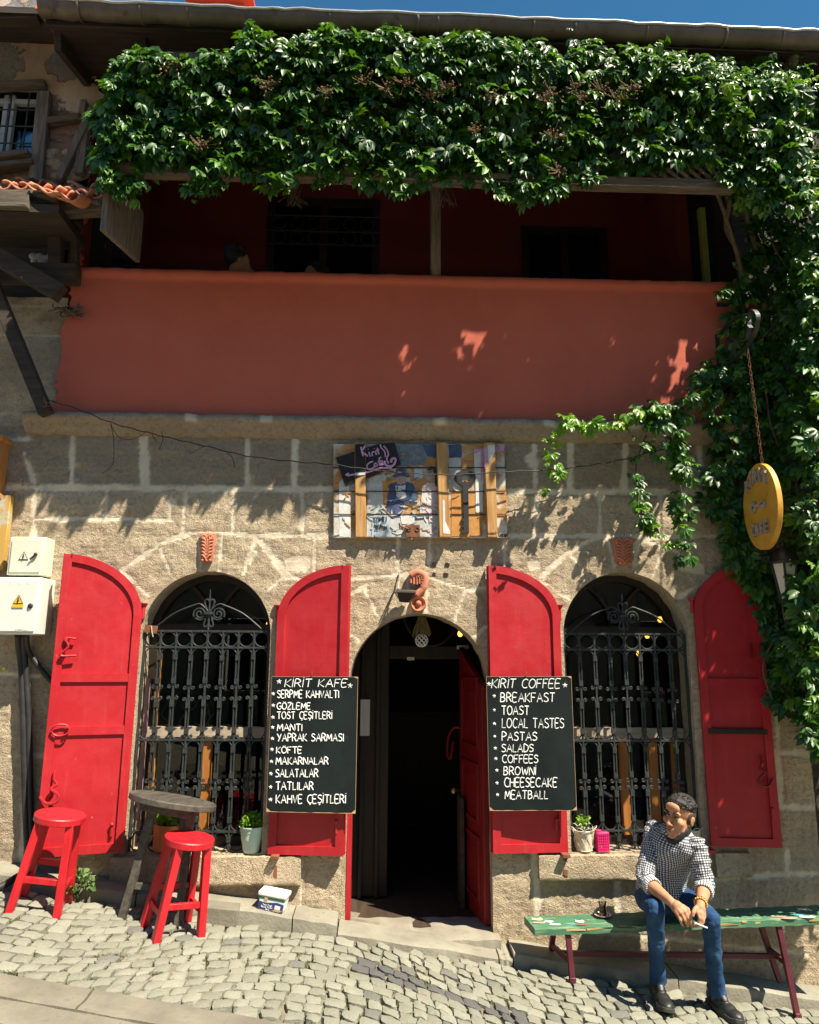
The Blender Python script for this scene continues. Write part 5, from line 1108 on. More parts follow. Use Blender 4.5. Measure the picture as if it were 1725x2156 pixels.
cloud_obj('foliage', [s1, s2, s3, s4], M['leaf'], VINE)
def berries(px, py, Y, n, parent, sp=.045):
    m_ = MB(); c = at(px, py, Y)
    for k in range(n):
        p = c + V(random.gauss(0, sp), random.gauss(0, .015), random.gauss(0, sp * .7)); m_.ell(p, random.uniform(.004, .007), None, 5, 4); 
        m_.tube([c + V(0, .03, 0), p], .0015, 3)
    m_.build('berry_cluster', M['berry'], parent, 60)
for x, y in ((345, 140), (372, 138), (560, 175), (760, 165), (815, 180), (850, 170), (1000, 270), (1040, 200), (1150, 205), (1165, 190), (1215, 180), (1230, 200), (1270, 185), (1300, 200), (1165, 280), (1180, 355), (690, 190), (905, 195), (940, 180), (1335, 180), (420, 300)): berries(x, y, -.97, 26, VINE, .04)
def stem(pts, rads, parent, name='stem', mat='bark'):
    m_ = MB(); P = smoothpath([at(*p) for p in pts], 5); R_ = np.interp(np.linspace(0, 1, len(P)), np.linspace(0, 1, len(rads)), rads); m_.tube(P, list(R_), 7); m_.build(name, M[mat], parent, 80)
for k in range(6): x = 260 + k * 215; stem([(x, 385, -.64), (x + 60, 330, -.67), (x + 20, 260, -.7), (x + 90, 180, -.74), (x + 60, 120, -.78)], [.014, .010, .006], VINE)
for (x, y) in ((620, 385), (935, 390), (250, 395)):
    m_ = MB()
    for k in range(16): a = at(x + random.gauss(0, 7), y, -.64); m_.tube(smoothpath([a, a + V(random.gauss(0, .02), random.gauss(0, .01), -.06), a + V(random.gauss(0, .05), random.gauss(0, .02), -.16)], 3), .0016, 3)
    m_.build('root_tuft', M['bark'], VINE, 80)
# right-hand vine: column down the corner of the house, arms along the wall
VR = thing('climbing_vine', 'tall dark vine covering the right corner of the house with arms trailing along the wall', 'vine', (2.9, -.2, .9))
LEFTB = [(150,1600),(200,1570),(330,1530),(400,1528),(440,1560),(520,1590),(560,1560),(610,1522),(700,1525),(745,1535),(790,1502),(830,1520),(900,1520),(960,1495),(1020,1480),(1080,1490),(1120,1530),(1200,1548),(1240,1590),(1330,1606),(1400,1612),(1460,1615),(1500,1665),(1530,1690),(1560,1712),(1600,1740)]
def left_at(y): return np.interp(y, [p[0] for p in LEFTB], [p[1] for p in LEFTB])
def sample_right(n, r, yf, band=None):
    out = []
    while len(out) < n:
        y = r.uniform(150, 1600); xl = left_at(y); x = xl + (1990 - xl) * r.random() ** 1.1
        if y > 1380 and x < 1700 and r.random() < .5: continue
        u = np.clip((x - 1625) / 85., 0, 1); u = u * u * (3 - 2 * u); cl = fbm(np.array([[x / 80., y / 80.]]), 111, 2, 1.)[0]
        if r.random() < .25 - .45 * cl: continue
        Y = -.05 - yf * (.16 + 1.10 * u) - .05 * cl + r.normal() * .02
        if 1545 < x < 1660 and 640 < y < 760: Y = max(Y, -.16)
        if 1560 < x < 1655 and 950 < y < 1180: Y = max(Y, -.10)
        if 1560 < x < 1666 and 1150 < y < 1330: Y = max(Y, -.10)
        out.append(tuple(at(x, y, Y)))
    return np.array(out)
s1 = leafcloud(sample_right(1900, r, .42), (-.05, -.9, .3), .082, r); s2 = leafcloud(np.r_[sample_right(1100, r, .22), sample_right(1100, r, .08)], (-.1, -.9, .2), .095, r)
# shading mass beyond the corner
q = []
for k in range(1300): q.append((r.uniform(2.75, 3.7), r.uniform(-.62, .15), r.uniform(1.25, 4.9)))
s3 = leafcloud(np.array(q), (.3, -.8, .3), .085, r)
def strand(pts, n, sp, L0, Y=-.24):
    P = smoothpath([at(x, y, Y if len(p) < 1 else p[0]) for x, y, *p in pts], 8); A = np.array([tuple(p) for p in P]); idx = r.integers(0, len(A), n); return leafcloud(A[idx] + r.normal(size=(n, 3)) * np.array([sp, .035, sp]) + np.array([0, -.04, 0]), (0, -.85, .3), L0, r)
A1 = [(1520, 800), (1460, 830), (1400, 865), (1340, 880), (1290, 890), (1240, 895), (1195, 890)]
B1 = [(1380, 880), (1355, 930), (1340, 980), (1342, 1040), (1348, 1080), (1360, 1105)]; C1 = [(1440, 870), (1425, 930), (1430, 1000), (1438, 1060), (1440, 1110), (1435, 1160), (1425, 1195)]; D1 = [(1385, 870), (1400, 900), (1410, 960), (1440, 980)]
s4 = strand(A1[:4], 60, .05, .075); s5 = strand(C1, 62, .035, .070); s6 = strand(B1, 48, .03, .062); s8 = strand([(1500, 770), (1470, 800), (1480, 850), (1500, 900)], 34, .05, .085, -.12); s9 = strand(D1, 36, .05, .075)
cloud_obj('foliage', [s1, s2, s3, s4, s5, s6, s8, s9], M['leaf'], VR)
y1 = strand(A1[2:], 46, .028, .066); y2 = strand([(1195, 890), (1165, 915), (1158, 950), (1165, 985), (1172, 1010)], 26, .022, .055); y3 = strand([(1355, 1095), (1372, 1115), (1395, 1135), (1420, 1145)], 14, .02, .045)
y4 = strand([(1545, 360, -.62), (1552, 390, -.62), (1550, 420, -.62), (1556, 440, -.62)], 34, .02, .055, -.62); y5 = strand([(1680, 330, -.6), (1690, 370, -.6), (1700, 410, -.6), (1715, 425, -.6)], 34, .03, .06, -.6); y6 = strand([(1500, 175, -.9), (1520, 200, -.9), (1530, 225, -.9)], 20, .03, .06, -.9); y7 = strand([(1640, 170, -.75), (1670, 182, -.75), (1705, 190, -.75)], 24, .02, .055, -.75); y8 = strand([(1165, 1015), (1155, 1030), (1140, 1036)], 6, .01, .03)
cloud_obj('young_leaves', [y1, y2, y3, y4, y5, y6, y7, y8], M['young'], VR)
stem([(1600, 1500, -.03), (1585, 1100, -.03), (1570, 800, -.03), (1560, 560, -.06), (1530, 480, -.2), (1535, 420, -.4), (1500, 385, -.6)], [.03, .024, .02, .012], VR, 'trunk'); stem([(1725, 1560, -.04), (1690, 1300, -.04), (1640, 900, -.06), (1600, 560, -.1), (1570, 440, -.2), (1580, 330, -.3)], [.03, .026, .02, .012], VR, 'trunk'); stem([(1570, 600, -.08), (1548, 520, -.2), (1515, 420, -.45), (1490, 380, -.62)], [.018, .014, .01], VR)
for P_ in (A1, B1, C1, D1): stem([(x, y, -.05) for x, y in P_], [.006, .004, .002], VR)
stem([(1182, 1000, -.06), (1160, 1030, -.06), (1110, 1042, -.05)], [.004, .002, .0015], VR, 'tendril', 'young')
for k in range(9): y = 300 + k * 130; stem([(1640 + random.uniform(-40, 60), y, -.12), (1660 + random.uniform(-60, 60), y + 70, -.2), (1650 + random.uniform(-60, 60), y + 160, -.15)], [.008, .006, .004], VR)
# side of the house behind the vine: a garden wall further right
GW = MB(); GW.box((4.4, .55, 2.3), (3.1, .3, 8.0)); o = GW.build('garden_wall', M['soffit']); tag(o, 'dark wooden wall behind the vine at the right edge', 'wall')
# ================================================================== LETTERING: hand-painted strokes
def arcp(cx, cy, rx, ry, a0, a1, n=8): return [(cx + rx * math.cos(rad(a0 + (a1 - a0) * k / n)), cy + ry * math.sin(rad(a0 + (a1 - a0) * k / n))) for k in range(n + 1)]
GL = {
'A': (.62, [[(0,0),(.31,1),(.62,0)],[(.12,.36),(.5,.36)]]), 'B': (.52, [[(0,0),(0,1)],[(0,1),(.3,.98),(.42,.78),(.3,.55),(0,.52)],[(.3,.55),(.5,.3),(.36,.04),(0,0)]]),
'C': (.54, [arcp(.34,.5,.33,.5,50,310,12)]), 'D': (.55, [[(0,0),(0,1),(.25,.97),(.5,.7),(.52,.35),(.3,.04),(0,0)]]), 'E': (.46, [[(.46,1),(0,1),(0,0),(.46,0)],[(0,.52),(.38,.52)]]),
'F': (.46, [[(.46,1),(0,1),(0,0)],[(0,.52),(.36,.52)]]), 'G': (.56, [arcp(.33,.5,.32,.5,55,330,12)+[(.6,.45),(.36,.45)]]), 'H': (.52, [[(0,0),(0,1)],[(.52,0),(.52,1)],[(0,.5),(.52,.5)]]),
'I': (.06, [[(.03,0),(.03,1)]]), 'K': (.5, [[(0,0),(0,1)],[(.48,1),(.02,.45),(.52,0)]]), 'L': (.44, [[(0,1),(0,0),(.44,0)]]), 'M': (.68, [[(0,0),(.08,1),(.34,.3),(.6,1),(.68,0)]]), 'N': (.54, [[(0,0),(0,1),(.54,0),(.54,1)]]),
'O': (.62, [arcp(.31,.5,.31,.5,90,450,16)]), 'P': (.48, [[(0,0),(0,1),(.3,.98),(.46,.76),(.3,.52),(0,.48)]]), 'R': (.52, [[(0,0),(0,1),(.3,.98),(.45,.77),(.3,.54),(0,.5)],[(.22,.52),(.52,0)]]),
'S': (.48, [[(.46,.86),(.28,1),(.06,.9),(.04,.68),(.24,.54),(.44,.4),(.46,.16),(.24,0),(.0,.12)]]), 'T': (.56, [[(0,1),(.56,1)],[(.28,1),(.28,0)]]), 'U': (.54, [[(0,1),(0,.25),(.14,.02),(.38,.02),(.54,.25),(.54,1)]]), 'V': (.56, [[(0,1),(.28,0),(.56,1)]]),
'W': (.78, [[(0,1),(.2,0),(.39,.7),(.58,0),(.78,1)]]), 'Y': (.56, [[(0,1),(.28,.5)],[(.56,1),(.2,0)]]), 'Z': (.5, [[(0,1),(.5,1),(0,0),(.5,0)]]), ' ': (.34, []), '.': (.06, [[(.03,0),(.03,.05)]]), '0': (.5, [arcp(.25,.5,.25,.5,90,450,12)]),
'a': (.42, [arcp(.2,.25,.2,.25,60,400,10), [(.4,.5),(.42,0)]]), 'e': (.4, [[(.02,.28),(.38,.3),(.32,.48),(.14,.48),(.02,.25),(.12,.03),(.38,.06)]]), 'f': (.34, [[(.36,.95),(.22,1),(.15,.85),(.14,-.1)],[(0,.55),(.32,.55)]]), 'i': (.08, [[(.04,.5),(.04,0)],[(.04,.72),(.045,.76)]]), 'r': (.3, [[(.02,.5),(.03,0)],[(.03,.3),(.15,.48),(.3,.46)]]), 't': (.3, [[(.12,.85),(.12,.1),(.28,.02)],[(0,.55),(.3,.55)]]),
'k': (.4, [[(0,0),(0,1)],[(.36,.55),(.02,.25),(.4,0)]]), 'm': (.6, [[(0,0),(0,.5)],[(0,.4),(.15,.5),(.28,.38),(.29,0)],[(.29,.4),(.44,.5),(.57,.38),(.58,0)]]), 'n': (.4, [[(0,0),(0,.5)],[(0,.38),(.2,.5),(.36,.36),(.37,0)]]), 'y': (.4, [[(0,.5),(.2,.05)],[(.4,.5),(.1,-.3)]]), 'l': (.06, [[(.03,0),(.03,1)]]), 'z': (.36, [[(0,.5),(.36,.5),(0,0),(.36,0)]]), 'g': (.4, [arcp(.2,.25,.2,.25,60,400,10), [(.4,.5),(.4,-.2),(.2,-.34),(.02,-.25)]]), 'p': (.4, [[(0,.5),(0,-.35)], arcp(.2,.25,.2,.25,170,-170,10)])}
def accents(ch):
    if ch == 'İ': return 'I', [[(.03,1.16),(.035,1.22)]]
    if ch == 'Ö': return 'O', [[(.18,1.14),(.18,1.2)],[(.44,1.14),(.44,1.2)]]
    if ch == 'Ç': return 'C', [[(.36,0),(.40,-.14),(.30,-.2)]]
    if ch == 'Ş': return 'S', [[(.24,0),(.28,-.14),(.18,-.2)]]
    if ch == 'ğ': return 'g', [[(.1,.72),(.2,.66),(.3,.72)]]
    if ch == 'ı': return 'ı', []
    return ch, []
GL['ı'] = (.08, [[(.04,.5),(.04,0)]])
def write(mb, text, x0, x1, y0, y1, pl, r, slant=0, wob=.012, sq=.5, sides=5, sp=.16):
    """text between photo-space x0..x1, cap top y0, baseline y1; pl(x,y) places a point on the sign's face"""
    items = []; w_ = 0
    for ch in text:
        g, ex = accents(ch); gw, st = GL[g]; items.append((w_, st + ex)); w_ += gw + sp
    w_ -= sp; sx = (x1 - x0) / w_; H = y1 - y0
    for off, st in items:
        for s in st:
            P = [pl(x0 + (off + u + slant * v + random.gauss(0, wob)) * sx, y1 - (v + random.gauss(0, wob)) * H) for u, v in s]
            if len(P) > 3: P = smoothpath(P, 3)
            mb.tube(P, r, sides, sq=1)
def star(mb, x, y, R_, pl, r):
    for k in range(5): a = rad(90 + 72 * k + random.uniform(-8, 8)); mb.tube([pl(x, y), pl(x + R_ * math.cos(a), y - R_ * math.sin(a))], [r * 1.4, r * .8], 5)
def star_line(mb, x, y, R_, pl, r):
    pts = [pl(x + R_ * math.cos(rad(90 + 144 * k)), y - R_ * math.sin(rad(90 + 144 * k))) for k in range(6)]; mb.tube(pts, r * .75, 4)
M['board'] = mk('blackboard_paint', (.004, .008, .009), (.010, .016, .016), 5, .8, .3, 60, .002, spec=.2, c3=(.035, .045, .042), s3=16, t3=(.62, .75), st=(1, 1, .6))
M['rawedge'] = mk('raw_board_edge', (.40, .26, .13), (.5, .36, .2), 10, .8)
def menu_board(label, corners, lines, title, Yt, Yb, z2):
    tl, tr, br, bl = corners; root = None
    A, B, C, D = at(*tl, Yt), at(*tr, Yt), at(*br, Yb), at(*bl, Yb); n = (B - A).cross(D - A).normalized()
    if n.y > 0: n = -n
    root = thing('menu_board', label, 'menu board', (C + D) / 2)
    mb = MB(); nn = 14; q = []
    bot = [D.lerp(C, k / nn) + V(0, 0, random.uniform(0, .006)) for k in range(nn + 1)]
    poly = [A, B] + bot[::-1]; mb.prism(poly, n * -.014); panel = mb.build('panel', M['board'], root, bevel=.0015)
    e = MB()
    for P_, Q_ in ((A, D), (B, C), (A, B), (D, C)): d = (Q_ - P_); e.bar(P_ - n * .0075 , Q_ - n * .0075, .0035, .012, n)
    e.build('raw_edge', M['rawedge'], panel)
    for c_, s in ((D, 1), (C, -1), (B, -1)): 
        m_ = MB(); m_.prism([c_ + n * .0006, c_ + (B - A).normalized() * s * .028 + n * .0006, c_ + V(0, 0, .022 if c_ is not B else -.012) + n * .0006], n * .0008); m_.build('chipped_corner', M['rawedge'], panel)
    def pl(x, y):
        px, py = z2(x, y); d = CR @ Vector(((px - 862.5) / FOC, (1078 - py) / FOC, -1.0)); t = (A - CAM).dot(n) / d.dot(n); return CAM + d * t + n * .0002
    m_ = MB(); r = .0036
    write(m_, title[0], *title[1:5], pl, r * .95, .12)
    for t_, x0, x1, y0, y1 in lines: write(m_, t_, x0, x1, y0 + (y1 - y0) * .13, y1, pl, r * random.uniform(.92, 1.1), .03)
    m_.build('lettering', M['chalk'], root, 80, fix=False)
    m_ = MB()
    for x, y, R_ in title[5]: star(m_, x, y, R_, pl, r * .8)
    for x, y, R_ in title[6]: star(m_, x, y, R_, pl, r * .95)
    m_.build('painted_stars', M['chalk'], root, 80, fix=False)
    m_ = MB(); h = (A + B) / 2; m_.tube([h + V(-.02, .01, 0), h + V(-.02, -.006, .012), h + V(-.021, -.004, .035)], .003, 5); m_.build('hook', M['rust'], root)
    return root, pl
zA = lambda x, y: (526 + x / 2.979, 1158 + y / 2.979); zB = lambda x, y: (1000 + x / 2.38, 1158 + y / 2.38)
LT_ = [('SERPME KAHVALTI', 172, 558, 876, 928), ('GÖZLEME', 170, 380, 954, 1000), ('TOST ÇEŞİTLERİ', 170, 515, 1010, 1060), ('MANTI', 172, 328, 1087, 1135), ('YAPRAK SARMASI', 170, 588, 1147, 1200), ('KÖFTE', 167, 325, 1230, 1276), ('MAKARNALAR', 164, 492, 1295, 1346), ('SALATALAR', 162, 428, 1370, 1425), ('TATLILAR', 163, 398, 1450, 1505), ('KAHVE ÇEŞİTLERİ', 164, 602, 1530, 1589)]
ss = [(147, 903, 11), (148, 976, 11), (145, 1050, 11), (144, 1113, 11), (142, 1184, 11), (139, 1252, 11), (136, 1328, 11), (132, 1404, 11), (131, 1488, 11), (130, 1567, 12)]
menu_board('black menu board lettered in Turkish, hung on the shutter left of the door', ((573, 1425), (753.5, 1425.5), (748, 1713), (561, 1709)), LT_, ('KİRİT KAFE', 218, 606, 812, 860, [(184, 826, 16), (629, 851, 16)], ss), -.118, -.135, zA)
LB_ = [('BREAKFAST', 128, 400, 711, 762), ('TOAST', 133, 270, 777, 826), ('LOCAL TASTES', 136, 445, 838, 892), ('PASTAS', 136, 310, 908, 956), ('SALADS', 135, 292, 969, 1013), ('COFFEES', 137, 316, 1023, 1067), ('BROWNİ', 144, 305, 1082, 1128), ('CHEESECAKE', 147, 411, 1137, 1188), ('MEATBALL', 150, 365, 1201, 1248)]
ss = [(97, 732, 8), (97, 803, 7), (98, 871, 8), (99, 935, 7), (102, 994, 8), (105, 1046, 8), (110, 1105, 8), (111, 1168, 8), (114, 1227, 8)]
menu_board('black menu board lettered in English, hung on the shutter right of the door', ((1025, 1425), (1203, 1424.5), (1214.5, 1706), (1031.5, 1707)), LB_, ('KİRİT COFFEE', 84, 424, 648, 692, [(71, 672, 11), (452, 678, 12)], ss), -.108, -.125, zB)
# cheese tub and cabinet print
root, lb, fy = TUB
m_ = MB()
for t_, x0, x1, z0, z1 in (('Tam Yaglı', -.05, .008, .040, .030), ('Beyaz Peynir', -.058, .012, .028, .018), ('900 g', -.03, -.008, .013, .008)):
    tx = t_.replace('T', 'T'); tx = ''.join(c if c in GL or accents(c)[0] in GL else 'n' for c in tx); write(m_, tx, x0, x1, z0, z1, lambda x, z: V(x, fy(z, .003), z), .0009, 0, .004, sides=4)
m_.build('lettering', M['tubw'], lb, 80, fix=False)
m_ = MB(); write(m_, 'ADERSAN', 94, 172, 655, 668, lambda x, y: at(x / 2.979, 1105 + y / 2.979, -.2105), .0013, 0, .004, sides=4); m_.build('embossed_lettering', M['greyprint'], ADER, 80, fix=False)

# ================================================================== PAINTED PLANK SIGN
zs = lambda x, y: (684 + x / 4.313, 921 + y / 4.313)
def sg(x, y, Y): return at(*zs(x, y), Y)
def mat_paintplank():
    m, t, p = nodes('painted_planks'); v = obc(t)
    wd = ramp(t, noise(t, 4, 7, .65, stretch(t, 1, 1, 16)).outputs[0], [(.3, (.30, .135, .035)), (.55, (.46, .25, .09)), (.75, (.26, .12, .04))])
    pt = ramp(t, noise(t, 6, 6, .6, stretch(t, 1, 1, 3)).outputs[0], [(.3, (.42, .44, .42)), (.7, (.60, .60, .56))])
    k = ramp(t, noise(t, 3.6, 8, .68, v, .5).outputs[0], [(.47, 0.), (.56, .95)]); t.links.new(mixc(t, k, wd, pt), p.inputs['Base Color']); p.inputs['Roughness'].default_value = .8; bump(t, p, noise(t, 5, 7, .7, stretch(t, 1, 1, 18)).outputs[0], .4, .004); return m
M['pplank'] = mat_paintplank()
M['batten'] = mk('golden_batten', (.34, .16, .045), (.55, .32, .12), 4, .75, .5, 30, .004, st=(9, 9, .7), c3=(.14, .06, .02), s3=7, t3=(.62, .7))
def daub(nm, c, c2=None): M[nm] = mk(nm, c, c2 if c2 else tuple(min(1, x * 1.35 + .02) for x in c), 22, .8, .3, 60, .003, lo=.3, hi=.7)
daub('navy_daub', (.025, .035, .09), (.09, .12, .24)); daub('white_daub', (.50, .49, .47), (.70, .69, .66)); daub('pink_daub', (.46, .36, .36), (.64, .56, .55)); daub('skin_daub', (.30, .19, .15), (.46, .33, .27)); daub('slate_daub', (.10, .125, .15), (.20, .235, .26)); daub('blue_daub', (.03, .06, .13), (.07, .12, .2)); daub('lilac_daub', (.36, .18, .34), (.55, .38, .52)); daub('paleblue_daub', (.30, .43, .52), (.45, .55, .60)); daub('black_daub', (.008, .008, .010), (.018, .018, .02)); daub('key_daub', (.010, .011, .013), (.028, .03, .033)); daub('mauve', (.50, .26, .44), (.60, .36, .54)); daub('grey_daub', (.36, .37, .36), (.55, .55, .53)); daub('orange_daub', (.40, .17, .035), (.52, .27, .08)); daub('hair_daub', (.02, .018, .022), (.06, .05, .05))
SIGN = thing('painted_sign', 'painted plank sign with a black key, cafe lettering and three battens above the door', 'sign', (sg(860, 912, -.03)))
YP = -.035
for k, (y0, y1) in enumerate(((58, 273), (280, 488), (495, 696), (703, 912))):
    m_ = MB(); xa, xb = 79 + k * .3, 1632 + k * 8
    m_.prism([sg(xa, y0, YP), sg(xb, y0, YP), sg(xb + 3, y1, YP), sg(xa, y1, YP)], V(0, .02, 0)); m_.build('plank', M['pplank'], SIGN, bevel=.002)
daub('x', (.1, .1, .1))
LAY = [0]
def daubp(nm, pts, mat, soft=6, par=None, Y=YP):
    LAY[0] += 1; P = []; n = len(pts)
    for i in range(n):
        a, b_ = pts[i], pts[(i + 1) % n]
        for q in range(4): t = q / 4; P.append((a[0] + (b_[0] - a[0]) * t + random.gauss(0, soft * .45), a[1] + (b_[1] - a[1]) * t + random.gauss(0, soft * .45)))
    m_ = MB(); d = .0008 + .00022 * LAY[0]; m_.prism([sg(x, y, Y) + V(0, -d, 0) for x, y in P], V(0, d * .9, 0)); return m_.build(nm, M[mat], par or SIGN)
daubp('painted_wall', [(640, 62), (1010, 62), (1010, 240), (700, 262), (650, 160)], 'slate_daub'); daubp('painted_wall', [(885, 62), (1015, 62), (1015, 190), (930, 170)], 'blue_daub'); daubp('painted_wall', [(1120, 62), (1240, 62), (1245, 180), (1130, 185)], 'blue_daub')
daubp('painted_light', [(130, 420), (225, 300), (232, 905), (130, 905)], 'white_daub'); daubp('painted_light', [(390, 380), (540, 330), (560, 480), (520, 690), (390, 690)], 'grey_daub', 14); daubp('painted_light', [(1125, 230), (1240, 200), (1230, 420), (1150, 480)], 'grey_daub', 12); daubp('painted_light', [(380, 705), (1030, 705), (1030, 905), (380, 905)], 'grey_daub', 4)
daubp('painted_wood', [(520, 400), (640, 360), (650, 470), (560, 640), (530, 600)], 'orange_daub', 12); daubp('painted_wood', [(1150, 500), (1440, 470), (1430, 900), (1150, 900)], 'orange_daub', 4); daubp('painted_wood', [(930, 180), (1010, 190), (1000, 260), (890, 250)], 'orange_daub', 9)
# a man in a hat and a woman at a table, loosely daubed
mn = daubp('painted_man', [(600, 420), (660, 400), (740, 400), (800, 420), (850, 540), (780, 600), (720, 590), (690, 720), (600, 740), (560, 560)], 'navy_daub', 8); daubp('shirt', [(640, 440), (735, 430), (740, 540), (690, 570), (650, 530)], 'white_daub', 5, mn); daubp('face', [(650, 345), (735, 340), (740, 410), (700, 440), (655, 420)], 'skin_daub', 4, mn); daubp('hat', [(610, 350), (640, 335), (650, 290), (700, 280), (740, 295), (745, 330), (775, 340), (760, 362), (690, 350), (640, 368)], 'navy_daub', 3, mn); daubp('coat_lapel', [(750, 440), (800, 430), (840, 560), (770, 600), (745, 520)], 'blue_daub', 5, mn)
wn = daubp('painted_woman', [(880, 440), (940, 410), (1000, 420), (1030, 560), (1040, 690), (860, 690), (880, 560)], 'pink_daub', 8); daubp('face', [(925, 310), (985, 290), (1000, 370), (965, 410), (925, 385)], 'skin_daub', 4, wn); daubp('hair', [(925, 300), (960, 262), (1020, 270), (1040, 340), (1030, 470), (1000, 420), (1000, 330), (970, 292)], 'hair_daub', 5, wn); daubp('bodice', [(890, 510), (980, 500), (990, 570), (940, 610), (895, 580)], 'white_daub', 7, wn)
daubp('painted_jar', [(812, 285), (882, 285), (885, 370), (812, 372)], 'paleblue_daub', 3); daubp('painted_pan', [(685, 715), (815, 712), (812, 760), (790, 785), (700, 785)], 'white_daub', 4); daubp('painted_pan_handle', [(815, 740), (945, 722), (945, 735), (820, 752)], 'key_daub', 2)
pb_ = daubp('painted_paper', [(440, 705), (575, 700), (580, 900), (420, 905)], 'paleblue_daub', 5)
pp = lambda d: (lambda x, y: sg(x, y, YP) + V(0, -d, 0))
m_ = MB()
for t_, a, b_, c, e in (('KOMİLİ', 447, 560, 722, 768), ('HALİS', 450, 522, 788, 812), ('ZEYTİN', 455, 560, 808, 840)): write(m_, t_, a, b_, c, e, pp(.010), .0022, .05, .02, sides=4)
m_.build('paper_lettering', M['key_daub'], pb_, 80, fix=False)
lp_ = daubp('painted_post', [(1355, 120), (1440, 110), (1435, 680), (1375, 680)], 'white_daub', 5); daubp('painted_lintel', [(1350, 125), (1360, 105), (1630, 80), (1625, 130), (1450, 145), (1440, 300), (1420, 420), (1412, 130), (1365, 150)], 'lilac_daub', 4)

# loose brush dabs and dark strips painted as shade over the plank gaps
for nm_, mt_, n_, x0_, x1_, y0_, y1_ in (('brush_dabs', 'white_daub', 22, 390, 1020, 420, 900), ('brush_dabs', 'grey_daub', 30, 100, 1020, 260, 900), ('brush_dabs', 'slate_daub', 30, 540, 1010, 90, 420), ('brush_dabs', 'navy_daub', 16, 570, 840, 420, 720), ('brush_dabs', 'orange_daub', 40, 90, 1620, 120, 890), ('brush_dabs', 'pink_daub', 16, 860, 1040, 430, 880), ('brush_dabs', 'paleblue_daub', 10, 390, 640, 600, 900), ('brush_dabs', 'lilac_daub', 10, 980, 1040, 560, 890)):
    m_ = MB()
    for k in range(n_):
        x, y = random.uniform(x0_, x1_), random.uniform(y0_, y1_); L = random.uniform(12, 46); a = random.choice((0, 0, 1.5, .6, -.5)) + random.gauss(0, .2); wd_ = random.uniform(3, 10); c_, s_ = math.cos(a), math.sin(a)
        LAY[0] += .035; d = .0008 + .00022 * LAY[0]; P = [(x - c_ * L - s_ * wd_ * .3, y - s_ * L + c_ * wd_ * .3), (x - s_ * wd_, y + c_ * wd_), (x + c_ * L, y + s_ * L), (x + s_ * wd_, y - c_ * wd_)]
        m_.prism([sg(u, v_, YP) + V(0, -d, 0) for u, v_ in P], V(0, d * .9, 0))
    o_ = m_.build(nm_, M[mt_], SIGN); o_['kind'] = 'stuff'
for yy in (276.5, 491.5, 699.5):
    m_ = MB(); m_.prism([sg(79, yy - 3, YP) + V(0, -.0185, 0), sg(1640, yy - 3, YP) + V(0, -.0185, 0), sg(1640, yy + 3, YP) + V(0, -.0185, 0), sg(79, yy + 3, YP) + V(0, -.0185, 0)], V(0, .018, 0)) if False else m_.prism([sg(79, yy - 3.4, YP) + V(0, -.0003 - .00022 * LAY[0] - .001, 0), sg(1640, yy - 3.4, YP) + V(0, -.0003 - .00022 * LAY[0] - .001, 0), sg(1640, yy + 3.4, YP) + V(0, -.0003 - .00022 * LAY[0] - .001, 0), sg(79, yy + 3.4, YP) + V(0, -.0003 - .00022 * LAY[0] - .001, 0)], V(0, .004, 0)); m_.build('plank_gap_shade', M['black_daub'], SIGN)
# key
m_ = MB(); ring = []
c0 = (1272, 370)
for k in range(28):
    a = 6.2832 * k / 28; ring.append(((c0[0] + 98 * math.cos(a), c0[1] + 66 * math.sin(a)), (c0[0] + 6 + 48 * math.cos(a), c0[1] + 8 + 32 * math.sin(a))))
b0 = len(m_.v); d = .016
for o_, i_ in ring:
    for (x, y), dd in ((o_, d), (i_, d), (i_, .002), (o_, .002)): m_.v.append(tuple(sg(x, y, YP) + V(0, -dd, 0)))
for k in range(28):
    for q in range(4): j = (k + 1) % 28; m_.f.append((b0 + 4*k + q, b0 + 4*k + (q+1) % 4, b0 + 4*j + (q+1) % 4, b0 + 4*j + q))
m_.prism([sg(x, y, YP) + V(0, -d + .0004, 0) for x, y in ((1235, 430), (1312, 428), (1302, 445), (1308, 868), (1240, 872), (1240, 846), (1262, 843), (1262, 818), (1240, 818), (1240, 796), (1260, 792), (1260, 764), (1240, 764), (1240, 740), (1262, 738), (1252, 445))], V(0, .012, 0)); m_.build('painted_key', M['key_daub'], SIGN)
# black panel with mauve lettering and cup
cap = MB(); cap.prism([sg(x, y, YP) + V(0, -.022, 0) for x, y in ((102, 190), (500, 62), (635, 56), (690, 250), (360, 385), (186, 452))], V(0, .010, 0)); cp_ = cap.build('black_panel', M['black_daub'], SIGN)
m_ = MB(); pl = pp(.0225)
rot = lambda x, y, cx, cy, a: (cx + (x - cx) * math.cos(a) - (y - cy) * math.sin(a), cy + (x - cx) * math.sin(a) + (y - cy) * math.cos(a))
pl2 = lambda x, y: sg(*rot(x, y, 400, 160, -.22), YP) + V(0, -.0235, 0)
K_ = [[(330, 110), (352, 190)], [(368, 98), (338, 150), (392, 190)]]
for s in K_: m_.tube([sg(x, y, YP) + V(0, -.062, 0) for x, y in s], .0075, 5)
for s in ([(400, 140), (414, 182)], [(393, 115), (395, 118)], [(425, 150), (436, 178)], [(425, 150), (440, 138), (452, 140)], [(458, 134), (470, 166)], [(450, 110), (451, 113)], [(478, 104), (490, 155), (498, 158)], [(464, 130), (492, 120)]): m_.tube([pl(x, y) for x, y in s], .0062, 5)
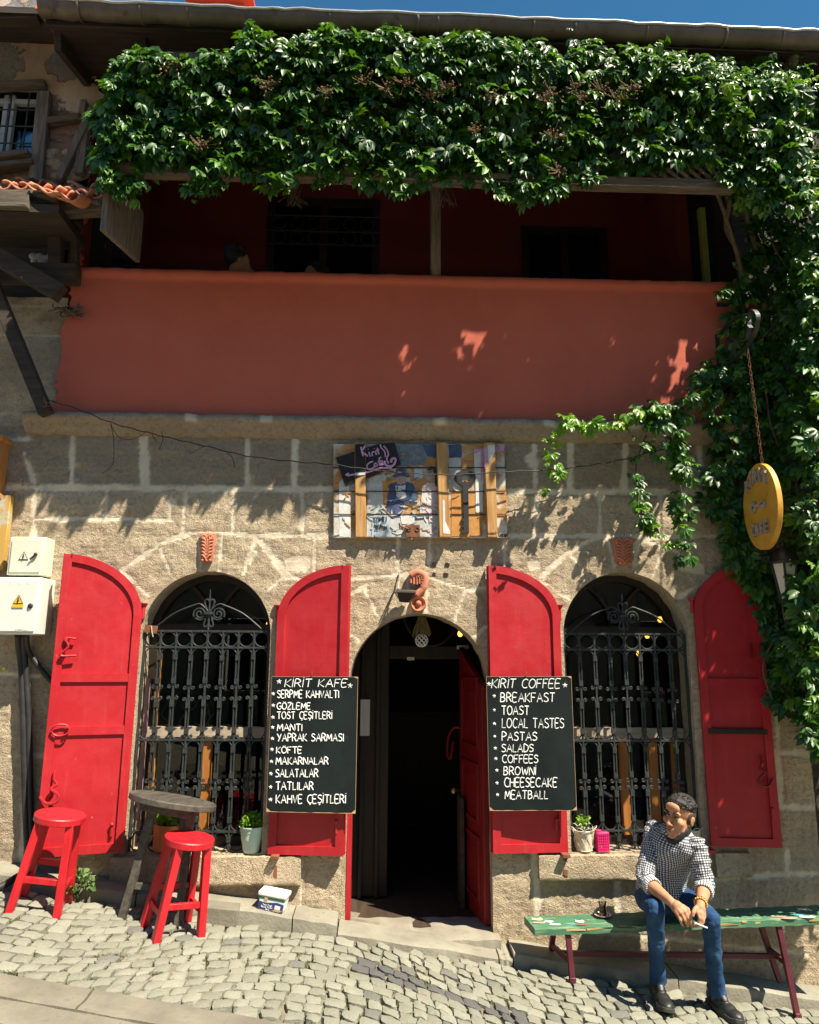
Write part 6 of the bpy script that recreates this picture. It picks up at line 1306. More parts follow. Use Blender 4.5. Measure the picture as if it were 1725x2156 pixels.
for s in ([(440, 225), (415, 232), (385, 258), (392, 292), (430, 290), (450, 276)], [(470, 240), (452, 250), (456, 272), (478, 258), (470, 240), (482, 266)], [(515, 190), (498, 192), (492, 222), (500, 262)], [(482, 228), (512, 220)], [(500, 250), (522, 238), (518, 218), (500, 232), (506, 258), (534, 250)]): m_.tube(smoothpath([pl(x, y) for x, y in s], 4), .0062, 5)
m_.build('lettering', M['mauve'], cp_, 80, fix=False)
m_ = MB()
for s, r_ in (([(545, 222), (548, 250), (580, 268), (620, 262), (640, 230), (640, 200), (620, 198), (602, 215), (606, 235)], .009), ([(505, 70), (512, 100), (545, 140), (550, 185)], .0055), ([(535, 85), (560, 115), (578, 160), (562, 200), (580, 245)], .006), ([(190, 345), (230, 348), (280, 340), (370, 328), (430, 310), (500, 288), (610, 282)], .0075), ([(210, 330), (222, 362)], .008)): m_.tube(smoothpath([pl(x, y) + V(0, -.05 if 275 < x < 372 else 0, 0) * 0 for x, y in s], 5), r_, 5)
m_.build('cup_emblem', M['mauve'], cp_, 80, fix=False)
for k, (x0, x1, x2, x3, mt) in enumerate(((272, 369, 275, 376, 'batten'), (1015, 1112, 1040, 1144, 'batten'), (1447, 1545, 1478, 1572, 'batten'))):
    m_ = MB(); yo = (.028, .045, .045)[k]; a, b_, c_, d_ = sg(x0, 46, YP - yo), sg(x1, 42, YP - yo), sg(x3, 908, YP - yo), sg(x2, 908, YP - yo)
    m_.prism([a, b_, c_, d_], V(0, yo - .002 if k else yo - .0005, 0)); bt = m_.build('batten', M[mt], SIGN, bevel=.006)
    if k == 0: q = MB(); f_ = lambda x, y: sg(x, y, YP - yo) + V(0, -.0012, 0); q.prism([f_(x0 + 3, 60), f_(x1 - 3, 56), f_(x1 + 1, 340), f_(x0 + 5, 378)], V(0, .001, 0)); q.build('painted_over_patch', M['black_daub'], bt); q = MB(); q.prism([f_(x0 + 4, 322) + V(0, -.001, 0), f_(x1, 318) + V(0, -.001, 0), f_(x1, 340) + V(0, -.001, 0), f_(x0 + 4, 346) + V(0, -.001, 0)], V(0, .0008, 0)); q.build('painted_light', M['white_daub'], bt)
    if k == 2: q = MB(); f_ = lambda x, y: sg(x, y, YP - yo) + V(0, -.0012, 0); q.prism([f_(x0 + 32, 70), f_(x1 - 2, 66), f_(x1 + 2, 130), f_(x0 + 40, 230)], V(0, .001, 0)); q.build('painted_light', M['white_daub'], bt); q = MB(); q.prism([f_(x0 + 3, 90), f_(x0 + 31, 85), f_(x0 + 34, 235), f_(x0 + 6, 280)], V(0, .001, 0)); q.build('painted_lilac', M['lilac_daub'], bt)
    if k == 1: q = MB(); f_ = lambda x, y: sg(x, y, YP - yo) + V(0, -.0012, 0); q.prism([f_(1070, 560), f_(1090, 580), f_(1095, 760), f_(1138, 850), f_(1138, 880), f_(1075, 870)], V(0, .001, 0)); q.build('painted_light', M['white_daub'], bt)
m_ = MB()
write(m_, 'SANAT', 1478, 1562, 862, 882, lambda x, y: sg(x, y, YP - .045) + V(0, -.001, 0), .0016, 0, .02, sides=4); write(m_, 'ATÖLYESİ', 1576, 1660, 880, 900, pp(.001), .0018, 0, .02, sides=4); m_.build('signature', M['key_daub'], SIGN, 80, fix=False)
m_ = MB(); m_.prism([sg(x, y, YP - .03) for x, y in ((735, 795), (864, 792), (866, 905), (738, 906))], V(0, .026, 0)); lk = m_.build('rusty_lock', M['rust'], SIGN, bevel=.002)
m_ = MB()
for x in (765, 840): m_.tube([sg(x + 17 * math.cos(a), 833 + 17 * math.sin(a), YP - .032) for a in np.linspace(0, 6.28, 13)[:-1]], .0035, 5, closed=True)
m_.tube([sg(765, 833, YP - .034), sg(710, 815, YP - .045), sg(680, 800, YP - .05)], .005, 6); m_.tube([sg(677, 778, YP - .05), sg(684, 824, YP - .05)], .006, 6); m_.tube([sg(866, 832, YP - .03), sg(890, 832, YP - .035)], .004, 5); m_.tube([sg(700, 800, YP - .04), sg(712, 840, YP - .04)], .009, 6); m_.tube([sg(790, 906, YP - .02), sg(790, 930, YP - .03)], .006, 6); m_.build('key_and_ring', M['rust'], lk, 60)
m_ = MB()
for x, y in ((455, 905), (1325, 905), (917, 55)): m_.tube([sg(x, y, YP - .02), sg(x - 3, y - 14, YP - .026), sg(x, y - 8, YP + .02)], .003, 5); 
m_.build('fixing_nail', M['rust'], SIGN)

# ================================================================== HANGING OVAL SIGN, BRACKET, LAMPS, WIRES
XS = 2.44; yc = -.43; zc_ = (at(1605, 978, yc).z + at(1605, 1157, yc).z) / 2; rz_ = (at(1605, 978, yc).z - at(1605, 1157, yc).z) / 2; ry_ = .215
M['gold'] = mk('yellow_ochre_paint', (.50, .24, .02), (.62, .34, .04), 6, .55, .3, 50, c3=(.36, .16, .02), s3=14); M['rawletter'] = mk('raw_wood_letter', (.30, .22, .17), (.42, .33, .26), 16, .85)
OV = thing('oval_sign', 'yellow oval wooden sign with raised letters and key hanging on a chain before the vine', 'sign', (XS, yc, zc_ - rz_))
m_ = MB(); n = 48; P = [V(XS - .016, yc + ry_ * math.cos(6.2832 * k / n), zc_ + rz_ * math.sin(6.2832 * k / n)) for k in range(n)]; m_.prism(P, V(.036, 0, 0)); m_.build('disc', M['gold'], OV, bevel=.003)
def osp(u, v): return V(XS - .018, yc - u * ry_, zc_ + v * rz_)     # u to the right as read from the left side
def block_text(text, v0, h, arch, u0, u1, name):
    m_ = MB(); n = len(text); sp = (u1 - u0) / n
    for i, ch in enumerate(text):
        g, ex = accents(ch); gw, st = GL[g]; uc = u0 + sp * (i + .5); dv = arch * (1 - (uc / .62) ** 2)
        for s in st + ex:
            P = [osp(uc + (x - gw / 2) * sp * 1.25, v0 + dv + y * h) + V(-.004, 0, 0) for x, y in s]
            for q_, (a, b_) in enumerate(zip(P[:-1], P[1:])): o_ = V(-.0007 * (len(m_.v) // 8 % 7), 0, 0); m_.bar(a + o_, b_ + o_, .017, .022, (1, 0, 0)) if (b_ - a).length > .006 else m_.box(a + o_, (.02, .020, .020))
    m_.build(name, M['rawletter'], OV)
block_text('KİRİT', .40, .26, .16, -.66, .66, 'raised_lettering'); block_text('CAFE', -.62, .24, -.03, -.50, .52, 'raised_lettering')
m_ = MB(); m_.tube([osp(-.28 + .12 * math.cos(a), .02 + .10 * math.sin(a)) + V(-.006, 0, 0) for a in np.linspace(0, 6.28, 15)[:-1]], .012, 6, closed=True); m_.bar(osp(-.16, .02) + V(-.006, 0, 0), osp(.36, .05) + V(-.006, 0, 0), .018, .02, (1, 0, 0)); m_.bar(osp(.33, .05) + V(-.006, 0, 0), osp(.33, -.08) + V(-.006, 0, 0), .03, .02, (1, 0, 0)); m_.bar(osp(.20, .04) + V(-.006, 0, 0), osp(.20, -.04) + V(-.006, 0, 0), .02, .02, (1, 0, 0)); m_.bar(osp(-.36, .02) + V(-.006, 0, 0), osp(-.2, .02) + V(-.006, 0, 0), .014, .018, (1, 0, 0)); m_.bar(osp(-.28, -.05) + V(-.006, 0, 0), osp(-.28, .1) + V(-.006, 0, 0), .014, .018, (1, 0, 0)); m_.build('raised_key', M['rawletter'], OV)
tb = at(1592, 738, yc); ce = V(XS, yc - .05, zc_ + rz_); cs = V(XS, yc, tb.z)
m_ = MB(); nl = 26
for k in range(nl):
    c = cs.lerp(ce, (k + .5) / nl); L = (ce - cs).length / nl * .66; ax = V(1, 0, 0) if k % 2 else V(0, 1, 0)
    m_.tube([c + V(0, 0, 1) * (L * math.sin(a)) + ax * (.008 * math.cos(a)) for a in np.linspace(0, 6.28, 11)[:-1]], .0028, 4, closed=True)
m_.build('chain', M['rust'], OV, 60)
BR = thing('sign_bracket', 'scrolled black wrought iron bracket on the wall carrying the oval sign chain', 'bracket', (XS, 0, tb.z))
m_ = MB(); zt2 = at(1600, 655, yc).z
def flat(pts, w_=.022, t_=.004):
    P = smoothpath(pts, 6); m_.tube(P, w_ / 2, 6, sq=.35, up=(0, 0, 1) if False else None)
m_.bar(V(XS, -.01, tb.z - .05), V(XS, -.01, zt2 + .02), .03, .012, (0, 1, 0))
for pts in ([V(XS, 0, tb.z + .02), V(XS, -.3, tb.z + .02), V(XS, -.52, tb.z + .06), V(XS, -.60, tb.z + .16), V(XS, -.54, tb.z + .24), V(XS, -.47, tb.z + .19), V(XS, -.50, tb.z + .13)], [V(XS, -.04, tb.z + .28), V(XS, -.2, tb.z + .30), V(XS, -.38, tb.z + .28), V(XS, -.48, tb.z + .2), V(XS, -.44, tb.z + .08), V(XS, -.36, tb.z + .1)], [V(XS, -.2, tb.z + .04), V(XS, -.28, tb.z + .14), V(XS, -.2, tb.z + .2), V(XS, -.13, tb.z + .14), V(XS, -.18, tb.z + .1)]):
    P = smoothpath(pts, 6)
    for a, b_ in zip(P[:-1], P[1:]): m_.bar(a, b_, .028, .006, (1, 0, 0)) if False else m_.bar(a, b_, .006, .03, (1, 0, 0))
m_.tube([cs + V(0, 0, .05), cs], .006, 6); m_.build('scrollwork', M['iron'], BR)
for py in (642, 744): q = MB(); p = at(1514, py, -.012); q.box(p + V(.03, 0, 0), (.10, .012, .03)); q.build('wall_plate', M['iron'], BR, bevel=.002)
# wall lantern
M['opal'] = mk('opal_glass', (.60, .58, .52), (.66, .64, .58), 6, .3)
xl_, yl_ = at(1654, 1210, -.24).x, -.24; zl0, zl1 = at(1650, 1262, yl_).z, at(1650, 1188, yl_).z
LN = thing('wall_lantern', 'black framed wall lantern with white glass at the vine right of the shutter', 'wall lamp', (xl_, yl_, zl0 - .1))
m_ = MB(); m_.lathe([(.042, zl0), (.082, zl1)], (xl_, yl_, 0), 6, cap=True); m_.build('glass', M['opal'], LN)
m_ = MB()
for k in range(6): a = 6.2832 * k / 6; m_.tube([V(xl_ + .044 * math.cos(a), yl_ + .044 * math.sin(a), zl0 - .005), V(xl_ + .085 * math.cos(a), yl_ + .085 * math.sin(a), zl1)], .008, 6)
m_.lathe([(.058, zl0 - .03), (.062, zl0 - .012), (.055, zl0)], (xl_, yl_, 0), 18); m_.build('frame', M['black'], LN, 50)
m_ = MB(); m_.lathe([(.096, zl1), (.10, zl1 + .015), (.092, zl1 + .025), (.078, zl1 + .06), (.05, zl1 + .1), (.02, zl1 + .115), (.012, zl1 + .15), (0, zl1 + .155)], (xl_, yl_, 0), 20); m_.build('cap', M['black'], LN, 50)
m_ = MB(); m_.tube(smoothpath([V(xl_, yl_, zl0 - .03), V(xl_, yl_, zl0 - .11), V(xl_, yl_ + .08, zl0 - .17), V(xl_, yl_ + .2, zl0 - .13), V(xl_, -.01, zl0 - .10)], 5), .014, 8); m_.tube(spiral((yl_ + .17, zl0 - .07), .05, 1.2, -1.5, 1, 14, 0), .007, 5) if False else None
m_.tube([V(xl_, -.02, zl0 - .25), V(xl_, -.02, zl0 + .02)], .02, 8); m_.build('bracket', M['black'], LN, 60)
# floodlight over the door
pt2 = lambda x, y, Y: at(526 + x / 2.979, 1158 + y / 2.979, Y)
FL = thing('floodlight', 'small black floodlight on a bracket beside the curled carving above the door', 'lamp', pt2(975, 330, -.05))
m_ = MB(); a, b_ = pt2(922, 262, -.19), pt2(1040, 266, -.19); c_, d_ = pt2(1000, 332, -.08), pt2(938, 328, -.08)
m_.hexa([d_, c_, c_ + V(0, .06, .03), d_ + V(0, .06, .03), a, b_, pt2(1032, 250, -.08), pt2(925, 246, -.08)]); m_.build('housing', M['black'], FL, bevel=.004)
m_ = MB(); m_.hexa([a + V(-.004, -.006, -.004), b_ + V(.004, -.006, -.004), b_ + V(.004, .12, .0), a + V(-.004, .12, .0), a + V(-.004, -.006, .012), b_ + V(.004, -.006, .012), b_ + V(.004, .12, .02), a + V(-.004, .12, .02)]); m_.build('glass_frame', M['zinc'], FL, bevel=.002)
m_ = MB(); m_.tube([pt2(940, 140, -.01), pt2(936, 200, -.03), pt2(930, 245, -.1)], .006, 6); m_.build('bracket', M['palewood'], FL); m_ = MB(); m_.tube(smoothpath([pt2(930, 300, -.07), pt2(905, 265, -.03), pt2(870, 330, -.012), pt2(820, 440, -.012)], 4), .0035, 5); m_.build('lead', M['cable'], FL)
# old overhead wire
m_ = MB(); WP = [(100, 842, -.20), (165, 862, -.16), (235, 890, -.13), (300, 908, -.10), (370, 925, -.09), (440, 941, -.08), (520, 960, -.08), (620, 972, -.09), (700, 978, -.12), (780, 989, -.13), (870, 997, -.12), (960, 1000, -.13), (1060, 993, -.13), (1150, 990, -.10), (1240, 980, -.08), (1300, 970, -.08), (1420, 940, -.06)]
P = smoothpath([at(*p) for p in WP], 6); m_.tube([p + V(0, 0, .004 * math.sin(i * 1.7)) for i, p in enumerate(P)], .0042, 5)
for q in ([(232, 890, -.12), (238, 915, -.08), (240, 955, -.06), (236, 980, -.05), (217, 996, -.04)], [(232, 890, -.12), (250, 920, -.08), (280, 925, -.08), (306, 911, -.09)], [(340, 908, -.09), (343, 925, -.08), (335, 946, -.06)], [(400, 955, -.05), (430, 940, -.06)], [(478, 953, -.06), (490, 965, -.05), (494, 985, -.05)], [(320, 915, -.09), (330, 930, -.08)]): m_.tube(smoothpath([at(*p) for p in q], 5), .0028, 4)
tag(m_.build('wire', M['cable'], None, 80), 'thin old black wire sagging across the facade in front of the plank sign', 'wire')
m_ = MB()
for q in ([(85, 835, -.19), (100, 848, -.2), (128, 842, -.16)], [(80, 846, -.19), (96, 856, -.2), (132, 846, -.14)], [(92, 836, -.21), (98, 852, -.21), (90, 858, -.2)], [(100, 872, -.12), (150, 868, -.06), (190, 880, -.05)]): m_.tube(smoothpath([at(*p) for p in q], 4), .003, 4)
tag(m_.build('wire_binding', M['rust'], None, 80), 'tangle of thin wire tied round the slanting timber strut', 'wire')
m_ = MB()
for k in range(22): c = at(150 + random.gauss(0, 11), 660 + random.gauss(0, 5) - (k % 3) * 2, -.04 - .04 * random.random()); m_.tube(smoothpath([c + V(random.gauss(0, .03), random.gauss(0, .012), random.gauss(0, .018)) for q in range(4)], 3), .005, 4)
tag(m_.build('cable_tangle', M['bark'], None, 80), 'rusty knot of cable and fixings on the red wall near its ragged left edge', 'cable')
# posters in the balcony
m_ = MB(); xw = BX0 + .004; p0 = at(330, 470, .05)
m_.box((xw, .62, PZ1 + .42), (.008, .95, 1.0)); PO = m_.build('poster', M['black_daub'], None); tag(PO, 'dark poster with pale faces on the balcony side wall at left', 'poster')
for k in range(13):
    m_ = MB(); c = V(xw + .006, random.uniform(.22, 1.02), PZ1 + random.uniform(0, .85)); s_ = random.uniform(.035, .06); m_.ell(c, (.003, s_ * .75, s_), None, 10, 6); m_.build('printed_face', M['grey_daub'], PO, 60)
# things inside: lit bulbs, straw lampshade, branches, pots
def emit(name, col, st): m, t, p = nodes(name); p.inputs['Emission Color'].default_value = (*col, 1); p.inputs['Emission Strength'].default_value = st; p.inputs['Base Color'].default_value = (*col, 1); return m
M['bulb'] = emit('warm_bulb', (1.0, .42, .05), 2.2)
for px_, py_, Y, lb in ((1390, 1303, 1.0, 'glowing bare bulb inside the right window, uppermost'), (1363, 1337, 1.1, 'glowing bare bulb inside the right window, just below the top rail'), (1345, 1374, 1.2, 'small glowing bulb inside the right window behind the bars'), (566, 1312, .5, 'glowing yellow bulb at the right edge of the left window'), (969, 1333, 1.0, 'dim yellow bulb glowing inside the doorway arch')):
    p = at(px_, py_, Y); root = thing('light_bulb', lb, 'light bulb', p - V(0, 0, .03), 'lit bulbs inside the cafe'); m_ = MB(); m_.lathe([(.0, -.03), (.012, -.026), (.02, -.012), (.017, .004), (.009, .02)], p, 12); m_.build('bulb', M['bulb'], root, 60)
    m_ = MB(); m_.lathe([(.011, .018), (.013, .03), (.012, .06), (.004, .068)], p, 12); m_.tube([p + V(0, 0, .06), V(p.x, p.y, 3.1)], .003, 5); m_.build('holder_and_flex', M['black'], root, 60)
c = at(888, 1300, .22); root = thing('straw_lamp', 'dry straw tassel lamp with a metal lantern hanging in the doorway arch', 'lamp', c - V(0, 0, .2)); M['straw'] = mk('dry_straw', (.16, .13, .05), (.30, .25, .11), 30, .85)
m_ = MB()
for k in range(90): a = random.random() * 6.28; q = random.random(); m_.tube([c + V(0, 0, .10), c + V(.012 * math.cos(a), .012 * math.sin(a), .04), c + V((.02 + .05 * q) * math.cos(a), (.02 + .05 * q) * math.sin(a), -.10 - .04 * random.random())], .0016, 3)
m_.build('straw_tassel', M['straw'], root, 80); m_ = MB()
for k in range(8):
    for s in (1, -1): m_.tube([c + V(.045 * math.sin(t) * math.cos(.785 * k + s * t), .045 * math.sin(t) * math.sin(.785 * k + s * t), -.16 + .045 * math.cos(t)) for t in np.linspace(.2, 2.9, 8)], .0025, 4)
m_.build('lantern_cage', M['chalk'], root, 60)
m_ = MB(); M['twig'] = mk('bleached_twig', (.35, .30, .22), (.5, .44, .34), 20, .8)
root = thing('branch_ornament', 'bleached bare branches standing inside the left window', 'branch', at(380, 1560, .55))
for k in range(9):
    x, y = 320 + k * 16 + random.uniform(-6, 6), 1540; P = [at(x, y, .42 + .02 * k)]
    for q in range(4): x += random.gauss(2, 9); y -= random.uniform(10, 24); P.append(at(x, y, .42 + .02 * k + random.gauss(0, .03)))
    m_.tube(smoothpath(P, 3), [.006] * 5 + [.004] * 4 + [.0025] * 4, 5)
m_.build('branches', M['twig'], root, 80); m_ = MB(); m_.bar(at(388, 1690, .35), at(384, 1640, .35), .05, .03, (0, 1, 0), .012, .012); m_.build('driftwood', M['palewood'], root, bevel=.004)
M['potplum'] = mk('plum_pot', (.16, .06, .14), (.20, .09, .18), 6, .6)
for px_, lb in ((480, 'plum coloured flower pot standing inside the left window'), (1302, 'grey glass jar standing inside the right window beside the pink crate')):
    c = at(px_, 1735, .42); c.z = SILL + .02; root = thing('flower_pot', lb, 'flower pot', c); m_ = MB(); m_.lathe([(.001, 0), (.07, 0), (.10, .15), (.104, .17), (.096, .17), (.09, .14), (.001, .14)] if px_ < 900 else [(.001, 0), (.05, 0), (.055, .09), (.05, .11), (.046, .11), (.05, .09), (.046, .01), (.001, .008)], c, 24, cap=False); m_.build('pot', M['potplum'] if px_ < 900 else M['zinc'], root, 50)
m_ = MB(); c = at(900, 1760, .4); m_.box((at(976, 1860, .60).x - .02, .56, TH + .36), (.03, .22, .72)); tag(m_.build('leaning_panel', M['soffit'], None, bevel=.003), 'dark grey panel leaning inside the doorway against the red door', 'panel')
# house across the lane, seen only as the dull reflection in the panes
OP = thing('opposite_house', 'grey stone house across the lane, reflected in the window panes', 'building', (0, -11.5, -.5))
m_ = MB(); holes = [(-6.6 + k * 3.1, -5.4 + k * 3.1, 1.0 + j * 3.0, 2.6 + j * 3.0) for k in range(5) for j in range(2)]; wall_rects(m_, -11.5, -11, 11, -1.5, 7.4, holes, .4); m_.build('wall', M['stonep'], OP)
for h_ in holes: q = MB(); q.box(((h_[0] + h_[1]) / 2, -11.75, (h_[2] + h_[3]) / 2), (h_[1] - h_[0], .05, h_[3] - h_[2])); q.build('window', M['darkwood'], OP)
m_ = MB(); m_.hexa([V(-11.4, -11.0, 7.4), V(11.4, -11.0, 7.4), V(11.4, -15, 9.2), V(-11.4, -15, 9.2), V(-11.4, -11.0, 7.5), V(11.4, -11.0, 7.5), V(11.4, -15, 9.3), V(-11.4, -15, 9.3)]); m_.build('roof', M['tile'], OP)
# ================================================================== BENCH, TEA, MAN
def mat_bench():
    m, t, p = nodes('worn_green_paint'); v = obc(t)
    c = ramp(t, noise(t, 4, 6, .6, stretch(t, 1, 6, 6)).outputs[0], [(.3, (.035, .12, .065)), (.7, (.075, .20, .11))])
    c = mixc(t, ramp(t, noise(t, 26, 8, .75, stretch(t, .5, 2, 2)).outputs[0], [(.58, 0.), (.63, .85)]), c, (.36, .29, .14)); c = mixc(t, ramp(t, noise(t, 9, 7, .7, stretch(t, .5, 3, 3)).outputs[0], [(.52, 0.), (.64, .75)]), c, (.20, .30, .18))
    t.links.new(c, p.inputs['Base Color']); p.inputs['Roughness'].default_value = .55; bump(t, p, noise(t, 20, 6, .6, stretch(t, .6, 4, 4)).outputs[0], .4, .003); return m
M['bench'] = mat_bench(); M['benchedge'] = mk('bare_bench_edge', (.36, .24, .08), (.55, .42, .17), 8, .8, .5, 30, st=(.6, 6, 6), c3=(.03, .11, .05), s3=7, t3=(.52, .56)); M['benchleg'] = mk('maroon_steel', (.085, .012, .022), (.13, .02, .032), 8, .5, .2, 50)
bl, br_ = at(1104, 1930, -.12), at(1718, 1906, -.12); bl.y = br_.y = -.12; dirb = (br_ - bl).normalized(); br_ = bl + dirb * 1.93
fl_, fr_ = at(1121, 1951, -.335), at(1725, 1934, -.335)
zb0, zb1 = bl.z, bl.z + (br_.z - bl.z)
BENCH = thing('bench', 'long green painted plank bench with chipped edges and maroon steel legs', 'bench', V((bl.x + br_.x) / 2, -.23, gz(1.7, -.23)))
nb = 60; P = []; prof = [(-.12, -.04), (-.12, 0), (-.325, 0), (-.335, -.005), (-.336, -.038), (-.12, -.04)]
for j, (y, dz) in enumerate(prof):
    for i in range(nb): t = i / (nb - 1); P.append((bl.x + (br_.x - bl.x) * t + (y + .12) * -.10 * (1 if t == 0 else 0), y + .002 * math.sin(i * .9), zb0 + (zb1 - zb0) * t + dz + .002 * math.sin(i * 1.7 + j)))
mb = MB(); mb.grid(P, nb, len(prof)); mb.f.append(tuple(j * nb for j in range(5))); mb.f.append(tuple((4 - j) * nb + nb - 1 for j in range(5))); BS = mb.build('seat_plank', M['bench'], BENCH, 40)
bz_ = lambda x: zb0 + (zb1 - zb0) * (x - bl.x) / (br_.x - bl.x)
x = bl.x + .03
while x < br_.x - .05:
    L = random.uniform(.03, .16)
    if random.random() < .72: mb = MB(); mb.bar(V(x, -.3345, bz_(x) - .006 - random.random() * .012), V(x + L, -.3345, bz_(x + L) - .006 - random.random() * .012), .007, random.uniform(.004, .014), (0, 0, 1), None, random.uniform(.003, .012)); mb.build('bare_edge', M['benchedge'], BS)
    x += L + random.uniform(.0, .05)
cols = [('bp_cream', (.62, .56, .36)), ('bp_white', (.68, .68, .64)), ('bp_blue', (.10, .38, .50)), ('bp_pink', (.56, .36, .28)), ('bp_red', (.35, .05, .04))]
for n_, c in cols: M[n_] = mk(n_, c, tuple(x * .8 for x in c), 30, .7)
def bpatch(px, py, w_, d_, m_, nm='painted_animal', ears=False):
    c = atb(px, py); b = MB(); n = 12; P = [c + V(w_ * math.cos(6.283 * k / n) * (1 + .15 * math.sin(k * 2.1)), d_ * math.sin(6.283 * k / n) * (1 + .15 * math.cos(k * 1.3)), .0015) for k in range(n)]; b.prism(P, V(0, 0, .001 + .0004 * (LAY[0] % 5))); LAY[0] += 1
    if ears:
        for s in (-1, 1): b.prism([c + V(s * w_ * .35, d_ * .7, .0012), c + V(s * w_ * .85, d_ * .6, .0012), c + V(s * w_ * .8, d_ * 1.5, .0012)], V(0, 0, .0016))
    b.build(nm, M[m_], BS)
def atb(px, py):
    p = at(px, py, -.2)
    for _ in range(8): d = p - CAM; t = (bz_(p.x) - CAM.z) / d.z; p = CAM + d * t
    return p
zq = lambda x, y: (1079 + x / 2.671, 1842 + y / 2.671)
z6 = lambda x, y: (1079 + x / 2.671, 1605 + y / 2.671)
for x, y, w_, d_, m_, e in ((140, 885, .035, .022, 'bp_cream', True), (205, 898, .03, .016, 'bp_white', False), (150, 905, .04, .012, 'bp_pink', False), (240, 915, .035, .012, 'bp_white', False), (380, 898, .028, .020, 'bp_white', True), (400, 918, .04, .008, 'bp_red', False), (330, 912, .03, .01, 'bp_blue', False), (1640, 830, .04, .022, 'bp_cream', True), (1600, 862, .045, .014, 'bp_blue', False), (1660, 872, .05, .018, 'bp_white', True), (1500, 868, .05, .014, 'bp_pink', False), (1560, 880, .05, .012, 'bp_pink', False)): px, py = z6(x, y); bpatch(px, py, w_, d_, m_, 'painted_figure', e)
def steel(p, q, w_=.03, nm='leg'): m_ = MB(); m_.bar(p, q, w_, w_, (0, 1, 0)); return m_.build(nm, M['benchleg'], BENCH, bevel=.002)
for px_, foot_f, foot_b in ((1198, (1206, 2068), None), (1660, (1680, 2143), None)):
    ff = atg(*foot_f); top = V(ff.x - (.015 if px_ < 1400 else .05), -.31, bz_(ff.x) - .04); steel(top, ff + V(0, 0, .0)); kb = V(ff.x - .02 + (.06 if px_ > 1400 else -.05), -.09, gz(ff.x, -.2) + .085); tb_ = V(top.x - .04, -.14, bz_(ff.x) - .04); steel(tb_, kb)
    hz = ff.z + (top.z - ff.z) * (.58 if px_ > 1400 else .42); f_ = lambda p, q, z: p.lerp(q, (z - p.z) / (q.z - p.z)); a_, b_ = f_(ff, top, hz), f_(kb, tb_, max(hz, kb.z + .03)); steel(a_, b_, .026, 'cross_tie')
    if px_ < 1400: R0 = (a_ + b_) / 2; 
    else: steel(R0 + V(.0, 0, .0), (a_ + b_) / 2 , .028, 'stretcher')
    m_ = MB(); m_.box(ff + V(0, 0, .012), (.036, .036, .03)); m_.build('foot_cap', M['benchleg'], BENCH, bevel=.003)
# tea
c = atb(1270, 1931); TEA = thing('tea_saucer', 'small white saucer with a red pattern on the green bench', 'saucer', c); M['china'] = mk('white_china', (.68, .66, .60), (.72, .70, .66), 8, .25); M['chinared'] = mk('red_china_pattern', (.40, .03, .03), (.5, .06, .05), 8, .3)
m_ = MB(); m_.lathe([(.001, .002), (.026, .002), (.028, .004), (.05, .014), (.0505, .016), (.047, .014), (.026, .007), (.001, .006)], c, 32, cap=False); m_.build('saucer', M['china'], TEA, 60)
m_ = MB()
for k in range(8): a = 6.283 * k / 8; m_.tube([c + V(.036 * math.cos(a + t), .036 * math.sin(a + t), .0112) for t in (-.22, 0, .22)], .003, 5)
m_.build('pattern', M['chinared'], TEA, 60)
GL_ = thing('tea_glass', 'tulip shaped glass of dark red tea on the saucer', 'tea glass', c + V(0, 0, .008)); m, t, p = nodes('tea'); p.inputs['Base Color'].default_value = (.16, .022, .006, 1); p.inputs['Roughness'].default_value = .08; M['tea'] = m
o = c + V(0, 0, .008); m_ = MB(); m_.lathe([(.001, .003), (.017, .003), (.0195, .02), (.0165, .04), (.0175, .055), (.001, .056)], o, 24, cap=False); m_.build('tea', M['tea'], GL_, 60)
m_ = MB(); m_.lathe([(.001, 0), (.018, 0), (.0215, .02), (.0185, .042), (.024, .078), (.0225, .078), (.0172, .042)], o, 24, cap=False); m_.build('glass', M['glass'], GL_, 60)

# ------------------------------------------------------------------ the seated man
def mat_skin():
    m, t, p = nodes('skin'); v = obc(t); c = ramp(t, noise(t, 18, 5, .6, v).outputs[0], [(.3, (.42, .20, .11)), (.7, (.52, .27, .155))])
    t.links.new(c, p.inputs['Base Color']); p.inputs['Roughness'].default_value = .62; p.inputs['Specular IOR Level'].default_value = .3; p.inputs['Subsurface Weight'].default_value = .12; p.inputs['Subsurface Radius'].default_value = (.012, .005, .003); bump(t, p, noise(t, 140, 4, .6, v).outputs[0], .12, .001); return m
M['skin'] = mat_skin()
def limb(mb, pts, rads, n=14):
    P = [Vector(p) for p in pts]; mb.tube(P, rads, n); mb.ell(P[0], rads[0], None, 12, 8); mb.ell(P[-1], rads[-1], None, 12, 8)
P1z = lambda x, y: (1289.5 + x / 5.957, 1658 + y / 5.957); P2z = lambda x, y: (1316 + x / 7.28, 1868 + y / 7.28)
p1 = lambda x, y, Y: at(*P1z(x, y), Y); p2 = lambda x, y, Y: at(*P2z(x, y), Y)
HC = at(1431, 1718, -.43)                                   # head centre
HR = Matrix.Rotation(rad(15), 3, 'Y') @ Matrix.Rotation(rad(-53), 3, 'Z') @ Matrix.Rotation(rad(13), 3, 'X')
hd = lambda x, y, z: HC + HR @ V(x, y, z)
PEL = at(1398, 1893, -.235); SHR, SHL = p1(535, 530, -.28), p1(1055, 740, -.47); NB = p1(800, 640, -.385)
ELR, ELL_ = p1(400, 1160, -.40), p1(1165, 1230, -.53); WRR, WRL = p2(705, 225, -.675), p2(1160, 265, -.685)
KNR, KNL = p2(480, 330, -.60), p2(1330, 470, -.60); ANR, ANL = p2(510, 1420, -.44), p2(1440, 1640, -.46); HPR, HPL = at(1366, 1890, -.24), at(1432, 1893, -.24)
body = MB()
